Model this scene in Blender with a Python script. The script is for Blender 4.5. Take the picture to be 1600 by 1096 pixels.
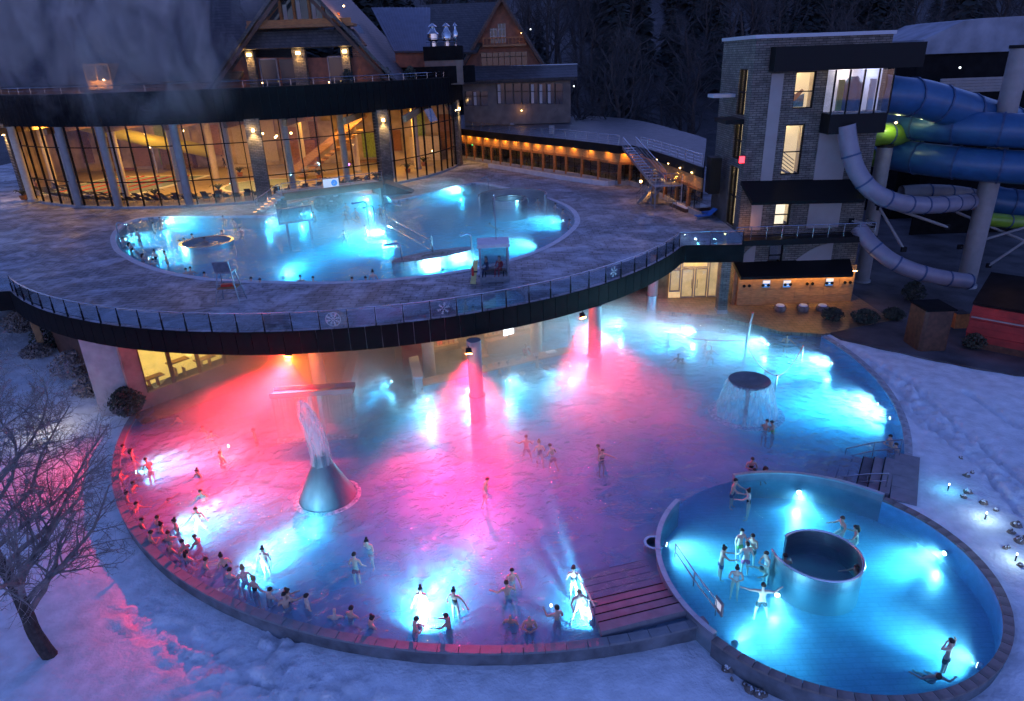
import bpy, bmesh, math, random
import numpy as np
from mathutils import Vector, Matrix, Euler
random.seed(7)
rad = math.radians
sc = bpy.context.scene
for o in list(bpy.data.objects):
    bpy.data.objects.remove(o)
COL = sc.collection
# ------------------------------------------------------------------ camera
F_PX, PITCH, ROLL, CAM_H = 1067.0, rad(23), rad(-2), 20.0
cam_data = bpy.data.cameras.new('camera')
cam = bpy.data.objects.new('camera', cam_data); COL.objects.link(cam)
cam_data.sensor_fit = 'HORIZONTAL'; cam_data.sensor_width = 36
cam_data.lens = 36 * F_PX / 1600
cam_data.clip_end = 3000; cam_data.clip_start = 0.5
_c, _s = math.cos(ROLL), math.sin(ROLL)
_R0, _U0, _F = Vector((1, 0, 0)), Vector((0, math.sin(PITCH), math.cos(PITCH))), Vector((0, math.cos(PITCH), -math.sin(PITCH)))
_r = _c * _R0 + _s * _U0; _u = -_s * _R0 + _c * _U0
_m = Matrix((_r, _u, -_F)).transposed().to_4x4(); _m.translation = (0, 0, CAM_H)
cam.matrix_world = _m
sc.camera = cam
# ------------------------------------------------------------------ world: blue dusk sky, sun just under the horizon behind the hill
w = bpy.data.worlds.new('World'); sc.world = w; w.use_nodes = True
nt = w.node_tree; nt.nodes.clear()
sky = nt.nodes.new('ShaderNodeTexSky'); sky.sky_type = 'NISHITA'; sky.sun_disc = False
sky.sun_elevation = rad(8.0); sky.sun_rotation = rad(0); sky.altitude = 700; sky.ozone_density = 6.0; sky.air_density = 1.0; sky.dust_density = 0.3
hs = nt.nodes.new('ShaderNodeMixRGB'); hs.blend_type = 'MULTIPLY'; hs.inputs[0].default_value = 1; hs.inputs[2].default_value = (2.85, 1.25, 1.4, 1)
bg = nt.nodes.new('ShaderNodeBackground'); bg.inputs[1].default_value = 0.15
out = nt.nodes.new('ShaderNodeOutputWorld')
nt.links.new(sky.outputs[0], hs.inputs[1]); nt.links.new(hs.outputs[0], bg.inputs[0]); nt.links.new(bg.outputs[0], out.inputs[0])
sl = bpy.data.lights.new('sun', 'SUN'); sl.energy = 0.02; sl.angle = rad(20); sl.color = (0.75, 0.8, 1.0)
so = bpy.data.objects.new('sun', sl); COL.objects.link(so); so.rotation_euler = (rad(80), 0, rad(-20))
vs = sc.view_settings; sc.display_settings.display_device = 'sRGB'
vs.view_transform = 'Standard'; vs.look = 'None'; vs.exposure = 0.7; vs.gamma = 1.0; vs.use_curve_mapping = False
cy = sc.cycles
cy.use_denoising = True
cy.max_bounces = 7; cy.diffuse_bounces = 3; cy.glossy_bounces = 3; cy.transmission_bounces = 4; cy.transparent_max_bounces = 24; cy.volume_bounces = 0
cy.caustics_reflective = False; cy.caustics_refractive = False; cy.sample_clamp_indirect = 3.0; cy.sample_clamp_direct = 0
cy.volume_step_rate = 2.5; cy.volume_max_steps = 32
cy.use_adaptive_sampling = True; cy.adaptive_threshold = 0.04
try:
    cy.use_light_tree = True
except Exception: pass

# ------------------------------------------------------------------ geometry helpers
def ray(px, py):
    x = (px - 800) / F_PX; y = -(py - 548) / F_PX
    x, y = _c * x - _s * y, _s * x + _c * y
    return Vector((x, math.cos(PITCH) + y * math.sin(PITCH), -math.sin(PITCH) + y * math.cos(PITCH)))
def at(px, py, z=0.0):
    """survey: the point of the plane of height z seen at this place of the photograph"""
    d = ray(px, py); t = (z - CAM_H) / d.z
    return Vector((d.x * t, d.y * t, z))
def aty(px, py, Y):
    d = ray(px, py); t = Y / d.y
    return Vector((d.x * t, Y, CAM_H + d.z * t))

class MB:
    """collects shapes, builds ONE mesh object"""
    def __init__(s): s.v = []; s.f = []; s.m = []; s.cur = 0
    def add(s, vs, fs):
        n = len(s.v); s.v += [tuple(p) for p in vs]; s.f += [tuple(i + n for i in f) for f in fs]; s.m += [s.cur] * len(fs); return s
    def box(s, c, size, rz=0.0):
        hx, hy, hz = size[0] / 2, size[1] / 2, size[2] / 2; ca, sa = math.cos(rz), math.sin(rz)
        P = []
        for dz in (-hz, hz):
            for dx, dy in ((-hx, -hy), (hx, -hy), (hx, hy), (-hx, hy)):
                P.append((c[0] + dx * ca - dy * sa, c[1] + dx * sa + dy * ca, c[2] + dz))
        return s.add(P, [(3, 2, 1, 0), (4, 5, 6, 7), (0, 1, 5, 4), (1, 2, 6, 5), (2, 3, 7, 6), (3, 0, 4, 7)])
    def bx(s, x0, x1, y0, y1, z0, z1):
        return s.box(((x0 + x1) / 2, (y0 + y1) / 2, (z0 + z1) / 2), (abs(x1 - x0), abs(y1 - y0), abs(z1 - z0)))
    def bbox_round(s, x0, x1, y0, y1, z0, z1, b):
        # bevelled upright box
        pts = [(x0 + b, y0), (x1 - b, y0), (x1, y0 + b), (x1, y1 - b), (x1 - b, y1), (x0 + b, y1), (x0, y1 - b), (x0, y0 + b)]
        return s.prism(pts, z0, z1)
    def prism(s, pts, z0, z1):
        n = len(pts); z0s = z0 if hasattr(z0, '__len__') else [z0] * n; z1s = z1 if hasattr(z1, '__len__') else [z1] * n
        P = [(p[0], p[1], z0s[i]) for i, p in enumerate(pts)] + [(p[0], p[1], z1s[i]) for i, p in enumerate(pts)]
        F = [tuple(reversed(range(n))), tuple(range(n, 2 * n))] + [(i, (i + 1) % n, n + (i + 1) % n, n + i) for i in range(n)]
        return s.add(P, F)
    def prism_y(s, pts, y0, y1):
        # outline in x,z extruded along y
        n = len(pts)
        P = [(p[0], y0, p[1]) for p in pts] + [(p[0], y1, p[1]) for p in pts]
        F = [tuple(range(n)), tuple(reversed(range(n, 2 * n)))] + [((i + 1) % n, i, n + i, n + (i + 1) % n) for i in range(n)]
        return s.add(P, F)
    def slab(s, quad, th):
        # four points, thickness downwards along the normal
        q = [Vector(p) for p in quad]; n = (q[1] - q[0]).cross(q[3] - q[0]).normalized() * th
        P = [tuple(p) for p in q] + [tuple(p - n) for p in q]
        return s.add(P, [(0, 1, 2, 3), (7, 6, 5, 4)] + [(i, i + 4, (i + 1) % 4 + 4, (i + 1) % 4) for i in range(4)])
    def tube(s, pts, r, n=6, caps=True):
        pts = [Vector(p) for p in pts]; rs = r if hasattr(r, '__len__') else [r] * len(pts)
        base = len(s.v); up = None; V = []
        for i, p in enumerate(pts):
            t = (pts[min(i + 1, len(pts) - 1)] - pts[max(i - 1, 0)]).normalized()
            if up is None:
                up = Vector((0, 0, 1)) if abs(t.z) < .9 else Vector((1, 0, 0))
            a = t.cross(up)
            if a.length < 1e-5: a = t.cross(Vector((0, 1, 0.3)))
            a.normalize(); b = a.cross(t).normalized(); up = b
            for k in range(n):
                g = 2 * math.pi * k / n; V.append(tuple(p + a * (math.cos(g) * rs[i]) + b * (math.sin(g) * rs[i])))
        Fs = []
        for i in range(len(pts) - 1):
            for k in range(n):
                k2 = (k + 1) % n; Fs.append((i * n + k, i * n + k2, (i + 1) * n + k2, (i + 1) * n + k))
        if caps:
            Fs.append(tuple(reversed(range(n)))); Fs.append(tuple(range((len(pts) - 1) * n, len(pts) * n)))
        return s.add(V, Fs)
    def cyl(s, c, r, z0, z1, n=16):
        return s.lathe(c, [(0, z0), (r, z0), (r, z1), (0, z1)], n)
    def lathe(s, c, prof, n=24, a0=0.0, a1=2 * math.pi):
        closed = abs(a1 - a0 - 2 * math.pi) < 1e-6; m = n if closed else n + 1
        V = []
        for k in range(m):
            g = a0 + (a1 - a0) * k / n
            for r, z in prof: V.append((c[0] + r * math.cos(g), c[1] + r * math.sin(g), z))
        L = len(prof); Fs = []
        for k in range(n):
            k2 = (k + 1) % m
            for j in range(L - 1):
                q = [k * L + j, k2 * L + j, k2 * L + j + 1, k * L + j + 1]
                if prof[j][0] < 1e-6: q = [q[0], q[2], q[3]]
                elif prof[j + 1][0] < 1e-6: q = [q[0], q[1], q[2]]
                Fs.append(tuple(q))
        return s.add(V, Fs)
    def arcwall(s, c, r0, r1, z0, z1, a0, a1, n):
        """solid curved wall between two radii"""
        V = []
        for k in range(n + 1):
            g = a0 + (a1 - a0) * k / n; x, y = math.cos(g), math.sin(g)
            for r, z in ((r0, z0), (r1, z0), (r1, z1), (r0, z1)): V.append((c[0] + r * x, c[1] + r * y, z))
        Fs = []
        for k in range(n):
            for j in range(4): Fs.append((4 * k + j, 4 * k + 4 + j, 4 * k + 4 + (j + 1) % 4, 4 * k + (j + 1) % 4))
        Fs += [(0, 1, 2, 3), (4 * n + 3, 4 * n + 2, 4 * n + 1, 4 * n)]
        return s.add(V, Fs)
    def wallpath(s, pts, th, z0, z1):
        """vertical wall of thickness th along a ground path"""
        pts = [Vector((p[0], p[1])) for p in pts]; n = len(pts); L = []; Rr = []
        for i, p in enumerate(pts):
            t = (pts[min(i + 1, n - 1)] - pts[max(i - 1, 0)]).normalized(); nn = Vector((-t.y, t.x)) * th / 2
            L.append(p + nn); Rr.append(p - nn)
        V = []
        for i in range(n): V += [(L[i].x, L[i].y, z0), (Rr[i].x, Rr[i].y, z0), (Rr[i].x, Rr[i].y, z1), (L[i].x, L[i].y, z1)]
        Fs = []
        for k in range(n - 1):
            for j in range(4): Fs.append((4 * k + j, 4 * k + 4 + j, 4 * k + 4 + (j + 1) % 4, 4 * k + (j + 1) % 4))
        Fs += [(0, 1, 2, 3), (4 * n - 1, 4 * n - 2, 4 * n - 3, 4 * n - 4)]
        return s.add(V, Fs)
    def mesh(s, name, mats, origin=(0, 0, 0), smooth=False):
        me = bpy.data.meshes.new(name); o = Vector(origin)
        me.from_pydata([(v[0] - o.x, v[1] - o.y, v[2] - o.z) for v in s.v], [], s.f)
        for m in (mats if isinstance(mats, (list, tuple)) else [mats]): me.materials.append(m)
        if isinstance(mats, (list, tuple)) and len(mats) > 1: me.polygons.foreach_set('material_index', s.m)
        bm = bmesh.new(); bm.from_mesh(me)
        if len(s.f) > 1: bmesh.ops.recalc_face_normals(bm, faces=bm.faces); bm.to_mesh(me); bm.free()
        if smooth:
            me.polygons.foreach_set('use_smooth', [True] * len(me.polygons))
            try: me.set_sharp_from_angle(angle=rad(40))
            except Exception: pass
        return me
    def build(s, name, mats, parent=None, smooth=False, origin=None):
        if origin is None: origin = wloc(parent) if parent else (0, 0, 0)
        ob = bpy.data.objects.new(name, s.mesh(name, mats, origin, smooth)); COL.objects.link(ob)
        if parent: ob.parent = parent
        elif tuple(origin) != (0, 0, 0): ob.location = origin
        return ob
def wloc(o):
    v = Vector((0, 0, 0))
    while o: v += o.location; o = o.parent
    return v
def tag(o, label=None, cat=None, group=None, kind=None):
    if label: o['label'] = label
    if cat: o['category'] = cat
    if group: o['group'] = group
    if kind: o['kind'] = kind
    return o
def thing(name, label, cat, loc=(0, 0, 0), group=None, rz=0.0):
    o = bpy.data.objects.new(name, None); o.empty_display_size = .3; COL.objects.link(o); o.location = loc; o.rotation_euler.z = rz
    return tag(o, label, cat, group)
def dup(root, loc, rz=0.0, label=None, scale=None):
    def cp(o, par):
        c = o.copy(); COL.objects.link(c)
        if par: c.parent = par
        for ch in o.children: cp(ch, c)
        return c
    r = cp(root, None); r.location = loc; r.rotation_euler.z = rz
    if label: r['label'] = label
    if scale: r.scale = (scale,) * 3
    return r
def inst(me, name, parent, loc, rz=0.0, rot=None):
    """one more piece sharing a mesh, local to its parent"""
    o = bpy.data.objects.new(name, me); COL.objects.link(o); o.parent = parent; o.location = loc
    o.rotation_euler = rot if rot else (0, 0, rz)
    return o
def lamp(name, kind, loc, energy, color, parent=None, radius=.1, aim=None, spot=None, blend=.6, size=None):
    l = bpy.data.lights.new(name, kind); l.energy = energy; l.color = color
    if kind in ('POINT', 'SPOT'): l.shadow_soft_size = radius
    if kind == 'SPOT': l.spot_size = rad(spot or 120); l.spot_blend = blend
    if kind == 'AREA':
        l.shape = 'RECTANGLE'; l.size = size[0]; l.size_y = size[1]
    o = bpy.data.objects.new(name, l); COL.objects.link(o)
    base = wloc(parent) if parent else Vector((0, 0, 0))
    o.location = Vector(loc) - base
    if parent: o.parent = parent
    if aim is not None:
        o.rotation_euler = Vector(aim).to_track_quat('-Z', 'Y').to_euler()
    return o

# ------------------------------------------------------------------ materials
def mat(name, color, rough=.6, metal=0.0, var=0.0, scale=4.0, bump=0.0, bscale=None, emit=None, estr=0.0, detail=4.0, color2=None, spec=None, stretch=None):
    m = bpy.data.materials.new(name); m.use_nodes = True; n = m.node_tree; b = n.nodes['Principled BSDF']
    b.inputs['Base Color'].default_value = (*color, 1); b.inputs['Roughness'].default_value = rough; b.inputs['Metallic'].default_value = metal
    if spec is not None: b.inputs['Specular IOR Level'].default_value = spec
    tc = n.nodes.new('ShaderNodeTexCoord'); mp = n.nodes.new('ShaderNodeMapping'); n.links.new(tc.outputs['Object'], mp.inputs[0])
    if stretch: mp.inputs['Scale'].default_value = stretch
    if var > 0 or color2:
        t = n.nodes.new('ShaderNodeTexNoise'); t.inputs['Scale'].default_value = scale; t.inputs['Detail'].default_value = detail
        n.links.new(mp.outputs[0], t.inputs[0])
        r = n.nodes.new('ShaderNodeValToRGB'); c2 = color2 or tuple(min(1, c * (1 + var)) for c in color); c1 = color if color2 else tuple(c * (1 - var) for c in color)
        r.color_ramp.elements[0].color = (*c1, 1); r.color_ramp.elements[1].color = (*c2, 1)
        r.color_ramp.elements[0].position = .32; r.color_ramp.elements[1].position = .68
        n.links.new(t.outputs[0], r.inputs[0]); n.links.new(r.outputs[0], b.inputs['Base Color'])
    if bump > 0:
        t2 = n.nodes.new('ShaderNodeTexNoise'); t2.inputs['Scale'].default_value = bscale or scale * 4; t2.inputs['Detail'].default_value = 5
        n.links.new(mp.outputs[0], t2.inputs[0])
        bp = n.nodes.new('ShaderNodeBump'); bp.inputs['Strength'].default_value = bump; bp.inputs['Distance'].default_value = .1
        n.links.new(t2.outputs[0], bp.inputs['Height']); n.links.new(bp.outputs[0], b.inputs['Normal'])
    if emit:
        b.inputs['Emission Color'].default_value = (*emit, 1); b.inputs['Emission Strength'].default_value = estr
    return m
def brickmat(name, c1, c2, mortar, scale, bw=.5, bh=.25, ms=.02, rough=.8, bump=.4, axis='XZ', var=.3, frost=None):
    """courses of small stone or shingle too far away to pick apart"""
    m = mat(name, c1, rough); n = m.node_tree; b = n.nodes['Principled BSDF']
    g = n.nodes.new('ShaderNodeNewGeometry'); tc = n.nodes.new('ShaderNodeTexCoord')
    sep = n.nodes.new('ShaderNodeSeparateXYZ'); n.links.new(tc.outputs['Object'], sep.inputs[0])
    cmb = n.nodes.new('ShaderNodeCombineXYZ')
    if axis == 'XZ':
        ad = n.nodes.new('ShaderNodeMath'); ad.operation = 'ADD'; n.links.new(sep.outputs[0], ad.inputs[0]); n.links.new(sep.outputs[1], ad.inputs[1])
        n.links.new(ad.outputs[0], cmb.inputs[0]); n.links.new(sep.outputs[2], cmb.inputs[1])
    elif axis == 'XY':
        n.links.new(sep.outputs[0], cmb.inputs[0]); n.links.new(sep.outputs[1], cmb.inputs[1])
    br = n.nodes.new('ShaderNodeTexBrick'); br.inputs['Scale'].default_value = scale
    br.inputs['Color1'].default_value = (*c1, 1); br.inputs['Color2'].default_value = (*c2, 1); br.inputs['Mortar'].default_value = (*mortar, 1)
    br.inputs['Mortar Size'].default_value = ms; br.inputs['Brick Width'].default_value = bw; br.inputs['Row Height'].default_value = bh
    n.links.new(cmb.outputs[0], br.inputs[0])
    ns = n.nodes.new('ShaderNodeTexNoise'); ns.inputs['Scale'].default_value = 1.3; ns.inputs['Detail'].default_value = 5; n.links.new(tc.outputs['Object'], ns.inputs[0])
    mx = n.nodes.new('ShaderNodeMixRGB'); mx.blend_type = 'MULTIPLY'; mx.inputs[0].default_value = var
    rr = n.nodes.new('ShaderNodeValToRGB'); rr.color_ramp.elements[0].position = .3; rr.color_ramp.elements[1].position = .7; rr.color_ramp.elements[0].color = (.25, .25, .25, 1)
    n.links.new(ns.outputs[0], rr.inputs[0]); n.links.new(br.outputs[0], mx.inputs[1]); n.links.new(rr.outputs[0], mx.inputs[2])
    col = mx.outputs[0]
    if frost:   # trodden snow left lying in patches and wet dark patches between them
        f1 = n.nodes.new('ShaderNodeTexNoise'); f1.inputs['Scale'].default_value = .45; f1.inputs['Detail'].default_value = 9; f1.inputs['Roughness'].default_value = .68; f1.inputs['Distortion'].default_value = .7; n.links.new(tc.outputs['Object'], f1.inputs[0])
        fr = n.nodes.new('ShaderNodeValToRGB'); fr.color_ramp.elements[0].position = .46; fr.color_ramp.elements[1].position = .66; n.links.new(f1.outputs[0], fr.inputs[0])
        m3 = n.nodes.new('ShaderNodeMixRGB'); m3.inputs[2].default_value = (*frost, 1); sc3 = n.nodes.new('ShaderNodeMath'); sc3.operation = 'MULTIPLY'; sc3.inputs[1].default_value = .62; n.links.new(fr.outputs[0], sc3.inputs[0]); n.links.new(sc3.outputs[0], m3.inputs[0]); n.links.new(col, m3.inputs[1]); col = m3.outputs[0]
        f2 = n.nodes.new('ShaderNodeTexNoise'); f2.inputs['Scale'].default_value = .22; f2.inputs['Detail'].default_value = 5; n.links.new(tc.outputs['Object'], f2.inputs[0])
        r2 = n.nodes.new('ShaderNodeMapRange'); r2.inputs[1].default_value = .4; r2.inputs[2].default_value = .6; r2.inputs[3].default_value = .45; r2.inputs[4].default_value = rough + .15; n.links.new(f2.outputs[0], r2.inputs[0]); n.links.new(r2.outputs[0], b.inputs['Roughness'])
    n.links.new(col, b.inputs['Base Color'])
    bp = n.nodes.new('ShaderNodeBump'); bp.inputs['Strength'].default_value = bump; bp.inputs['Distance'].default_value = .05
    inv = n.nodes.new('ShaderNodeMath'); inv.operation = 'SUBTRACT'; n.links.new(ns.outputs[0], inv.inputs[0]); n.links.new(br.outputs[1], inv.inputs[1])
    n.links.new(inv.outputs[0], bp.inputs['Height']); n.links.new(bp.outputs[0], b.inputs['Normal'])
    return m
def emis(name, color, strength):
    m = bpy.data.materials.new(name); m.use_nodes = True; n = m.node_tree; n.nodes.clear()
    e = n.nodes.new('ShaderNodeEmission'); e.inputs[0].default_value = (*color, 1); e.inputs[1].default_value = strength
    o = n.nodes.new('ShaderNodeOutputMaterial'); n.links.new(e.outputs[0], o.inputs[0]); return m
def schlick(n, base, top=.95, normal=None):
    lw = n.nodes.new('ShaderNodeLayerWeight'); lw.inputs[0].default_value = .5
    if normal: n.links.new(normal, lw.inputs[1])
    p = n.nodes.new('ShaderNodeMath'); p.operation = 'POWER'; p.inputs[1].default_value = 5; n.links.new(lw.outputs['Facing'], p.inputs[0])
    m = n.nodes.new('ShaderNodeMath'); m.operation = 'MULTIPLY_ADD'; m.inputs[1].default_value = top - base; m.inputs[2].default_value = base; m.use_clamp = True; n.links.new(p.outputs[0], m.inputs[0]); return m
def glassmat(name, tint=(.85, .9, .92), refl=.12, rough=.03):
    """a thin pane: looks through, mirrors a little"""
    m = bpy.data.materials.new(name); m.use_nodes = True; n = m.node_tree; n.nodes.clear()
    t = n.nodes.new('ShaderNodeBsdfTransparent'); t.inputs[0].default_value = (*tint, 1)
    g = n.nodes.new('ShaderNodeBsdfGlossy'); g.inputs['Roughness'].default_value = rough
    fr = schlick(n, refl)
    mu = fr
    mx = n.nodes.new('ShaderNodeMixShader'); o = n.nodes.new('ShaderNodeOutputMaterial')
    n.links.new(mu.outputs[0], mx.inputs[0]); n.links.new(t.outputs[0], mx.inputs[1]); n.links.new(g.outputs[0], mx.inputs[2]); n.links.new(mx.outputs[0], o.inputs[0])
    return m
def watermat(name, tint, milk, milkcol, rip=1.0, strength=.5, churn=0.0):
    m = bpy.data.materials.new(name); m.use_nodes = True; n = m.node_tree; n.nodes.clear(); L = n.links.new
    tc = n.nodes.new('ShaderNodeTexCoord')
    n1 = n.nodes.new('ShaderNodeTexNoise'); n1.inputs['Scale'].default_value = 1.1 * rip; n1.inputs['Detail'].default_value = 5; n1.inputs['Roughness'].default_value = .6; n1.inputs['Distortion'].default_value = .8
    n2 = n.nodes.new('ShaderNodeTexVoronoi'); n2.feature = 'SMOOTH_F1'; n2.inputs['Scale'].default_value = 1.6 * rip; n2.inputs['Smoothness'].default_value = .6
    wp = n.nodes.new('ShaderNodeVectorMath'); wp.operation = 'ADD'; sc_ = n.nodes.new('ShaderNodeVectorMath'); sc_.operation = 'SCALE'; sc_.inputs['Scale'].default_value = .55
    L(tc.outputs['Object'], n1.inputs[0]); L(n1.outputs[1], sc_.inputs[0]); L(sc_.outputs[0], wp.inputs[0]); L(tc.outputs['Object'], wp.inputs[1]); L(wp.outputs[0], n2.inputs[0])
    ad = n.nodes.new('ShaderNodeMath'); ad.operation = 'MULTIPLY_ADD'; ad.inputs[1].default_value = .7; L(n2.outputs[0], ad.inputs[0]); L(n1.outputs[0], ad.inputs[2])
    bp = n.nodes.new('ShaderNodeBump'); bp.inputs['Strength'].default_value = strength; bp.inputs['Distance'].default_value = .4; L(ad.outputs[0], bp.inputs['Height'])
    tr = n.nodes.new('ShaderNodeBsdfTransparent'); tr.inputs[0].default_value = (*tint, 1)
    df = n.nodes.new('ShaderNodeBsdfDiffuse'); df.inputs[0].default_value = (*milkcol, 1); L(bp.outputs[0], df.inputs[1])
    tl = n.nodes.new('ShaderNodeBsdfTranslucent'); tl.inputs[0].default_value = (*milkcol, 1); L(bp.outputs[0], tl.inputs[1])
    mk = n.nodes.new('ShaderNodeMixShader'); mk.inputs[0].default_value = .3; L(df.outputs[0], mk.inputs[1]); L(tl.outputs[0], mk.inputs[2])
    # bubbles and foam make the water cloudy in drifting patches
    n3 = n.nodes.new('ShaderNodeTexNoise'); n3.inputs['Scale'].default_value = .35; n3.inputs['Detail'].default_value = 6; L(tc.outputs['Object'], n3.inputs[0])
    rm = n.nodes.new('ShaderNodeMapRange'); rm.inputs[1].default_value = .3; rm.inputs[2].default_value = .75; rm.inputs[3].default_value = milk * .6; rm.inputs[4].default_value = milk * 1.3; L(n3.outputs[0], rm.inputs[0])
    m1 = n.nodes.new('ShaderNodeMixShader'); L(rm.outputs[0], m1.inputs[0]); L(tr.outputs[0], m1.inputs[1]); L(mk.outputs[0], m1.inputs[2])
    gl = n.nodes.new('ShaderNodeBsdfGlossy'); gl.inputs['Roughness'].default_value = .06; L(bp.outputs[0], gl.inputs['Normal'])
    fr = schlick(n, .022, .9, bp.outputs[0])
    m2 = n.nodes.new('ShaderNodeMixShader'); L(fr.outputs[0], m2.inputs[0]); L(m1.outputs[0], m2.inputs[1]); L(gl.outputs[0], m2.inputs[2])
    o = n.nodes.new('ShaderNodeOutputMaterial'); L(m2.outputs[0], o.inputs[0]); return m

M = {}
M['snow'] = mat('snow', (.78, .8, .84), .55, var=.06, scale=.5, bump=.35, bscale=5)
def ground_mat():
    m = mat('snow_and_forest_floor', (.78, .8, .84), .6, var=.14, scale=1.4, bump=.6, bscale=6); n = m.node_tree; b = n.nodes['Principled BSDF']; src = b.inputs['Base Color'].links[0].from_socket
    tc = n.nodes.new('ShaderNodeTexCoord'); sp = n.nodes.new('ShaderNodeSeparateXYZ'); n.links.new(tc.outputs['Object'], sp.inputs[0])
    mr = n.nodes.new('ShaderNodeMapRange'); mr.inputs[1].default_value = 64; mr.inputs[2].default_value = 80; n.links.new(sp.outputs[1], mr.inputs[0])
    ns = n.nodes.new('ShaderNodeTexNoise'); ns.inputs['Scale'].default_value = .35; ns.inputs['Detail'].default_value = 6; n.links.new(tc.outputs['Object'], ns.inputs[0])
    r = n.nodes.new('ShaderNodeValToRGB'); r.color_ramp.elements[0].color = (.018, .014, .012, 1); r.color_ramp.elements[1].color = (.06, .052, .05, 1); r.color_ramp.elements[0].position = .45; r.color_ramp.elements[1].position = .8; n.links.new(ns.outputs[0], r.inputs[0])
    mx = n.nodes.new('ShaderNodeMixRGB'); n.links.new(mr.outputs[0], mx.inputs[0]); n.links.new(src, mx.inputs[1]); n.links.new(r.outputs[0], mx.inputs[2]); n.links.new(mx.outputs[0], b.inputs['Base Color']); return m
M['ground'] = ground_mat()
M['stone_paving'] = brickmat('stone_paving', (.24, .23, .25), (.33, .315, .34), (.08, .08, .08), 1.0, bw=.9, bh=.45, ms=.035, rough=.5, bump=.5, axis='XY', var=.7, frost=(.66, .68, .78))
M['coping'] = mat('coping', (.22, .23, .25), .5, var=.15, scale=2, bump=.15)
M['pale_coping'] = mat('pale_coping', (.55, .57, .62), .45, var=.1, scale=2, bump=.1)
M['dim_wall'] = mat('dim_wall', (.16, .12, .1), .8, var=.25, scale=.8)
M['concrete'] = mat('concrete', (.3, .3, .31), .75, var=.18, scale=1.5, bump=.15)
M['dark_cladding'] = mat('dark_cladding', (.008, .008, .009), .8, var=.3, scale=1.2, spec=.08)
M['black_metal'] = mat('black_metal', (.01, .01, .011), .6, spec=.15)
M['steel'] = mat('steel', (.55, .56, .58), .22, metal=1.0, var=.08, scale=3)
M['brushed_steel'] = mat('brushed_steel', (.5, .51, .53), .33, metal=.95, var=.12, scale=3, stretch=(1, 1, 14))
M['white_plaster'] = mat('white_plaster', (.29, .26, .255), .8, var=.06, scale=1)
M['stone_wall'] = brickmat('stone_wall', (.25, .22, .19), (.145, .13, .115), (.06, .055, .05), 1.0, bw=.55, bh=.17, ms=.025, bump=.8, var=.7)
M['slate'] = brickmat('slate', (.075, .066, .066), (.105, .093, .093), (.03, .03, .035), 1.0, bw=.6, bh=.34, ms=.03, rough=.6, bump=.5, axis='XZ', var=.5)
M['wood'] = mat('wood', (.3, .12, .04), .6, var=.35, scale=2, stretch=(1, 1, 8), bump=.1)
M['wood_light'] = mat('wood_light', (.46, .24, .09), .55, var=.25, scale=2, stretch=(1, 1, 6))
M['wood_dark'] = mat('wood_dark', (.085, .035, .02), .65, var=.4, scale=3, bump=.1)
M['tile'] = brickmat('tile', (.2, .55, .78), (.17, .5, .74), (.12, .4, .62), 1.0, bw=.5, bh=.25, ms=.02, rough=.35, bump=.1, axis='XY', var=.25)
M['liner'] = mat('liner', (.2, .55, .78), .35, var=.1, scale=3)
M['glass'] = glassmat('glass', (.86, .88, .88), .07)
M['rail_glass'] = glassmat('rail_glass', (.72, .8, .84), .14)
M['water'] = watermat('water', (.95, .99, 1.0), .38, (.5, .72, .95), 1.0, .8)
M['upper_water'] = watermat('upper_water', (.95, .99, 1.0), .1, (.3, .7, .95), 1.2, .3)
M['calm_water'] = watermat('calm_water', (.95, .99, 1.0), .06, (.3, .7, .95), 1.0, .15)
M['bark'] = mat('bark', (.06, .045, .04), .9, var=.4, scale=6, bump=.5)
M['twig'] = mat('twig', (.27, .23, .22), .8, var=.4, scale=3)
M['far_twig'] = mat('far_twig', (.05, .045, .047), .9, var=.4, scale=1)
M['needles'] = mat('needles', (.022, .03, .028), .9, var=.5, scale=2)
M['bush_leaf'] = mat('bush_leaf', (.05, .06, .045), .9, var=.5, scale=3)
M['blue_slide'] = mat('blue_slide', (.022, .085, .2), .35, var=.12, scale=1.2)
M['grey_slide'] = mat('grey_slide', (.2, .19, .24), .35, var=.1, scale=1.2)
M['green_slide'] = mat('green_slide', (.16, .28, .02), .35, var=.15, scale=1)
M['column_paint'] = mat('column_paint', (.24, .225, .225), .5, var=.1, scale=1.5)
M['red_wall'] = mat('red_wall', (.28, .022, .02), .6, var=.3, scale=1.2)
M['rock'] = mat('rock', (.2, .16, .14), .85, var=.5, scale=3, bump=.6)
M['orange_pot'] = mat('orange_pot', (.5, .17, .05), .7, var=.2)
M['yellow_board'] = mat('yellow_board', (.6, .52, .2), .6, var=.2, scale=2)
M['red_plastic'] = mat('red_plastic', (.55, .03, .02), .45)
M['white_plastic'] = mat('white_plastic', (.75, .75, .75), .45)
M['blue_fabric'] = mat('blue_fabric', (.03, .15, .5), .7)
M['dark_fabric'] = mat('dark_fabric', (.03, .03, .04), .8)
M['warm_lamp'] = emis('warm_lamp', (1, .62, .22), 14)
M['white_lamp'] = emis('white_lamp', (.85, .95, 1), 3)
M['red_lamp'] = emis('red_lamp', (1, .25, .05), 60)
M['frost'] = mat('frost', (.42, .44, .5), .5)
UWG, REDG, HALLG = 4.6, 2.5, .6
WARM = (1.0, .62, .24); CYAN = (.42, .76, 1.0); RED = (1.0, .015, .09)
print('base ok')
STEAM = True
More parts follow.
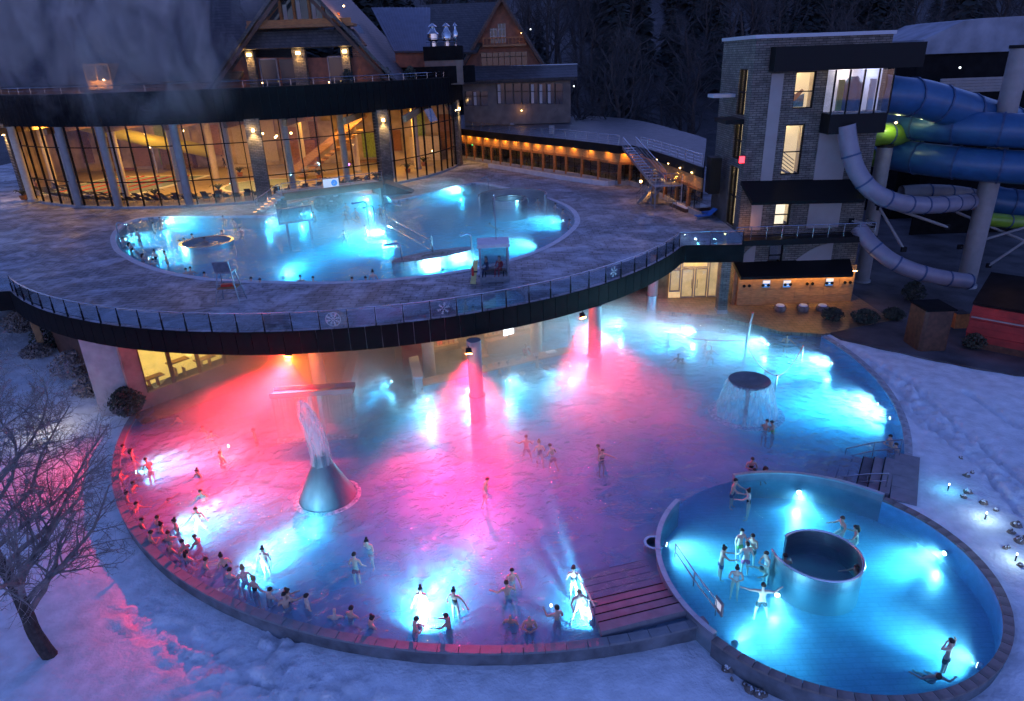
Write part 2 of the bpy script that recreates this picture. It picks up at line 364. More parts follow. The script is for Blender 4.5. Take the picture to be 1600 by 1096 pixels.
# ------------------------------------------------------------------ terrain
MC, MR = (-0.2, 43.0), 24.1          # main pool circle (inner face of its wall)
RC, RR = (12.5, 22.7), 6.5           # round pool
DC, DR = (-12.53, 64.73), 29.2       # upper terrace circle
FC, FR = (-36.2, 104.4), 29.75       # glass hall circle
UC = (-15.5, 61.0)    # upper pool middle
POOL_Z = -1.15
_rng = np.random.RandomState(3)
_lat = _rng.rand(256, 256)
def vnoise(x, y):
    xi = np.floor(x).astype(int); yi = np.floor(y).astype(int); fx = x - xi; fy = y - yi
    fx = fx * fx * (3 - 2 * fx); fy = fy * fy * (3 - 2 * fy)
    g = lambda i, j: _lat[i % 256, j % 256]
    return (g(xi, yi) * (1 - fx) + g(xi + 1, yi) * fx) * (1 - fy) + (g(xi, yi + 1) * (1 - fx) + g(xi + 1, yi + 1) * fx) * fy
def fbm(x, y, o=4):
    r = 0; a = .5
    for i in range(o): r = r + a * vnoise(x * 2 ** i + 17 * i, y * 2 ** i + 5 * i); a *= .5
    return r
def smooth(a, b, t):
    t = np.clip((t - a) / (b - a), 0, 1); return t * t * (3 - 2 * t)
def polydist(x, y, pts):
    d = np.full(x.shape, 1e9)
    for (ax, ay), (bx_, by) in zip(pts[:-1], pts[1:]):
        vx, vy = bx_ - ax, by - ay; L2 = vx * vx + vy * vy
        t = np.clip(((x - ax) * vx + (y - ay) * vy) / L2, 0, 1)
        d = np.minimum(d, np.hypot(x - ax - t * vx, y - ay - t * vy))
    return d
TRACK = [tuple(at(*p, .2)[:2]) for p in ((1300, 535), (1400, 590), (1480, 665), (1560, 725), (1620, 800))]
TRACK2 = [tuple(at(*p, .2)[:2]) for p in ((1330, 560), (1390, 600), (1450, 660))]
STEPS = [[tuple(at(*p, -.45)[:2]) for p in q] for q in (((205, 960), (300, 1010), (440, 1075), (520, 1110)), ((440, 1000), (330, 1080), (250, 1120)), ((360, 1110), (430, 1040), (445, 985)), ((580, 1110), (430, 1060), (300, 1040)))]
TRENCH = [tuple(at(*p, .2)[:2]) for p in ((1512, 612), (1555, 640), (1592, 662))]
def ground_z(x, y):
    dm = np.hypot(x - MC[0], y - MC[1]); dr = np.hypot(x - RC[0], y - RC[1])
    front = smooth(16, 6, x) * smooth(44, 34, y)
    z = .12 - .6 * front
    z = z - .55 * smooth(24, 17, y) * smooth(4, 12, x) * smooth(21, 15, x)     # bank below the round pool
    z = z + .9 * smooth(30, 60, x) * smooth(30, 20, y) * 0
    z = z + 1.2 * smooth(-24, -48, x) * smooth(30, 60, y)
    z = z + (fbm(x * .25, y * .25) - .5) * .35 * smooth(1.2, 5, np.minimum(dm - MR, dr - RR)) + (fbm(x * 1.1, y * 1.1, 4) - .5) * .08
    # hill with the forest
    z = z + np.maximum(0, y - 128) * .27 * smooth(-140, -20, x + 100) + (fbm(x * .03, y * .03) - .5) * 6 * smooth(130, 170, y)
    # trodden places
    tr = smooth(1.5, .5, polydist(x, y, TRACK) + (fbm(x * .8, y * .8) - .5) * 1.2) * smooth(60, 50, y)
    z = z + tr * ((fbm(x * 2.6, y * 2.6, 3) - .5) * .75 - .05)
    td = polydist(x, y, TRACK2); z = z - .2 * smooth(.3, .1, np.abs(td - .45))
    td = polydist(x, y, TRACK); z = z - .24 * smooth(.22, .08, np.abs(td - .7))
    for q in STEPS:
        (ax, ay), (bx_, by) = q[0], q[-1]; L = math.hypot(bx_ - ax, by - ay); ux, uy = (bx_ - ax) / L, (by - ay) / L
        uu, vv = x * ux + y * uy, -x * uy + y * ux
        m = smooth(1.3, .3, polydist(x, y, q) + (vnoise(x * 1.3, y * 1.3) - .5) * .9)
        wv = vnoise(uu * 1.1, vv * 2.9) * .65 + vnoise(uu * 2.6 + 9, vv * 3.6) * .35
        z = z + m * (.62 * np.abs(wv - .5) ** .8 - .15)
    z = z - .4 * smooth(.35, .1, polydist(x, y, TRENCH))
    ed = smooth(1.7, .75, dr - RR); z = z + ed * (.12 - 0 * z) * (vnoise(x * 1.9, y * 1.9) - .3) * smooth(22, 17, y)
    return z
def axis(a, b, st, far_lo, far_hi):
    core = np.arange(a, b + st / 2, st); lo = a - np.cumsum(st * 1.35 ** np.arange(1, 30)); hi = b + np.cumsum(st * 1.35 ** np.arange(1, 30))
    lo = lo[lo > far_lo][::-1]; hi = hi[hi < far_hi]
    return np.concatenate([[far_lo], lo, core, hi, [far_hi]])
def build_ground():
    xs = axis(-46, 44, .16, -900, 900); ys = axis(10, 60, .16, -200, 900)
    ys = np.unique(np.concatenate([ys[ys < 66], np.arange(66, 300, 6), np.arange(300, 901, 60)]))
    X, Y = np.meshgrid(xs, ys); Z = ground_z(X, Y)
    inm = (np.hypot(X - MC[0], Y - MC[1]) < MR + .18) | (np.hypot(X - RC[0], Y - RC[1]) < RR + .14)
    ny, nx = X.shape
    idx = np.arange(nx * ny).reshape(ny, nx)
    keep = ~(inm[:-1, :-1] & inm[1:, :-1] & inm[:-1, 1:] & inm[1:, 1:])
    q = np.stack([idx[:-1, :-1], idx[:-1, 1:], idx[1:, 1:], idx[1:, :-1]], -1)[keep]
    me = bpy.data.meshes.new('snow_ground'); V = np.stack([X, Y, Z], -1).reshape(-1, 3)
    me.vertices.add(len(V)); me.vertices.foreach_set('co', V.ravel())
    me.loops.add(q.size); me.loops.foreach_set('vertex_index', q.ravel().astype(np.int32))
    me.polygons.add(len(q)); me.polygons.foreach_set('loop_start', np.arange(0, q.size, 4, dtype=np.int32)); me.polygons.foreach_set('loop_total', np.full(len(q), 4, np.int32))
    me.polygons.foreach_set('use_smooth', np.ones(len(q), bool)); me.update(calc_edges=True); me.validate()
    me.materials.append(M['ground'])
    o = bpy.data.objects.new('snow_ground', me); COL.objects.link(o); tag(o, kind='structure')
build_ground()
def gz(x, y): return float(ground_z(np.array([x]), np.array([y]))[0])

# ------------------------------------------------------------------ lower pools
def disc(name, c, r, z, m, n=96, kind='structure'):
    b = MB(); b.add([(c[0] + r * math.cos(2 * math.pi * i / n), c[1] + r * math.sin(2 * math.pi * i / n), z) for i in range(n)], [tuple(range(n))])
    return tag(b.build(name, m), kind=kind)
def union_outline(grow):
    """outline of the two overlapping pool circles"""
    P = []
    R1, R2 = MR + grow, RR + grow
    for i in range(360):
        g = 2 * math.pi * i / 360; p = (MC[0] + R1 * math.cos(g), MC[1] + R1 * math.sin(g))
        if math.hypot(p[0] - RC[0], p[1] - RC[1]) > R2: P.append(p)
    Q = []
    for i in range(240):
        g = 2 * math.pi * i / 240; p = (RC[0] + R2 * math.cos(g), RC[1] + R2 * math.sin(g))
        if math.hypot(p[0] - MC[0], p[1] - MC[1]) > R1: Q.append(p)
    P.sort(key=lambda p: (math.atan2(p[1] - MC[1], p[0] - MC[0]) - math.atan2(RC[1] - MC[1], RC[0] - MC[0])) % (2 * math.pi))
    Q.sort(key=lambda p: ((math.atan2(p[1] - RC[1], p[0] - RC[0]) - math.atan2(MC[1] - RC[1], MC[0] - RC[0])) % (2 * math.pi)))
    return P + Q
OUT = union_outline(.3)
b = MB(); b.add([(p[0], p[1], POOL_Z) for p in OUT], [tuple(range(len(OUT)))]); tag(b.build('pool_floor', M['tile']), kind='structure')
_a = math.atan2(RC[1] - MC[1], RC[0] - MC[0]); _rr = RR + .1
mainp = [(MC[0] + (MR + .3) * math.cos(_a + 2 * math.pi * i / 360), MC[1] + (MR + .3) * math.sin(_a + 2 * math.pi * i / 360)) for i in range(1, 360)]
mainp = [p for p in mainp if math.hypot(p[0] - RC[0], p[1] - RC[1]) > _rr]
arc = [(RC[0] + _rr * math.cos(_a + math.pi + 2 * math.pi * i / 240), RC[1] + _rr * math.sin(_a + math.pi + 2 * math.pi * i / 240)) for i in range(-120, 120)]
arc = [p for p in arc if math.hypot(p[0] - MC[0], p[1] - MC[1]) < MR + .3]
b = MB(); b.add([(p[0], p[1], 0.0) for p in mainp + arc[::-1]], [tuple(range(len(mainp + arc)))]); tag(b.build('pool_water', M['water']), kind='structure')
disc('round_pool_floor', RC, RR + .05, -1.12, M['tile'], 120)
disc('round_pool_water', RC, _rr, 0.0, M['calm_water'], 160)
def bodymat():
    m = bpy.data.materials.new('water_depth'); m.use_nodes = True; n = m.node_tree; n.nodes.clear()
    ab = n.nodes.new('ShaderNodeVolumeAbsorption'); ab.inputs[0].default_value = (0, .84, .985, 1); ab.inputs[1].default_value = .4
    s_ = n.nodes.new('ShaderNodeVolumeScatter'); s_.inputs[0].default_value = (.4, .85, 1, 1); s_.inputs[1].default_value = .17; s_.inputs[2].default_value = .0
    a = n.nodes.new('ShaderNodeAddShader'); n.links.new(ab.outputs[0], a.inputs[0]); n.links.new(s_.outputs[0], a.inputs[1])
    o = n.nodes.new('ShaderNodeOutputMaterial'); n.links.new(a.outputs[0], o.inputs['Volume']); return m
M['water_depth'] = bodymat()
b = MB(); b.prism([(p[0], p[1]) for p in OUT], POOL_Z - .02, -.004); tag(b.build('pool_water_haze', M['water_depth']), kind='stuff', label='clear blue depth of the lower pools')
b = MB(); b.add([(p[0], p[1], POOL_Z - .12) for p in union_outline(.6)], [tuple(range(len(OUT)))] if len(union_outline(.6)) == len(OUT) else [tuple(range(len(union_outline(.6))))]); tag(b.build('pool_bed', M['concrete']), kind='structure')

def curved_wall(name, label, c, r0, r1, z0, z1, a0, a1, nstone, mwall, mcap, cap_over=.04, cap_h=.1, joint=.012, seg=3, liner=True):
    t = thing(name, label, 'pool wall', (c[0], c[1], z0))
    b = MB(); b.arcwall(c, r0, r1, z0, z1 - cap_h, a0, a1, nstone * seg); b.build('wall_body', mwall, t)
    if liner: b = MB(); b.arcwall(c, r0 - .04, r0 - .002, z0, z1 - cap_h - .02, a0, a1, nstone * seg); b.build('pool_liner', M['liner'], t)
    da = (a1 - a0) / nstone; jo = joint / r1
    b = MB(); b.arcwall((0, 0), r0 - cap_over, r1 + cap_over, 0, cap_h, jo, da - jo, seg); me = b.mesh('coping_stone', mcap)
    for k in range(nstone):
        o = inst(me, 'coping_stone', t, (0, 0, z1 - cap_h - z0 + random.uniform(-.008, .008)), a0 + k * da)
    return t
def ang(p, c): return math.atan2(p[1] - c[1], p[0] - c[0])
aA = ang((-25.3, 38.5), MC); aB = ang((7.0, 20.0), MC)
M['wall_skin'] = mat('wall_skin', (.13, .14, .16), .6, var=.5, scale=1.2, bump=.2)
curved_wall('pool_wall', 'long curved grey wall with stone coping holding the front of the big pool', MC, MR, MR + .3, -1.6, .18, aA + 2 * math.pi, aB + 2 * math.pi, 52, M['wall_skin'], M['coping'])
aC = ang((19.6, 29.6), MC); aD = ang((21.5, 49.0), MC)
M['rough_coping'] = mat('rough_coping', (.42, .43, .46), .7, var=.35, scale=2, bump=.7, bscale=5)
curved_wall('pool_wall', 'rough snowy kerb along the far right bank of the big pool', MC, MR, MR + .3, -1.6, .14, aC, aD, 22, M['wall_skin'], M['rough_coping'], joint=.03)
# round pool: free-standing curved screen on the big pool's side, flush rim on the snow side
M['screen'] = mat('screen', (.3, .33, .36), .35, metal=.3, var=.15, scale=2)
rA = ang((7.2, 19.0), RC); rB = ang(at(1061, 780, .45), RC); rC = ang(at(1153, 748, .45), RC); rD = ang((17.7, 27.2), RC)
curved_wall('pool_screen_wall', 'thin curved screen wall between big pool and round pool, left of the opening', RC, RR, RR + .16, -1.35, .42, rB, rA + 2 * math.pi, 9, M['screen'], M['brushed_steel'], cap_over=.03, cap_h=.07, joint=.006, seg=5, liner=False)
curved_wall('pool_screen_wall', 'thin curved screen wall of the round pool, right of the opening beside the far steps', RC, RR, RR + .16, -1.35, .42, rD, rC, 8, M['screen'], M['brushed_steel'], cap_over=.03, cap_h=.07, joint=.006, seg=5, liner=False)
M['rim_stone'] = mat('rim_stone', (.23, .2, .19), .55, var=.3, scale=1.6, bump=.25)
curved_wall('round_pool_rim', 'wide tiled rim around the outer side of the round pool', RC, RR, RR + .26, -1.6, .2, rA if rA < 0 else rA - 2 * math.pi, rD, 40, M['wall_skin'], M['rim_stone'], joint=.012)

M['step_stone'] = mat('step_stone', (.24, .23, .26), .6, var=.15, scale=2, bump=.1)
ld = thing('step_landing', 'paved landing strip at the top of the right hand steps', 'paving', (19.6, 28.6, -.4))
for k in range(4):
    A, B_, n_ = Vector((17.75, 27.0)), Vector((20.15, 31.0)), Vector((.857, -.515)); u0, u1 = A.lerp(B_, (k + .01) / 4), A.lerp(B_, (k + .99) / 4)
    q = [u0 + n_ * .02, u0 + n_ * 1.15, u1 + n_ * 1.15, u1 + n_ * .02]
    b = MB(); b.prism([(p.x, p.y) for p in q], -.6, .215); b.build('paving_slab', M['step_stone'], ld)
# steps down into the pool
def pool_steps(name, label, org, dirx, diry, width, n, run, rise, ztop, mtop, flare=0.0):
    t = thing(name, label, 'pool steps', (org[0], org[1], ztop - n * rise - .2))
    dx = Vector(dirx).normalized(); dy = Vector(diry).normalized()
    for k in range(n):
        z = ztop - k * rise; w2 = width + flare * k
        a = Vector(org) + dy * (k * run) - dx * (w2 - width) * .5; q = [a, a + dx * w2, a + dx * w2 + dy * run * .97, a + dy * run * .97]
        b = MB(); b.prism([(p.x, p.y) for p in q], ztop - n * rise - .2, z); s = b.build('step', mtop, t)
        e = a + dy * (run * .86); q = [e, e + dx * w2, e + dx * w2 + dy * run * .115, e + dy * run * .115]
        b = MB(); b.prism([(p.x, p.y) for p in q], z - .03, z + .006); b.build('nosing_strip', M['black_metal'], s)
    return t
M['step_stone'] = mat('step_stone', (.24, .23, .26), .6, var=.15, scale=2, bump=.1)
pool_steps('pool_steps', 'broad steps with dark nosing strips descending into the big pool at its front wall', (2.95, 19.25), (3.75, 1.0), (-.4, 3.4), 3.6, 8, .5, .11, .36, M['step_stone'])
pool_steps('pool_steps', 'broad steps with dark nosing strips descending into the big pool beside the snowy far bank', (17.9, 27.3), (1.95, 3.1), (-3.1, 1.9), 3.5, 8, .5, .12, .24, M['step_stone'])

# ------------------------------------------------------------------ upper terrace and upper pool
_UP = [at(*p, 6.45) for p in ((181, 372), (187, 390), (205, 403), (230, 415), (275, 428), (350, 438), (470, 442), (550, 441), (625, 436), (715, 425), (800, 406), (860, 382), (892, 358), (898, 342), (886, 326), (855, 312), (805, 299), (757, 288), (725, 289), (665, 304), (616, 315), (600, 307), (530, 303), (447, 322), (428, 337), (350, 339), (250, 340), (210, 345), (190, 357))]
def ray_poly(cx, cy, g, poly):
    dx, dy = math.cos(g), math.sin(g); best = None
    for (ax, ay), (bx_, by) in zip(poly, poly[1:] + poly[:1]):
        ex, ey = bx_ - ax, by - ay; den = dx * ey - dy * ex
        if abs(den) < 1e-9: continue
        t = ((ax - cx) * ey - (ay - cy) * ex) / den; u = ((ax - cx) * dy - (ay - cy) * dx) / den
        if t > 0 and -1e-6 <= u <= 1 + 1e-6 and (best is None or t > best): best = t
    return (cx + dx * best, cy + dy * best)
_UPS = []
for _i in range(len(_UP)):
    p0, p1, p2, p3 = (_UP[(_i + k) % len(_UP)] for k in (-1, 0, 1, 2))
    for _k in range(5):
        t = _k / 5; q = .5 * ((2 * p1) + (p2 - p0) * t + (2 * p0 - 5 * p1 + 4 * p2 - p3) * t * t + (3 * p1 - p0 - 3 * p2 + p3) * t ** 3); _UPS.append((q.x, q.y))
def ell(g, s=1.0, add=0.0):
    q = ray_poly(UC[0], UC[1], g, _UPS); r = math.hypot(q[0] - UC[0], q[1] - UC[1]) * s + add
    return (UC[0] + r * math.cos(g), UC[1] + r * math.sin(g))
DECK_OUT = []
g0, g1 = ang((-45.0, 51), DC) % (2 * math.pi), ang((12.3, 51.0), DC) % (2 * math.pi)
g0 = rad(222); g1 = rad(331.5)
DECK_EDGE = [(DC[0] + DR * math.cos(g0 + (g1 - g0) * i / 90), DC[1] + DR * math.sin(g0 + (g1 - g0) * i / 90)) for i in range(91)]
_e = DECK_EDGE[-1]
DECK_EDGE += [(_e[0] + .35, _e[1] + .3), (_e[0] + .9, _e[1] + .25), (17.9, 50.7)]
DECK_OUT = DECK_EDGE + [(18.75, 55.05), (18.75, 63), (26, 72), (26, 130), (-85, 130), (-85, 50), (-50, 46), (-42, 44.6)]
def terrace():
    angs = sorted({round(ang(p, UC) % (2 * math.pi), 5) for p in DECK_OUT} | {round(2 * math.pi * i / 180, 5) for i in range(180)})
    e_at = lambda g: ell(g, 1, .03)
    I = [e_at(g) for g in angs]; O = [ray_poly(UC[0], UC[1], g, DECK_OUT) for g in angs]; n = len(angs); NR = 10
    V = []
    for j in range(NR + 1):
        t = j / NR
        for i in range(n): V.append((I[i][0] + (O[i][0] - I[i][0]) * t, I[i][1] + (O[i][1] - I[i][1]) * t, 6.5))
    Fs = [(j * n + i, j * n + (i + 1) % n, (j + 1) * n + (i + 1) % n, (j + 1) * n + i) for j in range(NR) for i in range(n)]
    k = len(V)
    V += [(O[i][0], O[i][1], 5.2) for i in range(n)]; Fs += [(NR * n + i, NR * n + (i + 1) % n, k + (i + 1) % n, k + i) for i in range(n)]
    V += [(UC[0], UC[1], 5.2)]; Fs += [(k + (i + 1) % n, k + i, k + n) for i in range(n)]
    V += [(I[i][0], I[i][1], 5.22) for i in range(n)]; k2 = k + n + 1
    Fs += [(i, (i + 1) % n, k2 + (i + 1) % n, k2 + i) for i in range(n)]
    b = MB(); b.add(V, Fs); tag(b.build('upper_terrace', M['stone_paving']), kind='structure')
terrace()
N = 120
b = MB(); b.add([(*ell(2 * math.pi * i / N, 1, .02), 5.22) for i in range(N)], [tuple(range(N))]); tag(b.build('upper_pool_floor', M['tile']), kind='structure')
b = MB(); b.add([(*ell(2 * math.pi * i / N, 1, -.01), 6.4) for i in range(N)], [tuple(range(N))]); tag(b.build('upper_pool_water', M['upper_water']), kind='structure')
b = MB(); b.prism([ell(2 * math.pi * i / N, 1, .0) for i in range(N)], 5.2, 6.396); tag(b.build('pool_water_haze', M['water_depth']), kind='stuff', label='clear blue depth of the upper pool')
# coping of the upper pool: separate stones
cp = thing('upper_pool_coping', 'pale stone coping running all round the oval upper pool', 'coping', (UC[0], UC[1], 6.5))
NS = 96
for k in range(NS):
    b = MB(); ga, gb = 2 * math.pi * (k + .015) / NS, 2 * math.pi * (k + .985) / NS; gm = (ga + gb) / 2
    pts = [ell(ga, 1, .48), ell(gm, 1, .48), ell(gb, 1, .48), ell(gb), ell(gm), ell(ga)]
    b.prism(pts, 6.3, 6.54); b.build('coping_stone', M['pale_coping'], cp)
# dark fascia under the terrace edge, in panels
fa = thing('terrace_fascia', 'dark sheet metal fascia curving along the front of the upper terrace', 'fascia', (DC[0], DC[1], 5.2))
NP = 62
for k in range(NP):
    a0, a1 = g0 + (g1 - g0) * k / NP, g0 + (g1 - g0) * (k + 1) / NP
    if k == 0:
        b = MB(); b.arcwall((0, 0), DR + .01, DR + .09, 0, 1.36, .0006, (g1 - g0) / NP - .0006, 3); pm = b.mesh('fascia_panel', M['dark_cladding'])
    inst(pm, 'fascia_panel', fa, (0, 0, random.uniform(-.012, .004)), a0)
b = MB(); b.wallpath([(-50, 45.95), (-42, 44.55), (DECK_EDGE[0][0] - .05, DECK_EDGE[0][1] - .05)], .08, 5.2, 6.56); b.build('fascia_panel', M['dark_cladding'], fa)
E2 = DECK_EDGE[90:]
b = MB(); b.wallpath([(p[0] + .05, p[1] - .06) for p in E2], .08, 5.2, 6.56); b.build('fascia_panel', M['dark_cladding'], fa)
# glass balustrade
SNOWFLAKES = []
def balustrade():
    t = thing('glass_balustrade', 'glass balustrade with slim posts curving along the front of the upper terrace', 'balustrade', (DC[0], DC[1], 6.5))
    r = DR - .12; NB = 36
    edge = [(DC[0] + r * math.cos(g0 + (g1 - g0) * i / NB), DC[1] + r * math.sin(g0 + (g1 - g0) * i / NB)) for i in range(NB + 1)]
    edge = [(-50, 46.1), (-46, 45.4), (-42, 44.75), (-38.5, 44.9)] + edge
    edge += [(E2[3][0] - .05, E2[3][1] + .14), (15.4, 50.95), (17.8, 50.85)]
    pb = MB(); pb.box((0, 0, .3), (.05, .1, .6)); pb.box((0, 0, .85), (.035, .05, .5)); pm = pb.mesh('post', M['black_metal'])
    for i, (a, c) in enumerate(zip(edge, edge[1:])):
        A, B = Vector((*a, 0)), Vector((*c, 0)); d = (B - A); L = d.length; rz = math.atan2(d.y, d.x)
        inst(pm, 'post', t, (a[0] - DC[0], a[1] - DC[1], 0), rz)
        mid = (A + B) / 2
        b = MB(); b.box((mid.x, mid.y, 7.06), (L - .12, .016, .86), rz); p = b.build('glass_panel', M['rail_glass'], t)
        if i - 4 in SNOWP:
            snowflake(p, mid, rz, SNOWP[i - 4])
    b = MB(); b.tube([(p[0], p[1], 7.62) for p in edge], .028, 6); b.build('handrail', M['steel'], t)
def snowflake(panel, mid, rz, kind):
    b = MB(); u = Vector((math.cos(rz), math.sin(rz), 0)); nrm = Vector((math.sin(rz), -math.cos(rz), 0)) * .02; c = Vector((mid.x, mid.y, 7.08)) + nrm
    z = Vector((0, 0, 1))
    def seg(x0, y0, x1, y1, w=.022):
        d = Vector((x1 - x0, y1 - y0)); d.normalize(); q = Vector((-d.y, d.x)) * w / 2
        pts = [(x0 + q.x, y0 + q.y), (x0 - q.x, y0 - q.y), (x1 - q.x, y1 - q.y), (x1 + q.x, y1 + q.y)]
        b.add([tuple(c + u * p[0] + z * p[1]) for p in pts], [(0, 1, 2, 3)])
    R = .36
    for k in range(6 if kind == 'flake' else 8):
        g = 2 * math.pi * k / (6 if kind == 'flake' else 8) + .26; cx, cy_ = math.cos(g), math.sin(g)
        seg(.04 * cx, .04 * cy_, R * cx, R * cy_, .03)
        for f in (.45, .72):
            for s in (-.7, .7):
                seg(R * f * cx, R * f * cy_, R * f * cx + .12 * math.cos(g + s), R * f * cy_ + .12 * math.sin(g + s))
        if kind == 'wheel':
            for q in range(4):
                h = g + 2 * math.pi / 8 * q / 4; h2 = g + 2 * math.pi / 8 * (q + 1) / 4
                seg((R + .04) * math.cos(h), (R + .04) * math.sin(h), (R + .04) * math.cos(h2), (R + .04) * math.sin(h2), .03)
    b.build('snowflake_emblem', M['frost'], panel)
SNOWP = {}
for (px, kind) in ((505, 'wheel'), (690, 'flake'), (985, 'flake')):
    p = at(px, {505: 503, 690: 490, 985: 428}[px], 7.0); i = int((ang(p, DC) % (2 * math.pi) - g0) / (g1 - g0) * 36); SNOWP[i] = kind
balustrade()
# ------------------------------------------------------------------ glass hall
M['hall_floor'] = brickmat('hall_floor', (.46, .36, .24), (.4, .31, .2), (.3, .22, .15), 1.0, bw=.6, bh=.6, ms=.015, rough=.4, bump=.05, axis='XY', var=.4)
M['hall_wall'] = mat('hall_wall', (.55, .42, .25), .8, var=.35, scale=.6)
M['hall_pool'] = brickmat('hall_pool', (.45, .6, .6), (.4, .56, .58), (.3, .45, .5), 1.0, bw=.5, bh=.5, ms=.02, rough=.08, bump=.03, axis='XY', var=.2)
M['cream_column'] = mat('cream_column', (.6, .5, .36), .7, var=.1)
HZ0, HZ1, HTOP = 6.75, 15.1, 18.3
ha0, ha1 = rad(186), rad(372); NBAY = 50
hall = thing('glass_hall', 'round glazed swimming hall lit warm from inside, under a tall dark band', 'building', (FC[0], FC[1], 6.5))
da = (ha1 - ha0) / NBAY
b = MB(); b.arcwall(FC, FR - .5, FR + .15, 6.4, HZ0, ha0, ha1, NBAY * 2); b.build('base_plinth', M['concrete'], hall)
b = MB(); b.arcwall(FC, FR - .3, FR + .45, HZ1, HTOP - .1, ha0, ha1, NBAY * 2); b.build('parapet_core', M['dark_cladding'], hall)
b = MB(); b.arcwall(FC, FR - .45, FR + .62, HTOP - .1, HTOP, ha0, ha1, NBAY * 2); b.build('parapet_cap', M['black_metal'], hall)
npan = 108; dp = (ha1 - ha0) / npan
b = MB(); b.arcwall((0, 0), FR + .46, FR + .55, 0, 3.1, .0008, dp - .0008, 1); pm = b.mesh('cladding_panel', M['dark_cladding'])
b = MB(); g = .0008; b.box((math.cos(g) * (FR + .57), math.sin(g) * (FR + .57), 1.55), (.07, .05, 3.1), g); rm_ = b.mesh('standing_seam', M['black_metal'])
for k in range(npan):
    p = inst(pm, 'cladding_panel', hall, (0, 0, HZ1 - 6.5 - .02), ha0 + k * dp)
    s = bpy.data.objects.new('standing_seam', rm_); COL.objects.link(s); s.parent = p
TR = [HZ0, 9.3, 12.9, HZ1]
mb = MB(); mb.box((FR, 0, (HZ1 - HZ0) / 2), (.22, .09, HZ1 - HZ0)); mull = mb.mesh('mullion', M['black_metal'])
mb = MB(); mb.box((FR, 0, (HZ1 - HZ0) / 2), (.5, .34, HZ1 - HZ0)); fin = mb.mesh('column_fin', M['column_paint'])
glassm = []
for r in range(3):
    b = MB(); a0, a1 = .0022, da - .0022
    q = [(FR * math.cos(a0), FR * math.sin(a0)), (FR * math.cos(a1), FR * math.sin(a1))]
    b.add([(q[0][0], q[0][1], 0), (q[1][0], q[1][1], 0), (q[1][0], q[1][1], TR[r + 1] - TR[r]), (q[0][0], q[0][1], TR[r + 1] - TR[r])], [(0, 1, 2, 3)]); glassm.append(b.mesh('pane', M['glass']))
tb = MB(); tb.box((FR * math.cos(da / 2), FR * math.sin(da / 2), 0), (.12, 2 * FR * math.sin(da / 2), .1), da / 2); trm = tb.mesh('transom', M['black_metal'])
OPEN = {39, 42, 43}
for k in range(NBAY + 1):
    inst(mull, 'mullion', hall, (0, 0, HZ0 - 6.5), ha0 + k * da)
    if k == NBAY: break
    for r in range(3):
        if k in OPEN and r == 2: continue
        inst(glassm[r], 'pane', hall, (0, 0, TR[r] - 6.5), ha0 + k * da)
        if r: inst(trm, 'transom', hall, (0, 0, TR[r] - 6.5), ha0 + k * da)
for k in OPEN:   # tilted vents
    a = ha0 + (k + .5) * da; x, y = math.cos(a), math.sin(a); wv = Vector((-y, x, 0)) * FR * math.sin(da / 2) * .95
    top = Vector((FC[0] + (FR + .1) * x, FC[1] + (FR + .1) * y, HZ1 - .1)); bot = Vector((FC[0] + (FR + 1.0) * x, FC[1] + (FR + 1.0) * y, TR[2] + .35))
    b = MB(); b.slab([top - wv, top + wv, bot + wv, bot - wv], .05); p = b.build('tilted_pane', M['rail_glass'], hall)
    inst(trm, 'transom', hall, (0, 0, TR[2] - 6.5), ha0 + k * da)
# pillars of the hall that show at the glass line
def hall_angle(px, py, z):
    d = ray(px, py); u = Vector((d.x, d.y)); cc = Vector(FC); a_ = u.dot(u); b_ = -2 * u.dot(cc); c_ = cc.dot(cc) - FR * FR
    t = (-b_ - math.sqrt(max(0, b_ * b_ - 4 * a_ * c_))) / (2 * a_); return math.atan2(d.y * t - FC[1], d.x * t - FC[0])
for px, kind in ((30, 's'), (108, 'c'), (170, 'c'), (283, 'c'), (404, 's'), (600, 's'), (715, 's')):
    a = hall_angle(px, 255, 10); x, y = math.cos(a), math.sin(a)
    c = (FC[0] + (FR + .12) * x, FC[1] + (FR + .12) * y, (HZ0 + HZ1) / 2)
    if kind == 's':
        b = MB(); b.box(c, (.95, 1.5, HZ1 - HZ0 + .3), a)
        p = b.build('stone_pillar', M['stone_wall'], hall)
        f = (FC[0] + (FR + 1.0) * x, FC[1] + (FR + 1.0) * y)
        b = MB(); b.box((FC[0] + (FR + .7) * x, FC[1] + (FR + .7) * y, HZ1 - 1.0), (.2, .25, .3), a); b.build('wall_lamp', M['warm_lamp'], p)
        lamp('pillar_light', 'SPOT', (f[0], f[1], HZ1 - 1.1), 420, WARM, radius=.1, aim=(-x * .22, -y * .22, -1), spot=95, blend=.8)
        lamp('pillar_light', 'POINT', (f[0], f[1], HZ1 - .8), 25, WARM, radius=.1)
    else:
        b = MB(); b.cyl((c[0], c[1]), .42, HZ0, HZ1, 14); b.build('concrete_pillar', M['column_paint'], hall, smooth=True)
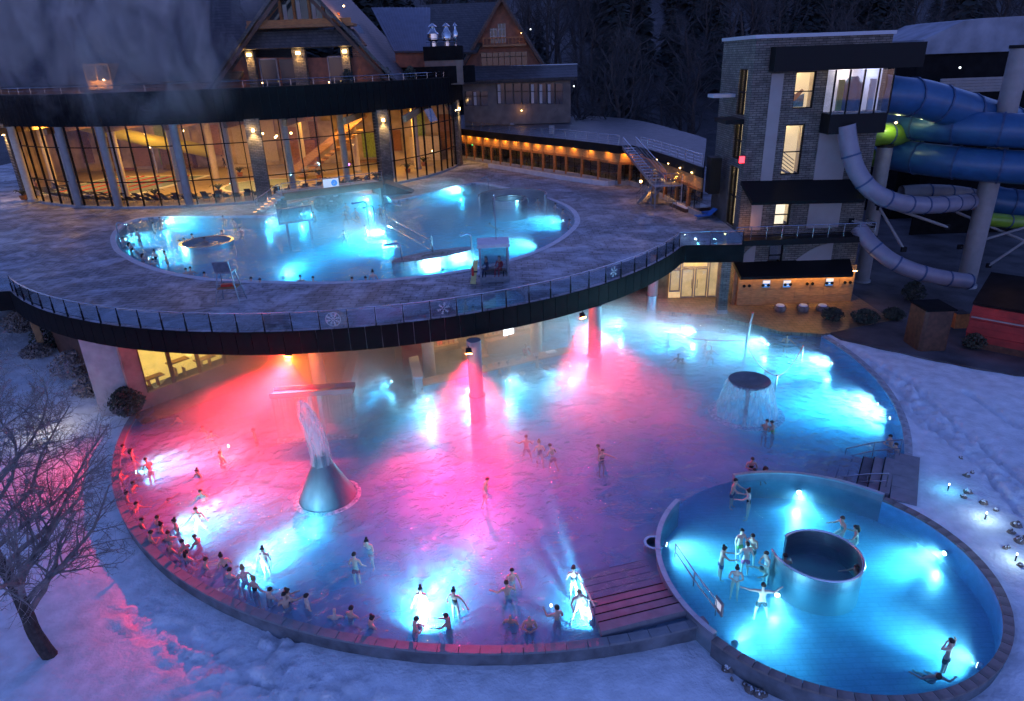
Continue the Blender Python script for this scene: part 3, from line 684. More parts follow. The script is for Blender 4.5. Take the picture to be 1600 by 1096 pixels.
# inside
tag(disc('hall_floor', FC, FR - .35, 6.72, M['hall_floor']), kind='structure')
b = MB(); b.add([(FC[0] + (FR - .4) * math.cos(2 * math.pi * i / 64), FC[1] + (FR - .4) * math.sin(2 * math.pi * i / 64), 15.0) for i in range(64)], [tuple(range(64))]); b.build('ceiling', M['hall_wall'], hall)
b = MB(); b.bx(-66, -7.5, 106.2, 106.6, 6.7, 15); b.build('back_wall', M['hall_wall'], hall)
b = MB(); b.arcwall(FC, FR - 1.2, FR - .9, 6.7, 15, rad(176), rad(207), 12); b.build('back_wall', M['hall_wall'], hall)
M['niche'] = mat('niche', (.3, .17, .06), .8, var=.3); M['green_panel'] = mat('green_panel', (.3, .42, .08), .7, var=.3)
for i in range(15):
    x = -63 + i * 3.8
    b = MB(); b.bx(x, x + random.uniform(1.2, 2.8), 105.9, 106.15, 7 + random.random() * 1.5, 9.8 + random.random() * 4); b.build('wall_panel', M[random.choice(['niche', 'wood_light', 'green_panel', 'cream_column', 'wood'])], hall)
hp = thing('indoor_pool', 'rectangular tiled indoor pool seen through the glass front of the round hall', 'pool', (-48, 88, 6.73))
b = MB(); b.prism([(-58, 84.5), (-43.5, 82.5), (-40.5, 96.5), (-55, 98.5)], 6.73, 6.83); b.build('pool_edge', M['white_plastic'], hp)
b = MB(); b.prism([(-57.4, 85.1), (-44, 83.2), (-41.2, 95.9), (-54.5, 97.8)], 6.83, 6.85); b.build('pool_surface', M['hall_pool'], hp)
for i in range(5):
    u = (i + 1) / 6; a = Vector((-57.4, 85.1)).lerp(Vector((-44, 83.2)), u); c = Vector((-54.5, 97.8)).lerp(Vector((-41.2, 95.9)), u)
    b = MB(); b.tube([(a.x, a.y, 6.9), (c.x, c.y, 6.9)], .07, 5); b.build('lane_rope', M['red_plastic'], hp)
hp2 = thing('indoor_pool', 'smaller curved indoor pool near the glass, left of the stone pillar', 'pool', (-30, 87, 6.73))
b = MB(); b.cyl((-30, 86), 5.0, 6.73, 6.85, 32); b.build('pool_edge', M['white_plastic'], hp2)
b = MB(); b.cyl((-30, 86), 4.5, 6.85, 6.87, 32); b.build('pool_surface', M['hall_pool'], hp2)
for i, (x, y) in enumerate(((-55, 80.5), (-49, 79), (-43.5, 79.5), (-37.5, 80.5), (-31, 79.5), (-24.5, 80), (-19, 83.5), (-14.5, 89), (-12, 96), (-58, 90), (-38, 92), (-20, 95), (-28, 98), (-47, 101))):
    t = thing('hall_column', f'round cream column inside the glass hall', 'column', (x, y, 6.72), 'cream columns inside the glass hall')
    b = MB(); b.cyl((x, y), .4, 6.72, 14.98, 14); b.build('shaft', M['cream_column'], t, smooth=True)
    b = MB(); b.cyl((x, y), .52, 6.72, 7.0, 14); b.build('base', M['concrete'], t, smooth=True)
st = thing('indoor_stair', 'diagonal stair with wooden balustrade inside the glass hall', 'stairs', (-22, 92, 6.72))
b = MB()
for k in range(12): b.bx(-27 + k * .75, -26.2 + k * .75, 91, 93, 6.9 + k * .5, 7.05 + k * .5)
b.build('treads', M['wood_light'], st)
for yy in (90.9, 93.1):
    b = MB(); b.slab([(-27.5, yy, 7.3), (-17.6, yy, 13.9), (-17.6, yy + .02, 14.9), (-27.5, yy + .02, 8.3)], .12); b.build('balustrade', M['wood_light'], st)
# two rows of loungers just behind the glass: one object each, copied
def make_lounger(name, label, group, m):
    t = thing(name, label, 'sun lounger', (0, 0, 0), group)
    b = MB(); b.slab([(-.33, -.95, .36), (.33, -.95, .36), (.33, .3, .36), (-.33, .3, .36)], .07); b.build('seat', m, t)
    b = MB(); b.slab([(-.33, .3, .37), (.33, .3, .37), (.33, .95, .85), (-.33, .95, .85)], .07); b.build('backrest', m, t)
    for x in (-.28, .28):
        for y in (-.8, .55):
            b = MB(); b.tube([(x, y, 0), (x, y * .95, .32)], .025, 5); b.build('leg', M['steel'], t)
    return t
lg = make_lounger('sun_lounger', 'dark sun lounger standing in the rows behind the glass of the hall', 'dark sun loungers behind the hall glass', M['dark_fabric'])
lg.location = (FC[0], FC[1] - 27.5, 6.74); first = True
for r_, cnt in ((27.7, 48), (25.5, 30)):
    for k in range(cnt):
        a = rad(215) + rad(105) * k / cnt
        if first: lg.location = (FC[0] + r_ * math.cos(a), FC[1] + r_ * math.sin(a), 6.74); lg.rotation_euler.z = a - math.pi / 2; first = False; continue
        if random.random() < .12: continue
        dup(lg, (FC[0] + r_ * math.cos(a), FC[1] + r_ * math.sin(a), 6.74), a - math.pi / 2 + random.uniform(-.1, .1))
def palm(name, label, p, group):
    t = thing(name, label, 'potted plant', p, group); b = MB(); b.lathe((p[0], p[1]), [(0, p[2]), (.3, p[2]), (.4, p[2] + .5), (0, p[2] + .5)], 10); b.build('pot', M['orange_wood'], t)
    b = MB()
    for k in range(11):
        a = k * .571; l = random.uniform(.9, 1.5); pts = [Vector((p[0] + math.cos(a) * l * u, p[1] + math.sin(a) * l * u, p[2] + .5 + 1.9 * u - 1.5 * u * u)) for u in (0, .35, .7, 1)]; s_ = Vector((-math.sin(a), math.cos(a), 0)) * .13
        for q0, q1, w0, w1 in zip(pts, pts[1:], (.4, 1, .8), (1, .8, .05)): b.add([q0 - s_ * w0, q0 + s_ * w0, q1 + s_ * w1, q1 - s_ * w1], [(0, 1, 2, 3)])
    b.build('fronds', M['bush_leaf'], t); return t
M['orange_wood'] = mat('orange_wood', (.36, .13, .035), .6, var=.3, scale=2, stretch=(1, 1, 7))
for x, y in ((-57, 82), (-40, 79), (-33.5, 81), (-27, 78.5), (-21, 83), (-16, 86), (-13, 93), (-11.5, 99), (-24, 90), (-36, 95), (-62, 92)): palm('potted_palm', 'potted palm standing inside the glass hall', (x, y, 6.74), 'potted palms inside the glass hall')
M['beam_wood'] = mat('beam_wood', (.28, .15, .06), .6, var=.3)
for k in range(9):
    x = -62 + k * 6.4; b = MB(); b.bx(x, x + .35, 77, 106, 14.3, 14.95); b.build('ceiling_beam', M['beam_wood'], hall)
for k in range(6):
    z = 10.2 if k % 2 else 7.0; x = -60 + k * 9.2; b = MB(); b.bx(x, x + 4.5, 104.6, 106.15, 6.74, z); b.build('gallery_block', M[('wood', 'niche', 'cream_column')[k % 3]], hall)
M['water_slide_yellow'] = mat('water_slide_yellow', (.55, .5, .05), .4)
tq = thing('indoor_slide', 'yellow green tube slide curving at the back of the glass hall', 'water slide', (-52, 102, 6.7)); b = MB(); b.tube([(-60, 103, 13.5), (-55, 101.5, 12.5), (-50, 101, 11.2), (-45, 102, 10), (-43, 104, 9)], .9, 12, False); b.build('tube', M['water_slide_yellow'], tq, smooth=True); b = MB(); b.tube([(-50, 101, 6.7), (-50, 101, 10.4)], .2, 8); b.build('support', M['steel'], tq)
# lights inside
for x, y in ((-55, 86), (-47, 84), (-40, 82), (-33, 82), (-26, 83), (-19, 88), (-14, 96), (-50, 96), (-38, 97), (-26, 97)):
    lamp('hall_light', 'AREA', (x, y, 14.7), random.choice((250, 500, 900, 1200)) * HALLG, (1, .5, .1), size=(2, 2), aim=(0, 0, -1))
def bulb(name, label, p, col, e, r=.09, cat='lamp', group=None, m=None):
    t = thing(name, label, cat, p, group)
    b = MB(); b.lathe((p[0], p[1]), [(0, p[2] - r), (r * .7, p[2] - r * .7), (r, p[2]), (r * .7, p[2] + r * .7), (0, p[2] + r)], 10); b.build('globe', m or emis('glow', col, 40), t, smooth=True)
    b = MB(); b.cyl((p[0], p[1]), r * .5, p[2] + r * .8, p[2] + r * 1.6, 8); b.build('socket', M['black_metal'], t)
    if e: lamp('bulb_light', 'POINT', (p[0], p[1], p[2]), e, col, parent=t, radius=r)
    return t
M['violet_lamp'] = emis('violet_lamp', (.6, .1, 1), 14)
for px, py, lab, m in ((545, 257, 'violet lamp glowing inside the glass hall', M['violet_lamp']), (430, 215, 'bare warm lamp inside the hall beside the lit stone pillar', M['warm_lamp']), (676, 236, 'warm round lamp inside the hall near its right end', M['warm_lamp']), (234, 230, 'small white lamp inside the hall above the lane pool', M['warm_lamp'])):
    p = aty(px, py, 92 if px > 600 else 86); bulb('hall_lamp', lab, tuple(p), (1, .6, .25) if m != M['violet_lamp'] else (.5, .1, 1), 60 if m == M['violet_lamp'] else 20, .12, m=m)

for i, (x, y) in enumerate(((-52, 83), (-45, 90), (-38, 85), (-31, 92), (-25, 84), (-20, 90), (-16, 94), (-34, 99), (-57, 94), (-28, 88))): bulb('pendant_lamp', 'small glowing pendant lamp hanging inside the glass hall', (x, y, 12.4 + (i % 3) * .6), (1, .6, .25), 0, .13, group='pendant lamps inside the glass hall', m=M['warm_lamp'])
# terrace on the hall roof with its rail
b = MB(); b.add([(FC[0] + (FR - .3) * math.cos(ha0 + (ha1 - ha0) * i / 60), FC[1] + (FR - .3) * math.sin(ha0 + (ha1 - ha0) * i / 60), 17.7) for i in range(61)], [tuple(range(61))]); tag(b.build('hall_roof_terrace', M['slate']), kind='structure')
hr = thing('roof_railing', 'thin steel railing along the edge of the hall roof terrace', 'railing', (FC[0], FC[1], HTOP))
pts = [(FC[0] + (FR - .1) * math.cos(ha0 + (ha1 - ha0) * i / 80), FC[1] + (FR - .1) * math.sin(ha0 + (ha1 - ha0) * i / 80)) for i in range(81)]
for z, r in ((18.95, .035), (18.65, .015)):
    b = MB(); b.tube([(p[0], p[1], z) for p in pts], r, 5); b.build('rail', M['steel'], hr)
b = MB(); b.tube([(0, 0, 0), (0, 0, .65)], .02, 5); pm = b.mesh('post', M['steel'])
for p in pts[::2]: inst(pm, 'post', hr, (p[0] - FC[0], p[1] - FC[1], 0))

# ------------------------------------------------------------------ chalet above the hall
M['orange_wood'] = mat('orange_wood', (.36, .13, .035), .6, var=.3, scale=2, stretch=(1, 1, 7))
M['brown_siding'] = mat('brown_siding', (.22, .075, .04), .65, var=.3, scale=1.5)
M['dark_pane'] = mat('dark_pane', (.03, .035, .045), .08)
M['curtain'] = mat('curtain', (.45, .4, .38), .8)
ch = thing('chalet', 'big chalet with steep slate gable and orange timber attic above the glass hall', 'house', (-23, 88, 17.7))
AX, AZ, BXL, BXR, BZ, GY = -23.2, 29.6, -34.6, -11.3, 17.7, 88.0
def roof_slab(b, p): return b.slab(p, .35)
b = MB(); b.slab([(AX, GY - 1.3, AZ + .2), (AX, GY + 26, AZ + .2), (BXR - .8, GY + 26, BZ - .3), (BXR - .8, GY - 1.3, BZ - .3)][::-1], -.35); b.build('roof', M['slate'], ch)
b = MB(); b.slab([(AX, GY - 1.3, AZ + .2), (BXL + .8 - 1.6, GY - 1.3, BZ - .3), (BXL + .8 - 1.6, GY + 26, BZ - .3), (AX, GY + 26, AZ + .2)][::-1], -.35); b.build('roof', M['slate'], ch)
for sx in (-1, 1):   # barge boards
    bx0 = BXR - .8 if sx > 0 else BXL - .8
    b = MB(); b.slab([(AX, GY - 1.4, AZ - .15), (bx0, GY - 1.4, BZ - .65), (bx0, GY - 1.4, BZ - 1.2), (AX, GY - 1.4, AZ - .7)], .14); b.build('barge_board', M['wood_dark'], ch)
def zl(x): return BZ + (AZ - BZ) * (1 - abs(x - AX) / ((BXR - BXL) / 2)) - .5
b = MB(); b.prism_y([(BXL + .5, BZ), (BXR - .5, BZ), (BXR - 3.8, zl(BXR - 3.8)), (BXL + 3.8, zl(BXL + 3.8))], GY + .3, GY + .6); b.build('wall', M['brown_siding'], ch)
b = MB(); b.prism_y([(AX - 5.4, 24.5), (AX + 5.4, 24.5), (AX, AZ - .6)], GY + 1.6, GY + 1.9); b.build('attic_wall', M['orange_wood'], ch)
# siding boards, one by one, left and right of the doors
for (xa, xb) in ((-33.6, -29.6), (-17.6, -12.6)):
    for k in range(22):
        z = 17.9 + k * .21; x0, x1 = xa, xb
        lim = lambda x, s: x
        if z > 17.9:
            ed = (BXR - BXL) / 2 * (1 - (z + .7 - BZ) / (AZ - BZ)); x0 = max(x0, AX - ed); x1 = min(x1, AX + ed)
        if x1 - x0 < .5: continue
        b = MB(); b.bx(x0, x1, GY + .2, GY + .3, z, z + .185); b.build('board', M['brown_siding'], ch)
b = MB(); b.slab([(AX - 7.6, GY - .9, 22.2), (AX + 7.6, GY - .9, 22.2), (AX + 6.0, GY + .4, 24.0), (AX - 6.0, GY + .4, 24.0)], .2); b.build('canopy', M['slate'], ch)
b = MB(); b.bx(AX - 6.2, AX + 6.2, GY - .6, GY + 1.7, 24.3, 24.6); b.build('balcony_floor', M['wood'], ch)
b = MB(); b.bx(AX - 6.0, AX + 6.0, GY - .62, GY - .52, 24.6, 25.15); b.build('balcony_front', M['orange_wood'], ch)
for x in (-4.2, -2.5, -.9, .9, 2.5, 4.2):
    h = 25.2 + (4.3 - abs(x)) * .98
    b = MB(); b.bx(AX + x - .14, AX + x + .14, GY + 1.3, GY + 1.6, 24.6, h + .5); b.build('post', M['orange_wood'], ch)
for x0, x1 in ((-4, -2.7), (-2.3, -1.1), (-.7, .7), (1.1, 2.3), (2.7, 4)):
    h0, h1 = 25.1 + (4.3 - abs(x0)) * .95, 25.1 + (4.3 - abs(x1)) * .95
    b = MB(); b.prism_y([(AX + x0, 24.7), (AX + x1, 24.7), (AX + x1, h1), (AX + x0, h0)], GY + 1.5, GY + 1.58); w_ = b.build('window', M['dark_pane'], ch)
    b = MB(); b.bx(AX + x0 + .1, AX + x0 + .55, GY + 1.44, GY + 1.49, 24.8, min(h0, h1) - .15); b.build('curtain', M['curtain'], w_)
for px in (395, 471, 543):
    p = aty(px, 112, GY - .2); wd = 1.5 if px == 471 else .95
    b = MB(); b.bx(p.x - wd / 2, p.x + wd / 2, GY - .5, GY + .4, 17.7, 22.0); pl = b.build('stone_pillar', M['stone_wall'], ch)
    b = MB(); b.bx(p.x - .22, p.x + .22, GY - .75, GY - .5, 21.45, 21.75); b.build('wall_lamp', M['warm_lamp'], pl)
    lamp('pillar_light', 'SPOT', (p.x, GY - 1.0, 21.5), 130, (1, .55, .15), radius=.08, aim=(0, .35, -1), spot=100, blend=.8)
    lamp('pillar_light', 'POINT', (p.x, GY - 1.0, 21.7), 14, (1, .55, .15), radius=.08)
for px0, px1 in ((407, 432), (514, 535), (437, 463)):
    a, c = aty(px0, 105, GY), aty(px1, 105, GY)
    b = MB(); b.bx(a.x, c.x, GY + .1, GY + .2, 17.75, 21.0); d = b.build('terrace_door', M['dark_pane'], ch)
    if px0 != 437:
        for (u0, u1, z0, z1) in ((a.x - .12, a.x, 17.75, 21.1), (c.x, c.x + .12, 17.75, 21.1), (a.x - .12, c.x + .12, 21.0, 21.15)):
            b = MB(); b.bx(u0, u1, GY + .02, GY + .22, z0, z1); b.build('frame', M['white_plaster'], d)
lamp('attic_light', 'POINT', (AX + 5.6, GY + .7, 26.2), 260, (1, .38, .05), radius=.1)
lamp('attic_light', 'POINT', (AX - 3.6, GY + .5, 26.6), 110, (1, .38, .05), radius=.1)
bulb('porch_lamp', 'glowing lamp under the right gable edge of the big chalet attic', (AX + 5.2, GY + .2, 26.4), (1, .5, .1), 0, .1, m=M['warm_lamp'])
lamp('terrace_light', 'POINT', (-25, GY - 2.5, 18.6), 10, (1, .45, .15), radius=.1)
# main roof to the left
mr = thing('long_roof_house', 'long dark slate roof with open dormer window behind the rising steam', 'house', (-56, 92, 17.7))
b = MB(); b.slab([(-84, 87.2, 19.0), (-31.2, 87.2, 19.0), (-24.5, 102, 32), (-84, 102, 32)], .35); b.build('roof', M['slate'], mr)
b = MB(); b.bx(-84, -31.5, 88.5, 88.9, 17.6, 19.2); b.build('wall', M['brown_siding'], mr)
dx0, dx1 = aty(124, 120, 86.5).x, aty(172, 120, 86.5).x
dm = b = MB(); b.bx(dx0 + .4, dx1 - .2, 87, 89.5, 18.4, 21.2); dmo = b.build('dormer', M['wood_light'], mr)
b = MB(); b.bx(dx0 + .55, dx1 - .35, 86.94, 86.99, 19.4, 21.0); w_ = b.build('pane', M['dark_pane'], dmo)
b = MB(); b.bx((dx0 + dx1) / 2, (dx0 + dx1) / 2 + .15, 86.88, 86.93, 19.4, 21.0); b.build('glazing_bar', M['wood_light'], dmo)
b = MB(); b.slab([(dx0 - .2, 86.6, 21.3), (dx0 + .9, 86.6, 22.1), (dx0 + .9, 89, 22.1), (dx0 - .2, 89, 21.3)], .1); b.build('open_sash', M['rail_glass'], dmo)
lamp('dormer_light', 'POINT', ((dx0 + dx1) / 2, 85.6, 19.4), 110, (1, .6, .35), radius=.1)
# lower wing with standing seam roof
sw = thing('metal_roof_wing', 'low wing with bluish standing seam metal roof right of the big gable', 'house', (-8, 104, 18))
q = [aty(616, 80, 99), aty(672, 80, 99), aty(672, 12, 109), aty(580, 12, 109)]
M['seam_roof'] = mat('seam_roof', (.16, .17, .22), .4, metal=.4, var=.12, scale=1)
b = MB(); b.slab(q, .25); rf = b.build('roof', M['seam_roof'], sw)
for k in range(1, 16):
    u = k / 16; a = q[0].lerp(q[1], u); c = q[3].lerp(q[2], u); nrm = (q[1] - q[0]).cross(q[3] - q[0]).normalized() * .05
    b = MB(); b.tube([a + nrm, c + nrm], .05, 4); b.build('standing_seam', M['seam_roof'], rf)
b = MB(); b.bx(q[0].x, q[1].x + 4, 99.6, 100, 17.5, q[0].z - .1); b.build('wall', M['brown_siding'], sw)
a = aty(585, 50, 97); b = MB(); b.slab([aty(551, 40, 92), aty(562, 40, 92), aty(570, 53, 91.5), aty(556, 53, 91.5)], .15); sk = b.build('skylight', M['rail_glass'], sw)
# big roof behind
b = MB(); b.slab([aty(655, 82, 113), aty(745, 82, 113), aty(790, 3, 124), aty(655, 8, 124)], .3); b.build('roof', M['slate'], sw)
# dark tank block with ducts
hv = thing('ventilation_block', 'beige and dark plant room with shiny silver ventilation ducts on top', 'plant room', (-6.5, 97, 17))
a0, a1 = aty(664, 108, 97), aty(723, 108, 97)
b = MB(); b.bx(a0.x, a1.x, 97, 100, 17.3, 20.3); b.build('wall', M['dim_wall'], hv)
b = MB(); b.bx(a0.x - .05, a1.x + .05, 96.9, 100.1, 20.3, 22.0); b.build('upper_cladding', M['dark_cladding'], hv)
for px, py, r in ((676, 50, .75), (697, 46, .65), (711, 50, .35)):
    p = aty(px, py, 98); b = MB(); b.lathe((p.x, p.y), [(0, 22), (r * .6, 22), (r * .6, 22.6), (r, 22.8), (r, 23.5), (r * .5, 23.9), (r * .4, 24.3), (r * .8, 24.35), (0, 24.8)], 14); b.build('duct', M['steel'], hv, smooth=True)
b = MB(); b.tube([(a0.x + .4, 97.2, 22.5), (a1.x - .4, 97.2, 22.5)], .04, 5); b.tube([(a0.x + .4, 97.2, 22.9), (a1.x - .4, 97.2, 22.9)], .04, 5); b.build('guard_rail', M['steel'], hv)
b = MB(); b.arcwall((-8.5, 102), 5, 5.6, 17.5, 19.6, rad(200), rad(330), 12); b.build('drum_wall', M['dark_cladding'], hv)
# plants on the roof terrace
def bush(name, label, p, r, h, n, mats, group=None, cat='shrub'):
    t = thing(name, label, cat, p, group)
    b = MB(); b.tube([p, (p[0], p[1], p[2] + h * .5)], [.08, .04], 5); b.build('stem', M['bark'], t)
    b = MB()
    for i in range(n):
        u = random.random(); a = random.random() * 6.283; rr = r * math.sqrt(random.random()) * math.sin(math.pi * (.12 + .8 * u)); c = Vector((p[0] + rr * math.cos(a), p[1] + rr * math.sin(a), p[2] + .1 + u * h))
        s = .05 + .1 * random.random(); d1 = Vector((random.gauss(0, 1), random.gauss(0, 1), random.gauss(0, 1))).normalized() * s; d2 = Vector((random.gauss(0, 1), random.gauss(0, 1), random.gauss(0, 1))).normalized() * s * .7
        b.add([c - d1, c + d2, c + d1, c - d2], [(0, 1, 2, 3)])
    b.build('foliage', mats, t); return t
for px, lab in ((545, 'small dark conifer shrub on the hall roof beside the right stone pillar'), (605, 'small dark shrub on the hall roof at the foot of the gable'), (643, 'small dark shrub on the hall roof right of the gable')):
    p = aty(px, 135, 84 + (px - 545) * .06); bush('terrace_shrub', lab, (p.x, p.y, 17.75), .8, 1.9, 700, M['bush_leaf'])
# two round white signs with round heads on the balcony rail were skipped: only rail and lamps show here
# ------------------------------------------------------------------ small chalet and the low wing beneath it
GY2 = 115.0
c2 = thing('chalet', 'smaller chalet with steep gable and lit balcony, right of the metal ducts', 'house', (.8, GY2, 12))
ax, az = aty(783, -8, GY2).x, aty(783, -8, GY2).z; bl, br_ = aty(722, 96, GY2), aty(852, 100, GY2)
for sx, e in ((-1, bl), (1, br_)):
    qd = [(ax, GY2 - 1.5, az), (e.x, GY2 - 1.5, e.z - .2), (e.x, GY2 + 16, e.z - .2), (ax, GY2 + 16, az)]
    b = MB(); b.slab(qd, .35 * sx); b.build('roof', M['slate'], c2)
    b = MB(); b.slab([(ax, GY2 - 1.6, az - .4), (e.x, GY2 - 1.6, e.z - .6), (e.x, GY2 - 1.6, e.z - 1.2), (ax, GY2 - 1.6, az - 1.0)], .14); b.build('barge_board', M['wood_dark'], c2)
b = MB(); b.prism_y([(bl.x + .5, 15), (br_.x - .5, 15), (br_.x - .5, br_.z - .6), (ax, az - .7), (bl.x + .5, bl.z - .6)], GY2, GY2 + .4); b.build('wall', M['brown_siding'], c2)
b = MB(); b.bx(ax - 3.1, ax + 3.6, GY2 - 1.3, GY2, 22.0, 22.3); b.build('balcony_floor', M['wood'], c2)
b = MB()
for k in range(12): b.bx(ax - 3 + k * .55, ax - 2.9 + k * .55, GY2 - 1.25, GY2 - 1.15, 22.3, 23.2)
b.bx(ax - 3.1, ax + 3.6, GY2 - 1.3, GY2 - 1.15, 23.15, 23.3); b.build('balcony_rail', M['orange_wood'], c2)
for k in range(2):
    b = MB(); x0 = ax - 1.9 + k * 1.25; b.bx(x0, x0 + 1.1, GY2 - .08, GY2 - .02, 22.5, 25.2 - (1 - k) * .6); w_ = b.build('window', M['dark_pane'], c2)
    b = MB()
    for u in (0, .52, 1.04): b.bx(x0 + u, x0 + u + .1, GY2 - .14, GY2 - .09, 22.5, 25.2 - (1 - k) * .6)
    for z in (23.4, 24.4): b.bx(x0, x0 + 1.14, GY2 - .15, GY2 - .085, z, z + .1)
    b.build('glazing_bar', M['curtain'], w_)
lamp('balcony_light', 'POINT', (ax + 3.0, GY2 - .7, 24.2), 60, (1, .38, .08), radius=.1)
bulb('porch_lamp', 'small glowing lamp on the balcony of the smaller chalet', (ax + 2.9, GY2 - .9, 23.8), (1, .5, .2), 0, .1, m=M['warm_lamp'])
for k in range(4):
    x0 = ax - 3.4 + k * 1.8
    b = MB(); b.bx(x0, x0 + 1.7, GY2 - .1, GY2 - .02, 19.0, 21.2); w_ = b.build('window', M['dark_pane'], c2)
    b = MB(); b.bx(x0 + .8, x0 + .9, GY2 - .16, GY2 - .1, 19.0, 21.2); b.bx(x0, x0 + 1.7, GY2 - .17, GY2 - .1, 20.5, 20.6); b.build('glazing_bar', M['black_metal'], w_)
lw = thing('low_wing', 'long low wing with dark lean-to roof and a row of windows below the smaller chalet', 'building', (2.5, 108, 11))
L0, L1 = aty(722, 125, 109).x, aty(892, 125, 109).x
b = MB(); b.bx(L0, L1, 109.4, 113, 11, 17.2); b.build('wall', M['dim_wall'], lw)
q = [aty(714, 128, 108.4), aty(902, 120, 108.4), aty(902, 101, 113), aty(714, 104, 113)]
b = MB(); b.slab(q, .5); b.build('roof', M['slate'], lw)
b = MB(); b.bx(q[3].x, q[2].x, 112.9, 113.1, q[2].z, q[2].z + .15); b.build('ridge_cap', M['frost'], lw)
for px in list(range(727, 763, 12)) + list(range(777, 872, 13)):
    a, c = aty(px, 150, 109.3).x, aty(px + 11, 150, 109.3).x; zt = aty(px, 131 if px > 770 else 143, 109.3).z; zb = aty(px, 163 if px > 770 else 166, 109.3).z
    b = MB(); b.bx(a, c, 109.28, 109.36, zb, zt); w_ = b.build('window', M['dark_pane'], lw)
    if random.random() < .6:
        b = MB(); b.bx(a + .1, a + .5, 109.2, 109.26, zb + .1, zt - .1); b.build('curtain', M['curtain'], w_)
    b = MB(); b.bx(a - .05, a + .03, 109.18, 109.3, zb, zt); b.bx(a, c, 109.17, 109.27, (zb + zt) / 2 + .3, (zb + zt) / 2 + .4); b.build('frame', M['black_metal'], w_)
lamp('wing_light', 'POINT', tuple(aty(815, 172, 108.6)), 14, (1, .45, .1), radius=.1)
bulb('wall_lamp', 'small amber lamp low on the wall of the low wing', tuple(aty(815, 173, 109)), (1, .5, .1), 0, .09, m=M['warm_lamp'])
for px, py, lab in ((410, 130, 'tiny white lamp on the roof terrace beside the left glazed door'), (514, 129, 'tiny white lamp on the roof terrace beside the right glazed door')):
    bulb('terrace_lamp', lab, tuple(aty(px, py, GY - 3)), (1, .8, .6), 3, .07, m=M['warm_lamp'])
# ------------------------------------------------------------------ restaurant pavilion under the curved roof
PF = [at(*p, 10.9) for p in ((700, 200), (726, 203), (780, 209), (830, 214), (884, 219), (935, 225), (968, 229), (985, 228), (1003, 232), (1023, 238), (1060, 250), (1099, 264))]
PB = [at(*p, 10.9) for p in ((700, 182), (765, 176), (820, 176), (870, 178), (920, 181), (973, 185), (1000, 189), (1028, 195), (1050, 201), (1072, 207), (1090, 212), (1104, 217))]
pv = thing('restaurant_pavilion', 'low curved pavilion with timber posts and amber light strip under its eave', 'building', (5, 85, 6.5))
M['roof_deck'] = brickmat('roof_deck', (.13, .12, .125), (.16, .15, .155), (.07, .07, .07), 1.0, bw=2.5, bh=.5, ms=.03, rough=.5, bump=.4, axis='XY', var=.6)
b = MB(); n = len(PF); V = [tuple(p) for p in PF] + [tuple(p) for p in PB] + [(p.x, p.y, 10.3) for p in PF] + [(p.x, p.y, 10.3) for p in PB]
Fs = [(i, i + 1, n + i + 1, n + i) for i in range(n - 1)] + [(2 * n + i + 1, 2 * n + i, 3 * n + i, 3 * n + i + 1) for i in range(n - 1)] + [(i + 1, i, 2 * n + i, 2 * n + i + 1) for i in range(n - 1)] + [(n + i, n + i + 1, 3 * n + i + 1, 3 * n + i) for i in range(n - 1)]
b.add(V, Fs); b.build('roof', M['roof_deck'], pv)
b = MB(); b.wallpath([(p.x, p.y) for p in PF], .12, 10.1, 10.98); b.build('eave_fascia', M['black_metal'], pv)
# frieze of timber panels lit by the strip, then posts and panes below
IN = []
for i, p in enumerate(PF):
    d = (PB[i] - p); d.z = 0; d.normalize(); IN.append(p + d * (1.1 if i < 6 else .8))
FR_ = [(IN[i], IN[i + 1]) for i in range(len(IN) - 1)]
for a, c in FR_:
    d = c - a; L = Vector((d.x, d.y)).length; k = max(1, round(L / 2.6)); rz = math.atan2(d.y, d.x)
    for j in range(k):
        m = a.lerp(c, (j + .5) / k); w_ = L / k; u = Vector((math.cos(rz), math.sin(rz), 0)); nr = Vector((-u.y, u.x, 0))
        b = MB(); b.box((m.x, m.y, 9.6), (w_ - .04, .1, 1.15), rz); b.build('frieze_panel', M['wood_light'], pv)
        b = MB(); b.box((m.x, m.y, 8.9), (w_, .2, .22), rz); b.build('timber_beam', M['wood'], pv)
        pe = a.lerp(c, j / k); b = MB(); b.box((pe.x, pe.y, 7.9), (.34, .34, 2.4), rz); b.build('timber_post', M['wood'], pv)
        b = MB(); b.box((m.x, m.y, 7.9), (w_ - .36, .03, 1.75), rz); pane = b.build('pane', M['glass'], pv)
        b = MB(); b.box((m.x, m.y, 7.9), (.05, .07, 1.75), rz); b.box((m.x, m.y, 8.2), (w_ - .36, .06, .05), rz); b.build('glazing_bar', M['black_metal'], pane)
        q = a.lerp(c, (j + .5) / k) - nr * .45
        lamp('eave_light', 'SPOT', (q.x, q.y, 10.2), 75, (1, .43, .05), radius=.06, aim=(nr.x * .35, nr.y * .35, -1), spot=150, blend=.9)
        b = MB(); b.box((q.x, q.y, 10.27), (.25, .06, .05), rz); b.build('eave_fitting', M['warm_lamp'], pv)
    b = MB(); b.wallpath([(a.x - .0, a.y), (c.x, c.y)], .3, 6.45, 7.0); b.build('sill_wall', M['concrete'], pv)
bw_ = [p + (PB[i] - PF[i]).normalized() * 9 for i, p in enumerate(PF)]
b = MB(); b.wallpath([(p.x, p.y) for p in bw_], .2, 6.5, 10.3); b.build('back_wall', M['wood_dark'], pv)
M['table_wood'] = mat('table_wood', (.25, .12, .05), .5)
tb = thing('dining_table', 'round dining table with chairs behind the pavilion glazing', 'table', (0, 0, 0), 'dining tables inside the pavilion')
b = MB(); b.cyl((0, 0), .55, .72, .76, 14); b.build('top', M['table_wood'], tb); b = MB(); b.cyl((0, 0), .06, 0, .72, 8); b.build('leg', M['black_metal'], tb)
fst = True
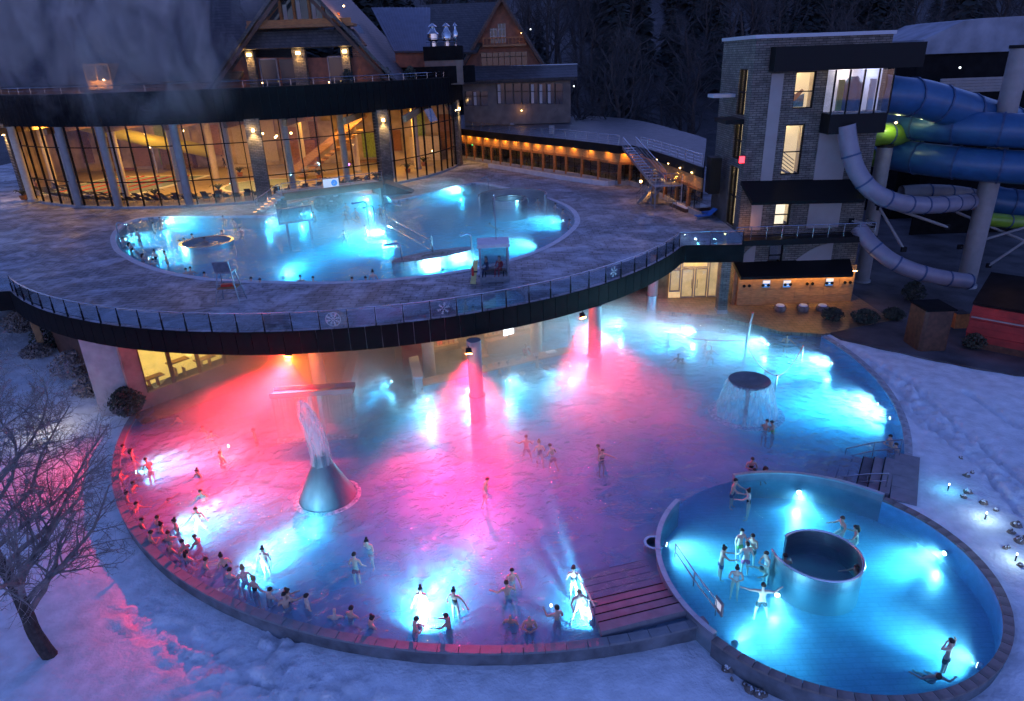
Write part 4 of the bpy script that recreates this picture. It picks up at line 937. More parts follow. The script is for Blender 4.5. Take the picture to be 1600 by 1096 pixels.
for i in range(0, len(IN) - 1):
    for j in range(2):
        p = IN[i].lerp(IN[i + 1], .25 + .5 * j) + (PB[i] - PF[i]).normalized() * (2 + 2.0 * random.random()); loc = (p.x, p.y, 6.5)
        if fst: tb.location = loc; fst = False
        else: dup(tb, loc, random.random() * 6)
for i, (px, py) in enumerate(((780, 252), (806, 250), (838, 247), (856, 252), (930, 262), (960, 255))):
    p = at(px, py, 9.6); g = (746, 245)
    p = IN[min(9, 1 + i)].lerp(IN[min(10, 2 + i)], .5) + (PB[2 + i] - PF[2 + i]).normalized() * 3.5
    bulb('pendant_lamp', 'small amber pendant lamp glowing inside the pavilion', (p.x, p.y, 8.9), (1, .5, .15), 12, .1, group='pendant lamps inside the pavilion', m=M['warm_lamp'])
M['exit_green'] = emis('exit_green', (.05, 1, .25), 6)
p = IN[1].lerp(IN[2], .2) + Vector((0, 1.5, 0)); ex = thing('exit_sign', 'small green lit exit sign inside the left end of the pavilion', 'sign', (p.x, p.y, 8.7))
b = MB(); b.box((p.x, p.y, 8.7), (.5, .08, .25)); b.build('sign_box', M['exit_green'], ex); b = MB(); b.box((p.x, p.y, 8.9), (.06, .06, .2)); b.build('hanger', M['black_metal'], ex)
# low stone kerb in front of the glazing
kb = [at(*p, 6.9) for p in ((764, 257), (820, 266), (880, 276), (948, 285), (985, 280), (1000, 277))]
kt = thing('kerb_wall', 'low pale kerb wall in front of the pavilion glazing', 'wall', tuple(kb[0])); kt.location.z = 6.5
for a, c in zip(kb, kb[1:]):
    k = max(1, round((c - a).length / 2.2))
    for j in range(k):
        u, v = a.lerp(c, (j + .01) / k), a.lerp(c, (j + .99) / k); b = MB(); b.wallpath([(u.x, u.y), (v.x, v.y)], .4, 6.48, 7.0); b.build('kerb_stone', M['pale_coping'], kt)
# roof railing
def railing(name, label, pts, h=1.05, bars=3, step=1.6, r=.028, m=None, cat='railing'):
    m = m or M['steel']; pts = [Vector(p) for p in pts]; t = thing(name, label, cat, tuple(pts[0]))
    b = MB(); b.tube([p + Vector((0, 0, h)) for p in pts], r * 1.2, 6); b.build('handrail', m, t)
    b = MB(); b.tube([(0, 0, 0), (0, 0, h)], r, 6); pm = b.mesh('post', m)
    for k in range(bars):
        b = MB(); b.tube([p + Vector((0, 0, h * (k + 1) / (bars + 1))) for p in pts], r * .5, 4); b.build('rail', m, t)
    for a, c in zip(pts, pts[1:]):
        n = max(1, round((c - a).length / step))
        for j in range(n): inst(pm, 'post', t, tuple(a.lerp(c, j / n) - pts[0]))
    inst(pm, 'post', t, tuple(pts[-1] - pts[0])); return t
railing('railing', 'steel railing with white notices along the curved pavilion roof', [(p.x, p.y + .4, 10.92) for p in PF[1:7]], 1.1, 4, 2.2)
railing('railing', 'steel railing along the right end of the pavilion roof behind the stair', [(p.x, p.y + .5, 10.92) for p in PF[8:12]], 1.1, 3, 2.2)
for px, py, w_, h_ in ((862, 203, .7, 1.1), (800, 194, .5, .3)):
    p = at(px, py, 11.5); nb = thing('notice_board', 'upright pale notice board on the pavilion roof railing' if px > 850 else 'small white notice plate on the left of the pavilion roof railing', 'sign', tuple(p))
    b = MB(); b.box(tuple(p), (w_, .05, h_)); b.build('board', M['white_plaster'], nb); b = MB(); b.box((p.x, p.y + .06, p.z), (.06, .05, .3)); b.build('clamp', M['steel'], nb)
# ------------------------------------------------------------------ outside metal stair
S0, S1, S2 = at(983, 230, 10.9), at(1030, 286, 8.7), at(1003, 318, 6.5)
M['stair_steel'] = mat('stair_steel', (.3, .32, .37), .4, metal=.7, var=.15)
stt = thing('metal_stair', 'galvanised steel stair from the pavilion roof down to the upper terrace', 'stairs', (S1.x, S1.y, 6.5))
def flight(t, A, B, width, n, lab):
    d = B - A; h = Vector((d.x, d.y, 0)).normalized(); sd = Vector((-h.y, h.x, 0)) * width / 2
    for k in range(n):
        p = A.lerp(B, (k + .5) / n); b = MB(); b.box((p.x, p.y, p.z), (abs(d.length) / n * .8, width, .05), math.atan2(h.y, h.x)); b.build('tread', M['stair_steel'], t)
    for s in (-1, 1):
        o = sd * s; b = MB(); b.slab([A + o + Vector((0, 0, .1)), B + o + Vector((0, 0, .1)), B + o - Vector((0, 0, .25)), A + o - Vector((0, 0, .25))], .06); b.build('stringer', M['stair_steel'], t)
        b = MB(); b.tube([A + o + Vector((0, 0, 1.05)), B + o + Vector((0, 0, 1.05))], .03, 6); hrl = b.build('handrail', M['steel'], t)
        b = MB()
        for f in (.35, .7): b.tube([A + o + Vector((0, 0, f)), B + o + Vector((0, 0, f))], .014, 4)
        for k in range(6): q = A.lerp(B, k / 5) + o; b.tube([q, q + Vector((0, 0, 1.05))], .02, 5)
        b.build('baluster', M['steel'], hrl)
flight(stt, S0, S1, 1.4, 13, '')
b = MB(); b.box((S1.x + .6, S1.y - .4, 8.62), (2.8, 2.0, .12)); b.build('landing', M['stair_steel'], stt)
S1b = Vector((S1.x - .3, S1.y - .7, 8.6)); flight(stt, S1b, S2, 1.3, 11, '')
for dx in (-.6, 1.9):
    for dy in (-1.3, .5): b = MB(); b.tube([(S1.x + dx, S1.y + dy, 6.5), (S1.x + dx, S1.y + dy, 9.6)], .06, 6); b.build('post', M['stair_steel'], stt)
railing('railing', 'steel railing around the landing of the metal stair', [(S1.x + 1.9, S1.y + .5, 8.68), (S1.x + 1.9, S1.y - 1.3, 8.68), (S1.x - .2, S1.y - 1.3, 8.68)], 1.05, 3, 1.2)
b = MB(); b.cyl((S0.x + .3, S0.y - .1), .05, 9, 9.3, 8)
lamp('stair_light', 'POINT', (S1.x - .6, S1.y + 2.2, 8.6), 60, (1, .45, .08), radius=.1)
bulb('wall_lamp', 'amber lamp glowing behind the metal stair', (S1.x - 1.2, S1.y + 3.0, 8.4), (1, .5, .1), 0, .14, m=M['warm_lamp'])

# ------------------------------------------------------------------ tower
TX0, TX1, TY0, TY1, TZ = 18.8, 28.9, 55.0, 63.0, 20.9
tw = thing('slide_tower', 'stone and white plaster stair tower with lit windows beside the blue slides', 'tower', (TX0, TY0, 0))
M['room_wall'] = mat('room_wall', (.7, .62, .48), .8); M['tower_stone'] = M['stone_wall']
M['lit_room'] = mat('lit_room', (.7, .6, .42), .8, emit=(1, .72, .4), estr=.55, var=.15, scale=.5)
M['lit_room_white'] = mat('lit_room_white', (.7, .7, .65), .8, emit=(1, .86, .66), estr=.85)
def X(px, py): return aty(px, py, TY0).x
def Zf(px, py): return aty(px, py, TY0).z
# front face openings in x,z : stone mass is built around them
wins = [(X(1240, 150), X(1272, 150), 15.9, 18.55), (X(1223, 240), X(1253, 240), 10.95, 14.75), (X(1210, 337), X(1234, 337), 6.9, 8.75), (X(1202, 392), X(1224, 392), 3.55, 5.3)]
def wall_with_holes(name, mt, x0, x1, z0, z1, y0, y1, holes, parent):
    xs = sorted({x0, x1} | {h[0] for h in holes} | {h[1] for h in holes}); zs = sorted({z0, z1} | {h[2] for h in holes} | {h[3] for h in holes})
    b = MB()
    for xa, xb in zip(xs, xs[1:]):
        for za, zb in zip(zs, zs[1:]):
            xm, zm = (xa + xb) / 2, (za + zb) / 2
            if any(h[0] < xm < h[1] and h[2] < zm < h[3] for h in holes): continue
            b.bx(xa, xb, y0, y1, za, zb)
    return b.build(name, mt, parent)
wall_with_holes('wall', M['tower_stone'], TX0, TX1, -1, TZ, TY0, TY0 + .5, wins, tw)
lw_ = [(y0, y1, z0, z1) for (y0, y1, z0, z1) in ((56.2, 58.2, 15.4, 18.8), (56.2, 58.2, 12.0, 14.9), (56.2, 58.4, 6.6, 11.4))]
xs = sorted({TY0 + .5, TY1} | {h[0] for h in lw_} | {h[1] for h in lw_}); zs = sorted({-1, TZ + .1} | {h[2] for h in lw_} | {h[3] for h in lw_})
b = MB()
for ya, yb in zip(xs, xs[1:]):
    for za, zb in zip(zs, zs[1:]):
        if any(h[0] < (ya + yb) / 2 < h[1] and h[2] < (za + zb) / 2 < h[3] for h in lw_): continue
        b.bx(TX0, TX0 + .5, ya, yb, za, zb)
b.build('wall', M['tower_stone'], tw)
b = MB(); b.bx(TX1 - .5, TX1, TY0 + .5, TY1, -1, TZ); b.build('wall', M['tower_stone'], tw)
b = MB(); b.bx(TX0 + .5, TX1 - .5, TY1 - .5, TY1, -1, TZ); b.build('wall', M['tower_stone'], tw)
b = MB(); b.bx(TX0 - .15, TX1 + .15, TY0 - .15, TY1 + .15, TZ, TZ + .25); b.build('roof', M['frost'], tw)
for (x0, x1, z0, z1), mt in zip(wins, ('lit_room', 'lit_room', 'lit_room_white', 'curtain')):
    b = MB(); b.bx(x0 - .3, x1 + .3, TY0 + 1.9, TY0 + 2.0, z0 - .3, z1 + .3); rm = b.build('lit_interior', M[mt], tw)
    b = MB(); b.bx(x0 - .3, x1 + .3, TY0 + .5, TY0 + 1.9, z0 - .42, z0 - .32); b.bx(x0 - .3, x1 + .3, TY0 + .5, TY0 + 1.9, z1 + .32, z1 + .42); b.bx(x1 + .3, x1 + .4, TY0 + .5, TY0 + 1.9, z0, z1); b.bx(x0 - .4, x0 - .3, TY0 + .5, TY0 + 1.9, z0, z1); b.build('room_shell', M['room_wall'], rm)
    b = MB(); b.bx(x0, x1, TY0 + .2, TY0 + .22, z0, z1); pn = b.build('window', M['glass'], tw)
    b = MB()
    for (u0, u1, v0, v1) in ((x0, x0 + .09, z0, z1), (x1 - .09, x1, z0, z1), (x0, x1, z0, z0 + .09), (x0, x1, z1 - .09, z1), (x0, x1, z0 + (z1 - z0) * .45, z0 + (z1 - z0) * .45 + .07)):
        b.bx(u0, u1, TY0 + .12, TY0 + .3, v0, v1)
    b.build('frame', M['black_metal'], pn)
    if mt != 'curtain': lamp('room_light', 'POINT', ((x0 + x1) / 2, TY0 + 1.2, z1), 25, (1, .75, .4), radius=.1)
# stair seen through the tall window, mural through the upper one
x0, x1, z0, z1 = wins[1]; sr = thing('indoor_stair', 'stair flight with slanting rails behind the tall tower window', 'stairs', ((x0 + x1) / 2, TY0 + 1.2, z0))
for k in range(5):
    b = MB(); b.tube([(x0, TY0 + 1.3, z0 + 2.0 - k * .28), (x1, TY0 + 1.3, z0 + .9 - k * .28)], .03, 4); b.build('rail', M['black_metal'], sr)
b = MB(); b.slab([(x0, TY0 + 1.1, z0 + .6), (x1, TY0 + 1.1, z0 - .2), (x1, TY0 + 1.7, z0 - .2), (x0, TY0 + 1.7, z0 + .6)], .15); b.build('flight', M['concrete'], sr)
x0, x1, z0, z1 = wins[0]; mu = thing('wall_mural', 'mural of a reclining bather on blue behind the upper tower window', 'mural', ((x0 + x1) / 2, TY0 + 1.8, z0))
M['mural_blue'] = mat('mural_blue', (.1, .3, .55), .7, var=.4, scale=3); M['mural_skin'] = mat('mural_skin', (.5, .24, .12), .7, var=.2)
def flat(pts, y, m, nm, par):
    b = MB(); b.prism_y(pts, y, y + .02); return b.build(nm, m, par)
flat([(x0, z0), (x1, z0), (x1, z0 + 1.0), (x0 + .8, z0 + .7), (x0, z0 + .25)], TY0 + 1.80, M['mural_blue'], 'mural_water', mu)
flat([(x0 + .1, z0 + .3), (x0 + .9, z0 + .5), (x1 - .1, z0 + 1.2), (x1 - .25, z0 + 1.35), (x0 + .8, z0 + .95), (x0 + .6, z0 + 1.25), (x0 + .35, z0 + 1.15), (x0 + .3, z0 + .7)], TY0 + 1.76, M['mural_skin'], 'mural_figure', mu)
# white plaster strips
for i, (pa, pb, z0, z1) in enumerate(((1203, 1223, 10.2, 18.45), (1284, 1334, 10.2, 14.2))):
    if i == 0: q0, q1 = X(1202, 150), X(1221, 150)
    else: q0, q1 = X(1276, 240), X(1322, 240)
    b = MB(); b.bx(q0, q1, TY0 - .06, TY0 - .002, z0, z1); b.build('plaster_panel', M['white_plaster'], tw)
for (pa, pb, py) in ((1173, 1190, 337), (1262, 1312, 337)):
    b = MB(); b.bx(X(pa, py), X(pb, py), TY0 - .06, TY0 - .002, 6.6, 8.8); b.build('plaster_panel', M['white_plaster'], tw)
for (pa, pb, py, s) in ((1157, 1180, 392, 1), (1246, 1300, 392, 0)):   # arched plaster fields
    q0, q1 = X(pa, py), X(pb, py); pts = [(q0, 3.4), (q1, 3.4)]
    pts += [(q1 - .0, 5.3)] + [(q1 - (q1 - q0) * k / 6 * 1.0, 5.3 - (k / 6) ** 2 * 1.3) for k in range(1, 7)]
    b = MB(); b.prism_y(pts, TY0 - .07, TY0 - .002); b.build('plaster_panel', M['white_plaster'], tw)
# black top band, glass bay, awnings
b = MB(); b.bx(X(1203, 90), X(1432, 90), TY0 - 1.1, TY0 - .05, 18.6, 20.3); b.build('roof_canopy', M['black_metal'], tw)
BX0, BX1, BY = X(1283, 150), X(1396, 150), TY0 - 1.6
bx0, bx1 = aty(1302, 150, BY).x, aty(1392, 150, BY).x
b = MB(); b.bx(bx0, bx1, BY, TY0 + 3, 14.1, 15.5); b.build('bay_base', M['black_metal'], tw)
b = MB(); b.bx(bx0 + .1, bx1 - .1, BY + .1, TY0 + 3, 15.52, 15.6); b.build('bay_floor', M['concrete'], tw)
M['lit_room_cool'] = mat('lit_room_cool', (.6, .6, .7), .8, emit=(.75, .72, 1), estr=.22, var=.3, scale=1.2)
b = MB(); b.bx(bx0 + .1, bx1 - .1, TY0 - .04, TY0 - .01, 15.6, 18.6); b.build('bay_back_wall', M['lit_room_cool'], tw)
for k in range(4):
    u0 = bx0 + (bx1 - bx0) * k / 4; u1 = bx0 + (bx1 - bx0) * (k + 1) / 4
    b = MB(); b.bx(u0 + .06, u1 - .06, BY + .02, BY + .04, 15.55, 18.55); b.build('bay_pane', M['glass'], tw)
    b = MB(); b.bx(u0 - .05, u0 + .05, BY, BY + .12, 15.5, 18.6); b.build('bay_mullion', M['black_metal'], tw)
b = MB(); b.bx(bx0 + .02, bx0 + .04, BY + .1, TY0, 15.55, 18.55); b.build('bay_pane', M['glass'], tw)
b = MB(); b.bx(bx1 - .05, bx1 + .05, BY, BY + .12, 15.5, 18.6); b.build('bay_mullion', M['black_metal'], tw)
lamp('bay_light', 'POINT', (bx0 + 1.2, BY + 1.0, 18.3), 40, (1, .8, .6), radius=.1); lamp('bay_light', 'POINT', (bx1 - 1, BY + .9, 18.3), 30, (.6, .7, 1), radius=.1)
for u, m, nm in ((.42, 'blue_slide', 'blue slide mouth standing behind the bay window glass'), (.75, 'white_plastic', 'white start post standing behind the bay window glass'), (.2, 'green_slide', 'slim green start post standing behind the bay window glass')):
    x = bx0 + (bx1 - bx0) * u; t = thing('slide_start', nm, 'slide start', (x, BY + .9, 15.6)); b = MB()
    if m == 'blue_slide':
        b.lathe((x, BY + 1.0), [(.75, 15.7), (.8, 16.4), (.72, 17.6), (.3, 18.1)], 14, rad(180), rad(360)); b.build('mouth', M[m], t, smooth=True)
    else: b.bx(x - .2, x + .2, BY + .7, BY + .9, 15.6, 17.9); b.build('post', M[m], t)
    b = MB(); b.bx(x - .35, x + .35, BY + .6, BY + 1.1, 15.6, 15.72); b.build('base', M['steel'], t)
b = MB(); b.slab([aty(1176, 316, TY0 - 2.4), aty(1352, 312, TY0 - 2.4), aty(1335, 280, TY0 - .03), aty(1158, 283, TY0 - .03)], .3); b.build('awning', M['black_metal'], tw)
b = MB(); b.slab([aty(1158, 433, TY0 - 2.2), aty(1334, 428, TY0 - 2.2), aty(1328, 405, TY0 - .03), aty(1146, 410, TY0 - .03)], .3); b.build('awning', M['black_metal'], tw)
# balcony with railing
bq = [Vector((17.9, 53.6, 6.2)), Vector((29.0, 53.2, 6.2))]
b = MB(); b.bx(17.8, 29.4, 53.2, TY0 - .01, 5.75, 6.2); b.build('balcony_slab', M['black_metal'], tw)
railing('railing', 'steel railing of the tower balcony above the timber wall', [(18.1, 53.35, 6.2), (29.2, 53.35, 6.2), (29.2, 54.9, 6.2)], 1.05, 3, 1.3)
# left face windows and little balcony
for (y0, y1, z0, z1) in lw_:
    b = MB(); b.bx(TX0 + .8, TX0 + .9, y0 - .5, y1 + 2.2, z0 - .3, z1 + .3); b.build('lit_interior', M['lit_room'], tw)
    lamp('room_light', 'POINT', (TX0 + .6, (y0 + y1) / 2, z1 - .3), 14, (1, .72, .32), radius=.1)
    b = MB(); b.bx(TX0 + .2, TX0 + .22, y0, y1, z0, z1); w_ = b.build('window', M['glass'], tw)
    b = MB()
    for y in (y0, (y0 + y1) / 2, y1): b.bx(TX0 + .1, TX0 + .28, y - .05, y + .05, z0, z1)
    nz = max(2, round((z1 - z0) / 2))
    for k in range(nz + 1): z = z0 + (z1 - z0) * k / nz; b.bx(TX0 + .11, TX0 + .27, y0, y1, z - .05, z + .05)
    b.build('frame', M['black_metal'], w_)
b = MB(); b.box((TX0 - .7, 57.6, 15.0), (1.4, 3.2, .35)); b.build('side_balcony', M['black_metal'], tw)
b = MB(); b.box((TX0 - 1.0, 59.6, 10.4), (.9, 1.3, 3.0)); b.build('service_box', M['black_metal'], tw)
b = MB(); b.box((TX0 - .9, 59.5, 16.8), (1.8, 1.6, .25)); b.build('side_canopy', M['frost'], tw)
M['red_light'] = emis('red_light', (1, .03, .05), 4)
ax_ = aty(1153, 250, TY0 - .05); al = thing('alarm_light', 'small red lit sign on the corner of the stone tower', 'sign', tuple(ax_)); b = MB(); b.bx(ax_.x + .1, ax_.x + .5, TY0 - .12, TY0 - .02, ax_.z - .25, ax_.z + .25); b.build('lens', M['red_light'], al); b = MB(); b.bx(ax_.x + .05, ax_.x + .55, TY0 - .05, TY0 - .005, ax_.z - .3, ax_.z + .3); b.build('housing', M['black_metal'], al)
lamp('corner_light', 'POINT', (TX0 + .6, TY0 - 1.0, 7.2), 25, (1, .4, .12), radius=.1)
# blue loungers at its foot
bl = make_lounger('sun_lounger', 'blue sun lounger with raised back by the tower foot', 'blue sun loungers by the tower', M['blue_fabric']); p = at(1102, 342, 6.5); bl.location = tuple(p); bl.rotation_euler.z = rad(-75)
p = at(1112, 336, 6.5); dup(bl, tuple(p), rad(-65))
# dark bin and mat
p = at(1022, 318, 6.5); wb = thing('waste_bin', 'pale tapered waste bin under the stair landing', 'bin', tuple(p)); b = MB(); b.prism([(p.x - .35, p.y - .35), (p.x + .35, p.y - .35), (p.x + .35, p.y + .35), (p.x - .35, p.y + .35)], 6.5, 7.5); b.build('body', M['wood_light'], wb); b = MB(); b.box((p.x, p.y, 7.56), (.8, .8, .1)); b.build('lid', M['concrete'], wb)
p = at(1078, 326, 6.5); pf = thing('raised_platform', 'low pale platform with snow and rail beside the tower', 'platform', tuple(p)); b = MB(); b.box((p.x, p.y, 6.65), (2.6, 3.2, .3), .2); b.build('base', M['wood_dark'], pf); b = MB(); b.box((p.x, p.y, 6.86), (2.3, 2.9, .12), .2); b.build('snow_cover', M['snow'], pf)
railing('railing', 'short steel railing beside the snowy platform', [(p.x - 1.7, p.y - 1.5, 6.5), (p.x - 1.9, p.y + 1.8, 6.5), (p.x + 1.2, p.y + 2.2, 6.5)], 1.0, 2, 1.3)
# ------------------------------------------------------------------ water slides
def slide(name, label, pts, r, m, seclen=2.4, n=14, cat='water slide', flange=True):
    pts = [Vector(p) for p in pts]
    # smooth the path
    def cr(p0, p1, p2, p3, t): return .5 * ((2 * p1) + (p2 - p0) * t + (2 * p0 - 5 * p1 + 4 * p2 - p3) * t * t + (3 * p1 - p0 - 3 * p2 + p3) * t ** 3)
    path = []
    for i in range(len(pts) - 1):
        p0, p1, p2, p3 = pts[max(i - 1, 0)], pts[i], pts[i + 1], pts[min(i + 2, len(pts) - 1)]
        k = max(2, round((p2 - p1).length / .5)); path += [cr(p0, p1, p2, p3, j / k) for j in range(k)]
    path.append(pts[-1])
    t = thing(name, label, cat, tuple(pts[0])); acc = 0; cur = [path[0]]
    for a, c in zip(path, path[1:]):
        cur.append(c); acc += (c - a).length
        if acc > seclen or c is path[-1]:
            b = MB(); b.tube(cur, r, n, False); s = b.build('tube_section', m, t, smooth=True)
            if flange:
                d = (cur[-1] - cur[-2]).normalized() * .07; b = MB(); b.tube([cur[-1] - d, cur[-1] + d], r * 1.06, n); b.build('flange', M['flange'], s)
            cur = [c]; acc = 0
    return t
M['flange'] = mat('flange', (.03, .06, .14), .5)
HC = (46.0, 65.5)
def hel(r, z0, a_from, a_to, pitch, n):
    return [(HC[0] + r * math.cos(a), HC[1] + r * math.sin(a) * .95, z0 - pitch * (a - a_from) / 6.283) for a in [a_from + (a_to - a_from) * i / n for i in range(n + 1)]]
p0 = aty(1402, 150, 57)
top = [tuple(aty(1375, 146, 57.2)), tuple(p0), tuple(aty(1440, 155, 57.5)), tuple(aty(1500, 172, 58)), tuple(aty(1560, 190, 60)), tuple(aty(1620, 205, 63)), tuple(aty(1680, 215, 69))]
slide('water_slide', 'thick blue tube slide leaving the tower bay window and sweeping right at the top', top, 1.45, M['blue_slide'], 2.6)
slide('water_slide', 'thick blue tube slide coiling in stacked loops below the upper tube', hel(12.2, 14.6, rad(120), rad(360 + 340), 2.75, 60), 1.3, M['blue_slide'], 2.6)
g0_ = aty(1368, 210, 60); slide('water_slide', 'short green tube slide curving out from behind the tower', [tuple(aty(1345, 214, 60)), tuple(aty(1375, 210, 60)), tuple(aty(1405, 212, 61.5)), tuple(aty(1425, 222, 65)), tuple(aty(1400, 236, 70))], .95, M['green_slide'], 2.2)
slide('water_slide', 'lower green tube slide half hidden behind the blue loops', [tuple(aty(1350, 245, 63)), tuple(aty(1390, 248, 63)), tuple(aty(1440, 246, 65)), tuple(aty(1480, 240, 70))], .8, M['green_slide'], 2.2)
slide('water_slide', 'slim grey tube slide dropping along the tower wall and turning right', [tuple(aty(1322, 196, 53.6)), tuple(aty(1326, 225, 53.4)), tuple(aty(1336, 262, 53)), tuple(aty(1356, 292, 52.6)), tuple(aty(1385, 311, 52.6)), tuple(aty(1425, 320, 53.5)), tuple(aty(1470, 320, 55)), tuple(aty(1520, 315, 58))], .68, M['grey_slide'], 1.9)
slide('water_slide', 'pale grey tube slide running down to the lower right past the balcony', [tuple(aty(1340, 355, 54)), tuple(aty(1362, 382, 53)), tuple(aty(1392, 407, 52)), tuple(aty(1430, 424, 51.5)), tuple(aty(1470, 434, 51.5)), tuple(aty(1512, 440, 52))], .62, M['grey_slide'], 1.9)
slide('water_slide', 'beige tube slide short stretch behind the slim grey one', [tuple(aty(1408, 302, 62)), tuple(aty(1450, 300, 62)), tuple(aty(1500, 303, 63)), tuple(aty(1540, 312, 65))], .68, M['column_paint'], 2.2)
slide('water_slide', 'dark blue wide slide lowest on the right behind the column', [tuple(aty(1528, 305, 64)), tuple(aty(1560, 316, 63)), tuple(aty(1620, 322, 63)), tuple(aty(1680, 320, 65))], 1.35, M['blue_slide'], 2.6)
slide('water_slide', 'small yellow and green slide end under the blue loops', [tuple(aty(1540, 342, 60)), tuple(aty(1575, 346, 60)), tuple(aty(1620, 350, 61))], .6, M['green_slide'], 2)
def column(name, label, x, y, z0, z1, r, m, cat='column', collar=True, group=None):
    t = thing(name, label, cat, (x, y, z0), group)
    b = MB(); b.cyl((x, y), r, z0, z1, 20); b.build('shaft', m, t, smooth=True)
    b = MB(); b.cyl((x, y), r * 1.12, z1, z1 + .25, 20); b.build('cap', M['black_metal'], t, smooth=True)
    b = MB(); b.cyl((x, y), r * 1.2, z0, z0 + .3, 20); b.build('base', M['concrete'], t, smooth=True)
    return t
column('slide_column', 'tall pale round column carrying the blue slide, standing in front of the loops', 40.4, 57.5, .2, 19.6, .75, M['column_paint'])
p = aty(1383, 230, 60); column('slide_column', 'shorter round column between tower and blue loops', p.x, 60, .1, p.z, .62, M['column_paint'])
for (a, c, lab) in (((1372, 318, 56), (1480, 355, 57), 'long inclined steel strut between the two slide columns'), ((1374, 325, 56), (1412, 390, 54), 'short inclined steel strut leaning under the grey slide'), ((1500, 386, 58), (1620, 350, 60), 'upper thin steel strut right of the tall slide column'), ((1545, 415, 58), (1620, 365, 57), 'lower thin steel strut right of the tall slide column'), ((1330, 345, 55), (1365, 352, 55), 'short horizontal steel strut at the tower corner'), ((1490, 330, 60), (1620, 385, 60), 'descending steel strut behind the tall slide column')):
    A, B = aty(*a), aty(*c); t = thing('steel_strut', lab, 'strut', tuple(A)); b = MB(); b.tube([A, B], .12, 8); b.build('bar', M['column_paint'], t)
    b = MB(); b.box(tuple(A), (.4, .2, .4)); b.box(tuple(B), (.4, .2, .4)); b.build('end_plate', M['black_metal'], t)
# lamp at the green slide
lamp('slide_light', 'POINT', tuple(aty(1402, 196, 58.6)), 45, (.85, 1, .45), radius=.12); bulb('flood_lamp', 'bright lamp above the green slide between the blue tubes', tuple(aty(1400, 192, 59.2)), (.9, 1, .5), 0, .09, m=M['warm_lamp'])
lamp('slide_light', 'POINT', tuple(aty(1440, 186, 58)), 20, (.9, 1, .6), radius=.12)
# roofs behind the slides
M['blue_roof'] = mat('blue_roof', (.2, .22, .27), .7, var=.3, scale=.4, bump=.3)
rb = thing('faceted_roof_house', 'dark building with faceted snowy roof far behind the slides', 'building', (48, 84, 0))
x0, x1 = aty(1445, 60, 84), aty(1640, 60, 84); zt, zb = aty(1500, 30, 84).z, aty(1450, 62, 84).z; zc = aty(1450, 85, 84).z
b = MB(); b.prism_y([(x0.x, zb), (x0.x + 4, zt - .2), (x0.x + 6, zt), (x1.x - 3, zt + .1), (x1.x, zb), (x1.x, zc), (x0.x, zc)], 84, 96); b.build('roof', M['blue_roof'], rb)
b = MB(); b.bx(x0.x, x1.x, 84.4, 96, -1, zc); b.build('wall', M['dark_cladding'], rb)
wl = thing('slatted_wall', 'long grey boarded wall behind the top of the blue slide', 'wall', (45, 78, 0)); a, c = aty(1470, 130, 76), aty(1640, 150, 76)
zt_, zb_ = aty(1500, 122, 76).z, aty(1500, 145, 76).z
for k in range(5): z = zb_ + (zt_ - zb_) * k / 5; b = MB(); b.bx(a.x, c.x, 76 - .05 * (k % 2), 76.2, z, z + (zt_ - zb_) / 5 - .03); b.build('board', M['column_paint'], wl)
b = MB(); b.bx(a.x, c.x, 76.2, 76.4, 0, zb_); b.build('base_wall', M['dark_cladding'], wl)
bulb('flood_lamp', 'small bluish white lamp behind the upper blue slide', tuple(aty(1500, 106, 74)), (.7, .85, 1), 8, .1, m=M['white_lamp'])
# ------------------------------------------------------------------ lower right service yard
p = at(1455, 548, .2); pb = thing('stone_block', 'bulky brown stone block at the edge of the dark service yard', 'block', (p.x, p.y, -.2))
b = MB(); b.bbox_round(p.x - 1.0, p.x + 1.0, p.y - .2, p.y + 2.0, -.3, 3.2, .2); b.build('body', M['wood_dark'], pb); b = MB(); b.bx(p.x - 1.05, p.x + 1.05, p.y - .25, p.y + 2.05, 3.2, 3.3); b.build('cap', M['dark_cladding'], pb)
rw = thing('service_hut', 'dark hut with red boarded front at the right edge of the picture', 'hut', (40, 49, 0))
a, c = at(1510, 520, 1.2), at(1640, 545, 1.2)
d = (c - a); rz = math.atan2(d.y, d.x); mid = a.lerp(c, .5); L = d.length
for k in range(5):
    z = .7 + k * .52; b = MB(); b.box((mid.x, mid.y + .05 * (k % 2), z + .25), (L, .16, .5), rz); b.build('board', M['red_wall'], rw)
b = MB(); b.box((mid.x, mid.y - .1, 2.45), (L, .1, .1), rz); b.build('trim_rail', M['column_paint'], rw)
b = MB(); b.box((mid.x, mid.y + .1, .2), (L, .3, 1.0), rz); b.build('base_wall', M['wood_dark'], rw)
nr = Vector((-math.sin(rz), math.cos(rz), 0))
b = MB(); q = [a + nr * -.5, c + nr * -.5, c + nr * 5, a + nr * 5]; b.prism([(p_.x, p_.y) for p_ in q], [3.45, 3.45, 4.3, 4.3], [3.6, 3.6, 4.45, 4.45]); b.build('roof', M['dark_cladding'], rw)
M['amber_slat'] = mat('amber_slat', (.32, .16, .06), .6, var=.2)
for k in range(14):
    f = .12 + .055 * k; u = (a + nr * (.6 + .0 * k)).lerp(c + nr * .6, f); v = u + nr * 2.6
    b = MB(); b.slab([u + Vector((-.13, 0, 0)) + Vector((0, 0, 3.72 - u.z)), u + Vector((.13, 0, 0)) + Vector((0, 0, 3.72 - u.z)), v + Vector((.13, 0, 4.12 - v.z)), v + Vector((-.13, 0, 4.12 - v.z))], .06); b.build('roof_slat', M['amber_slat'], rw)
lamp('yard_light', 'POINT', tuple(a.lerp(c, .35) + nr * 1.6 + Vector((0, 0, 4.4))), 30, (1, .5, .15), radius=.1)
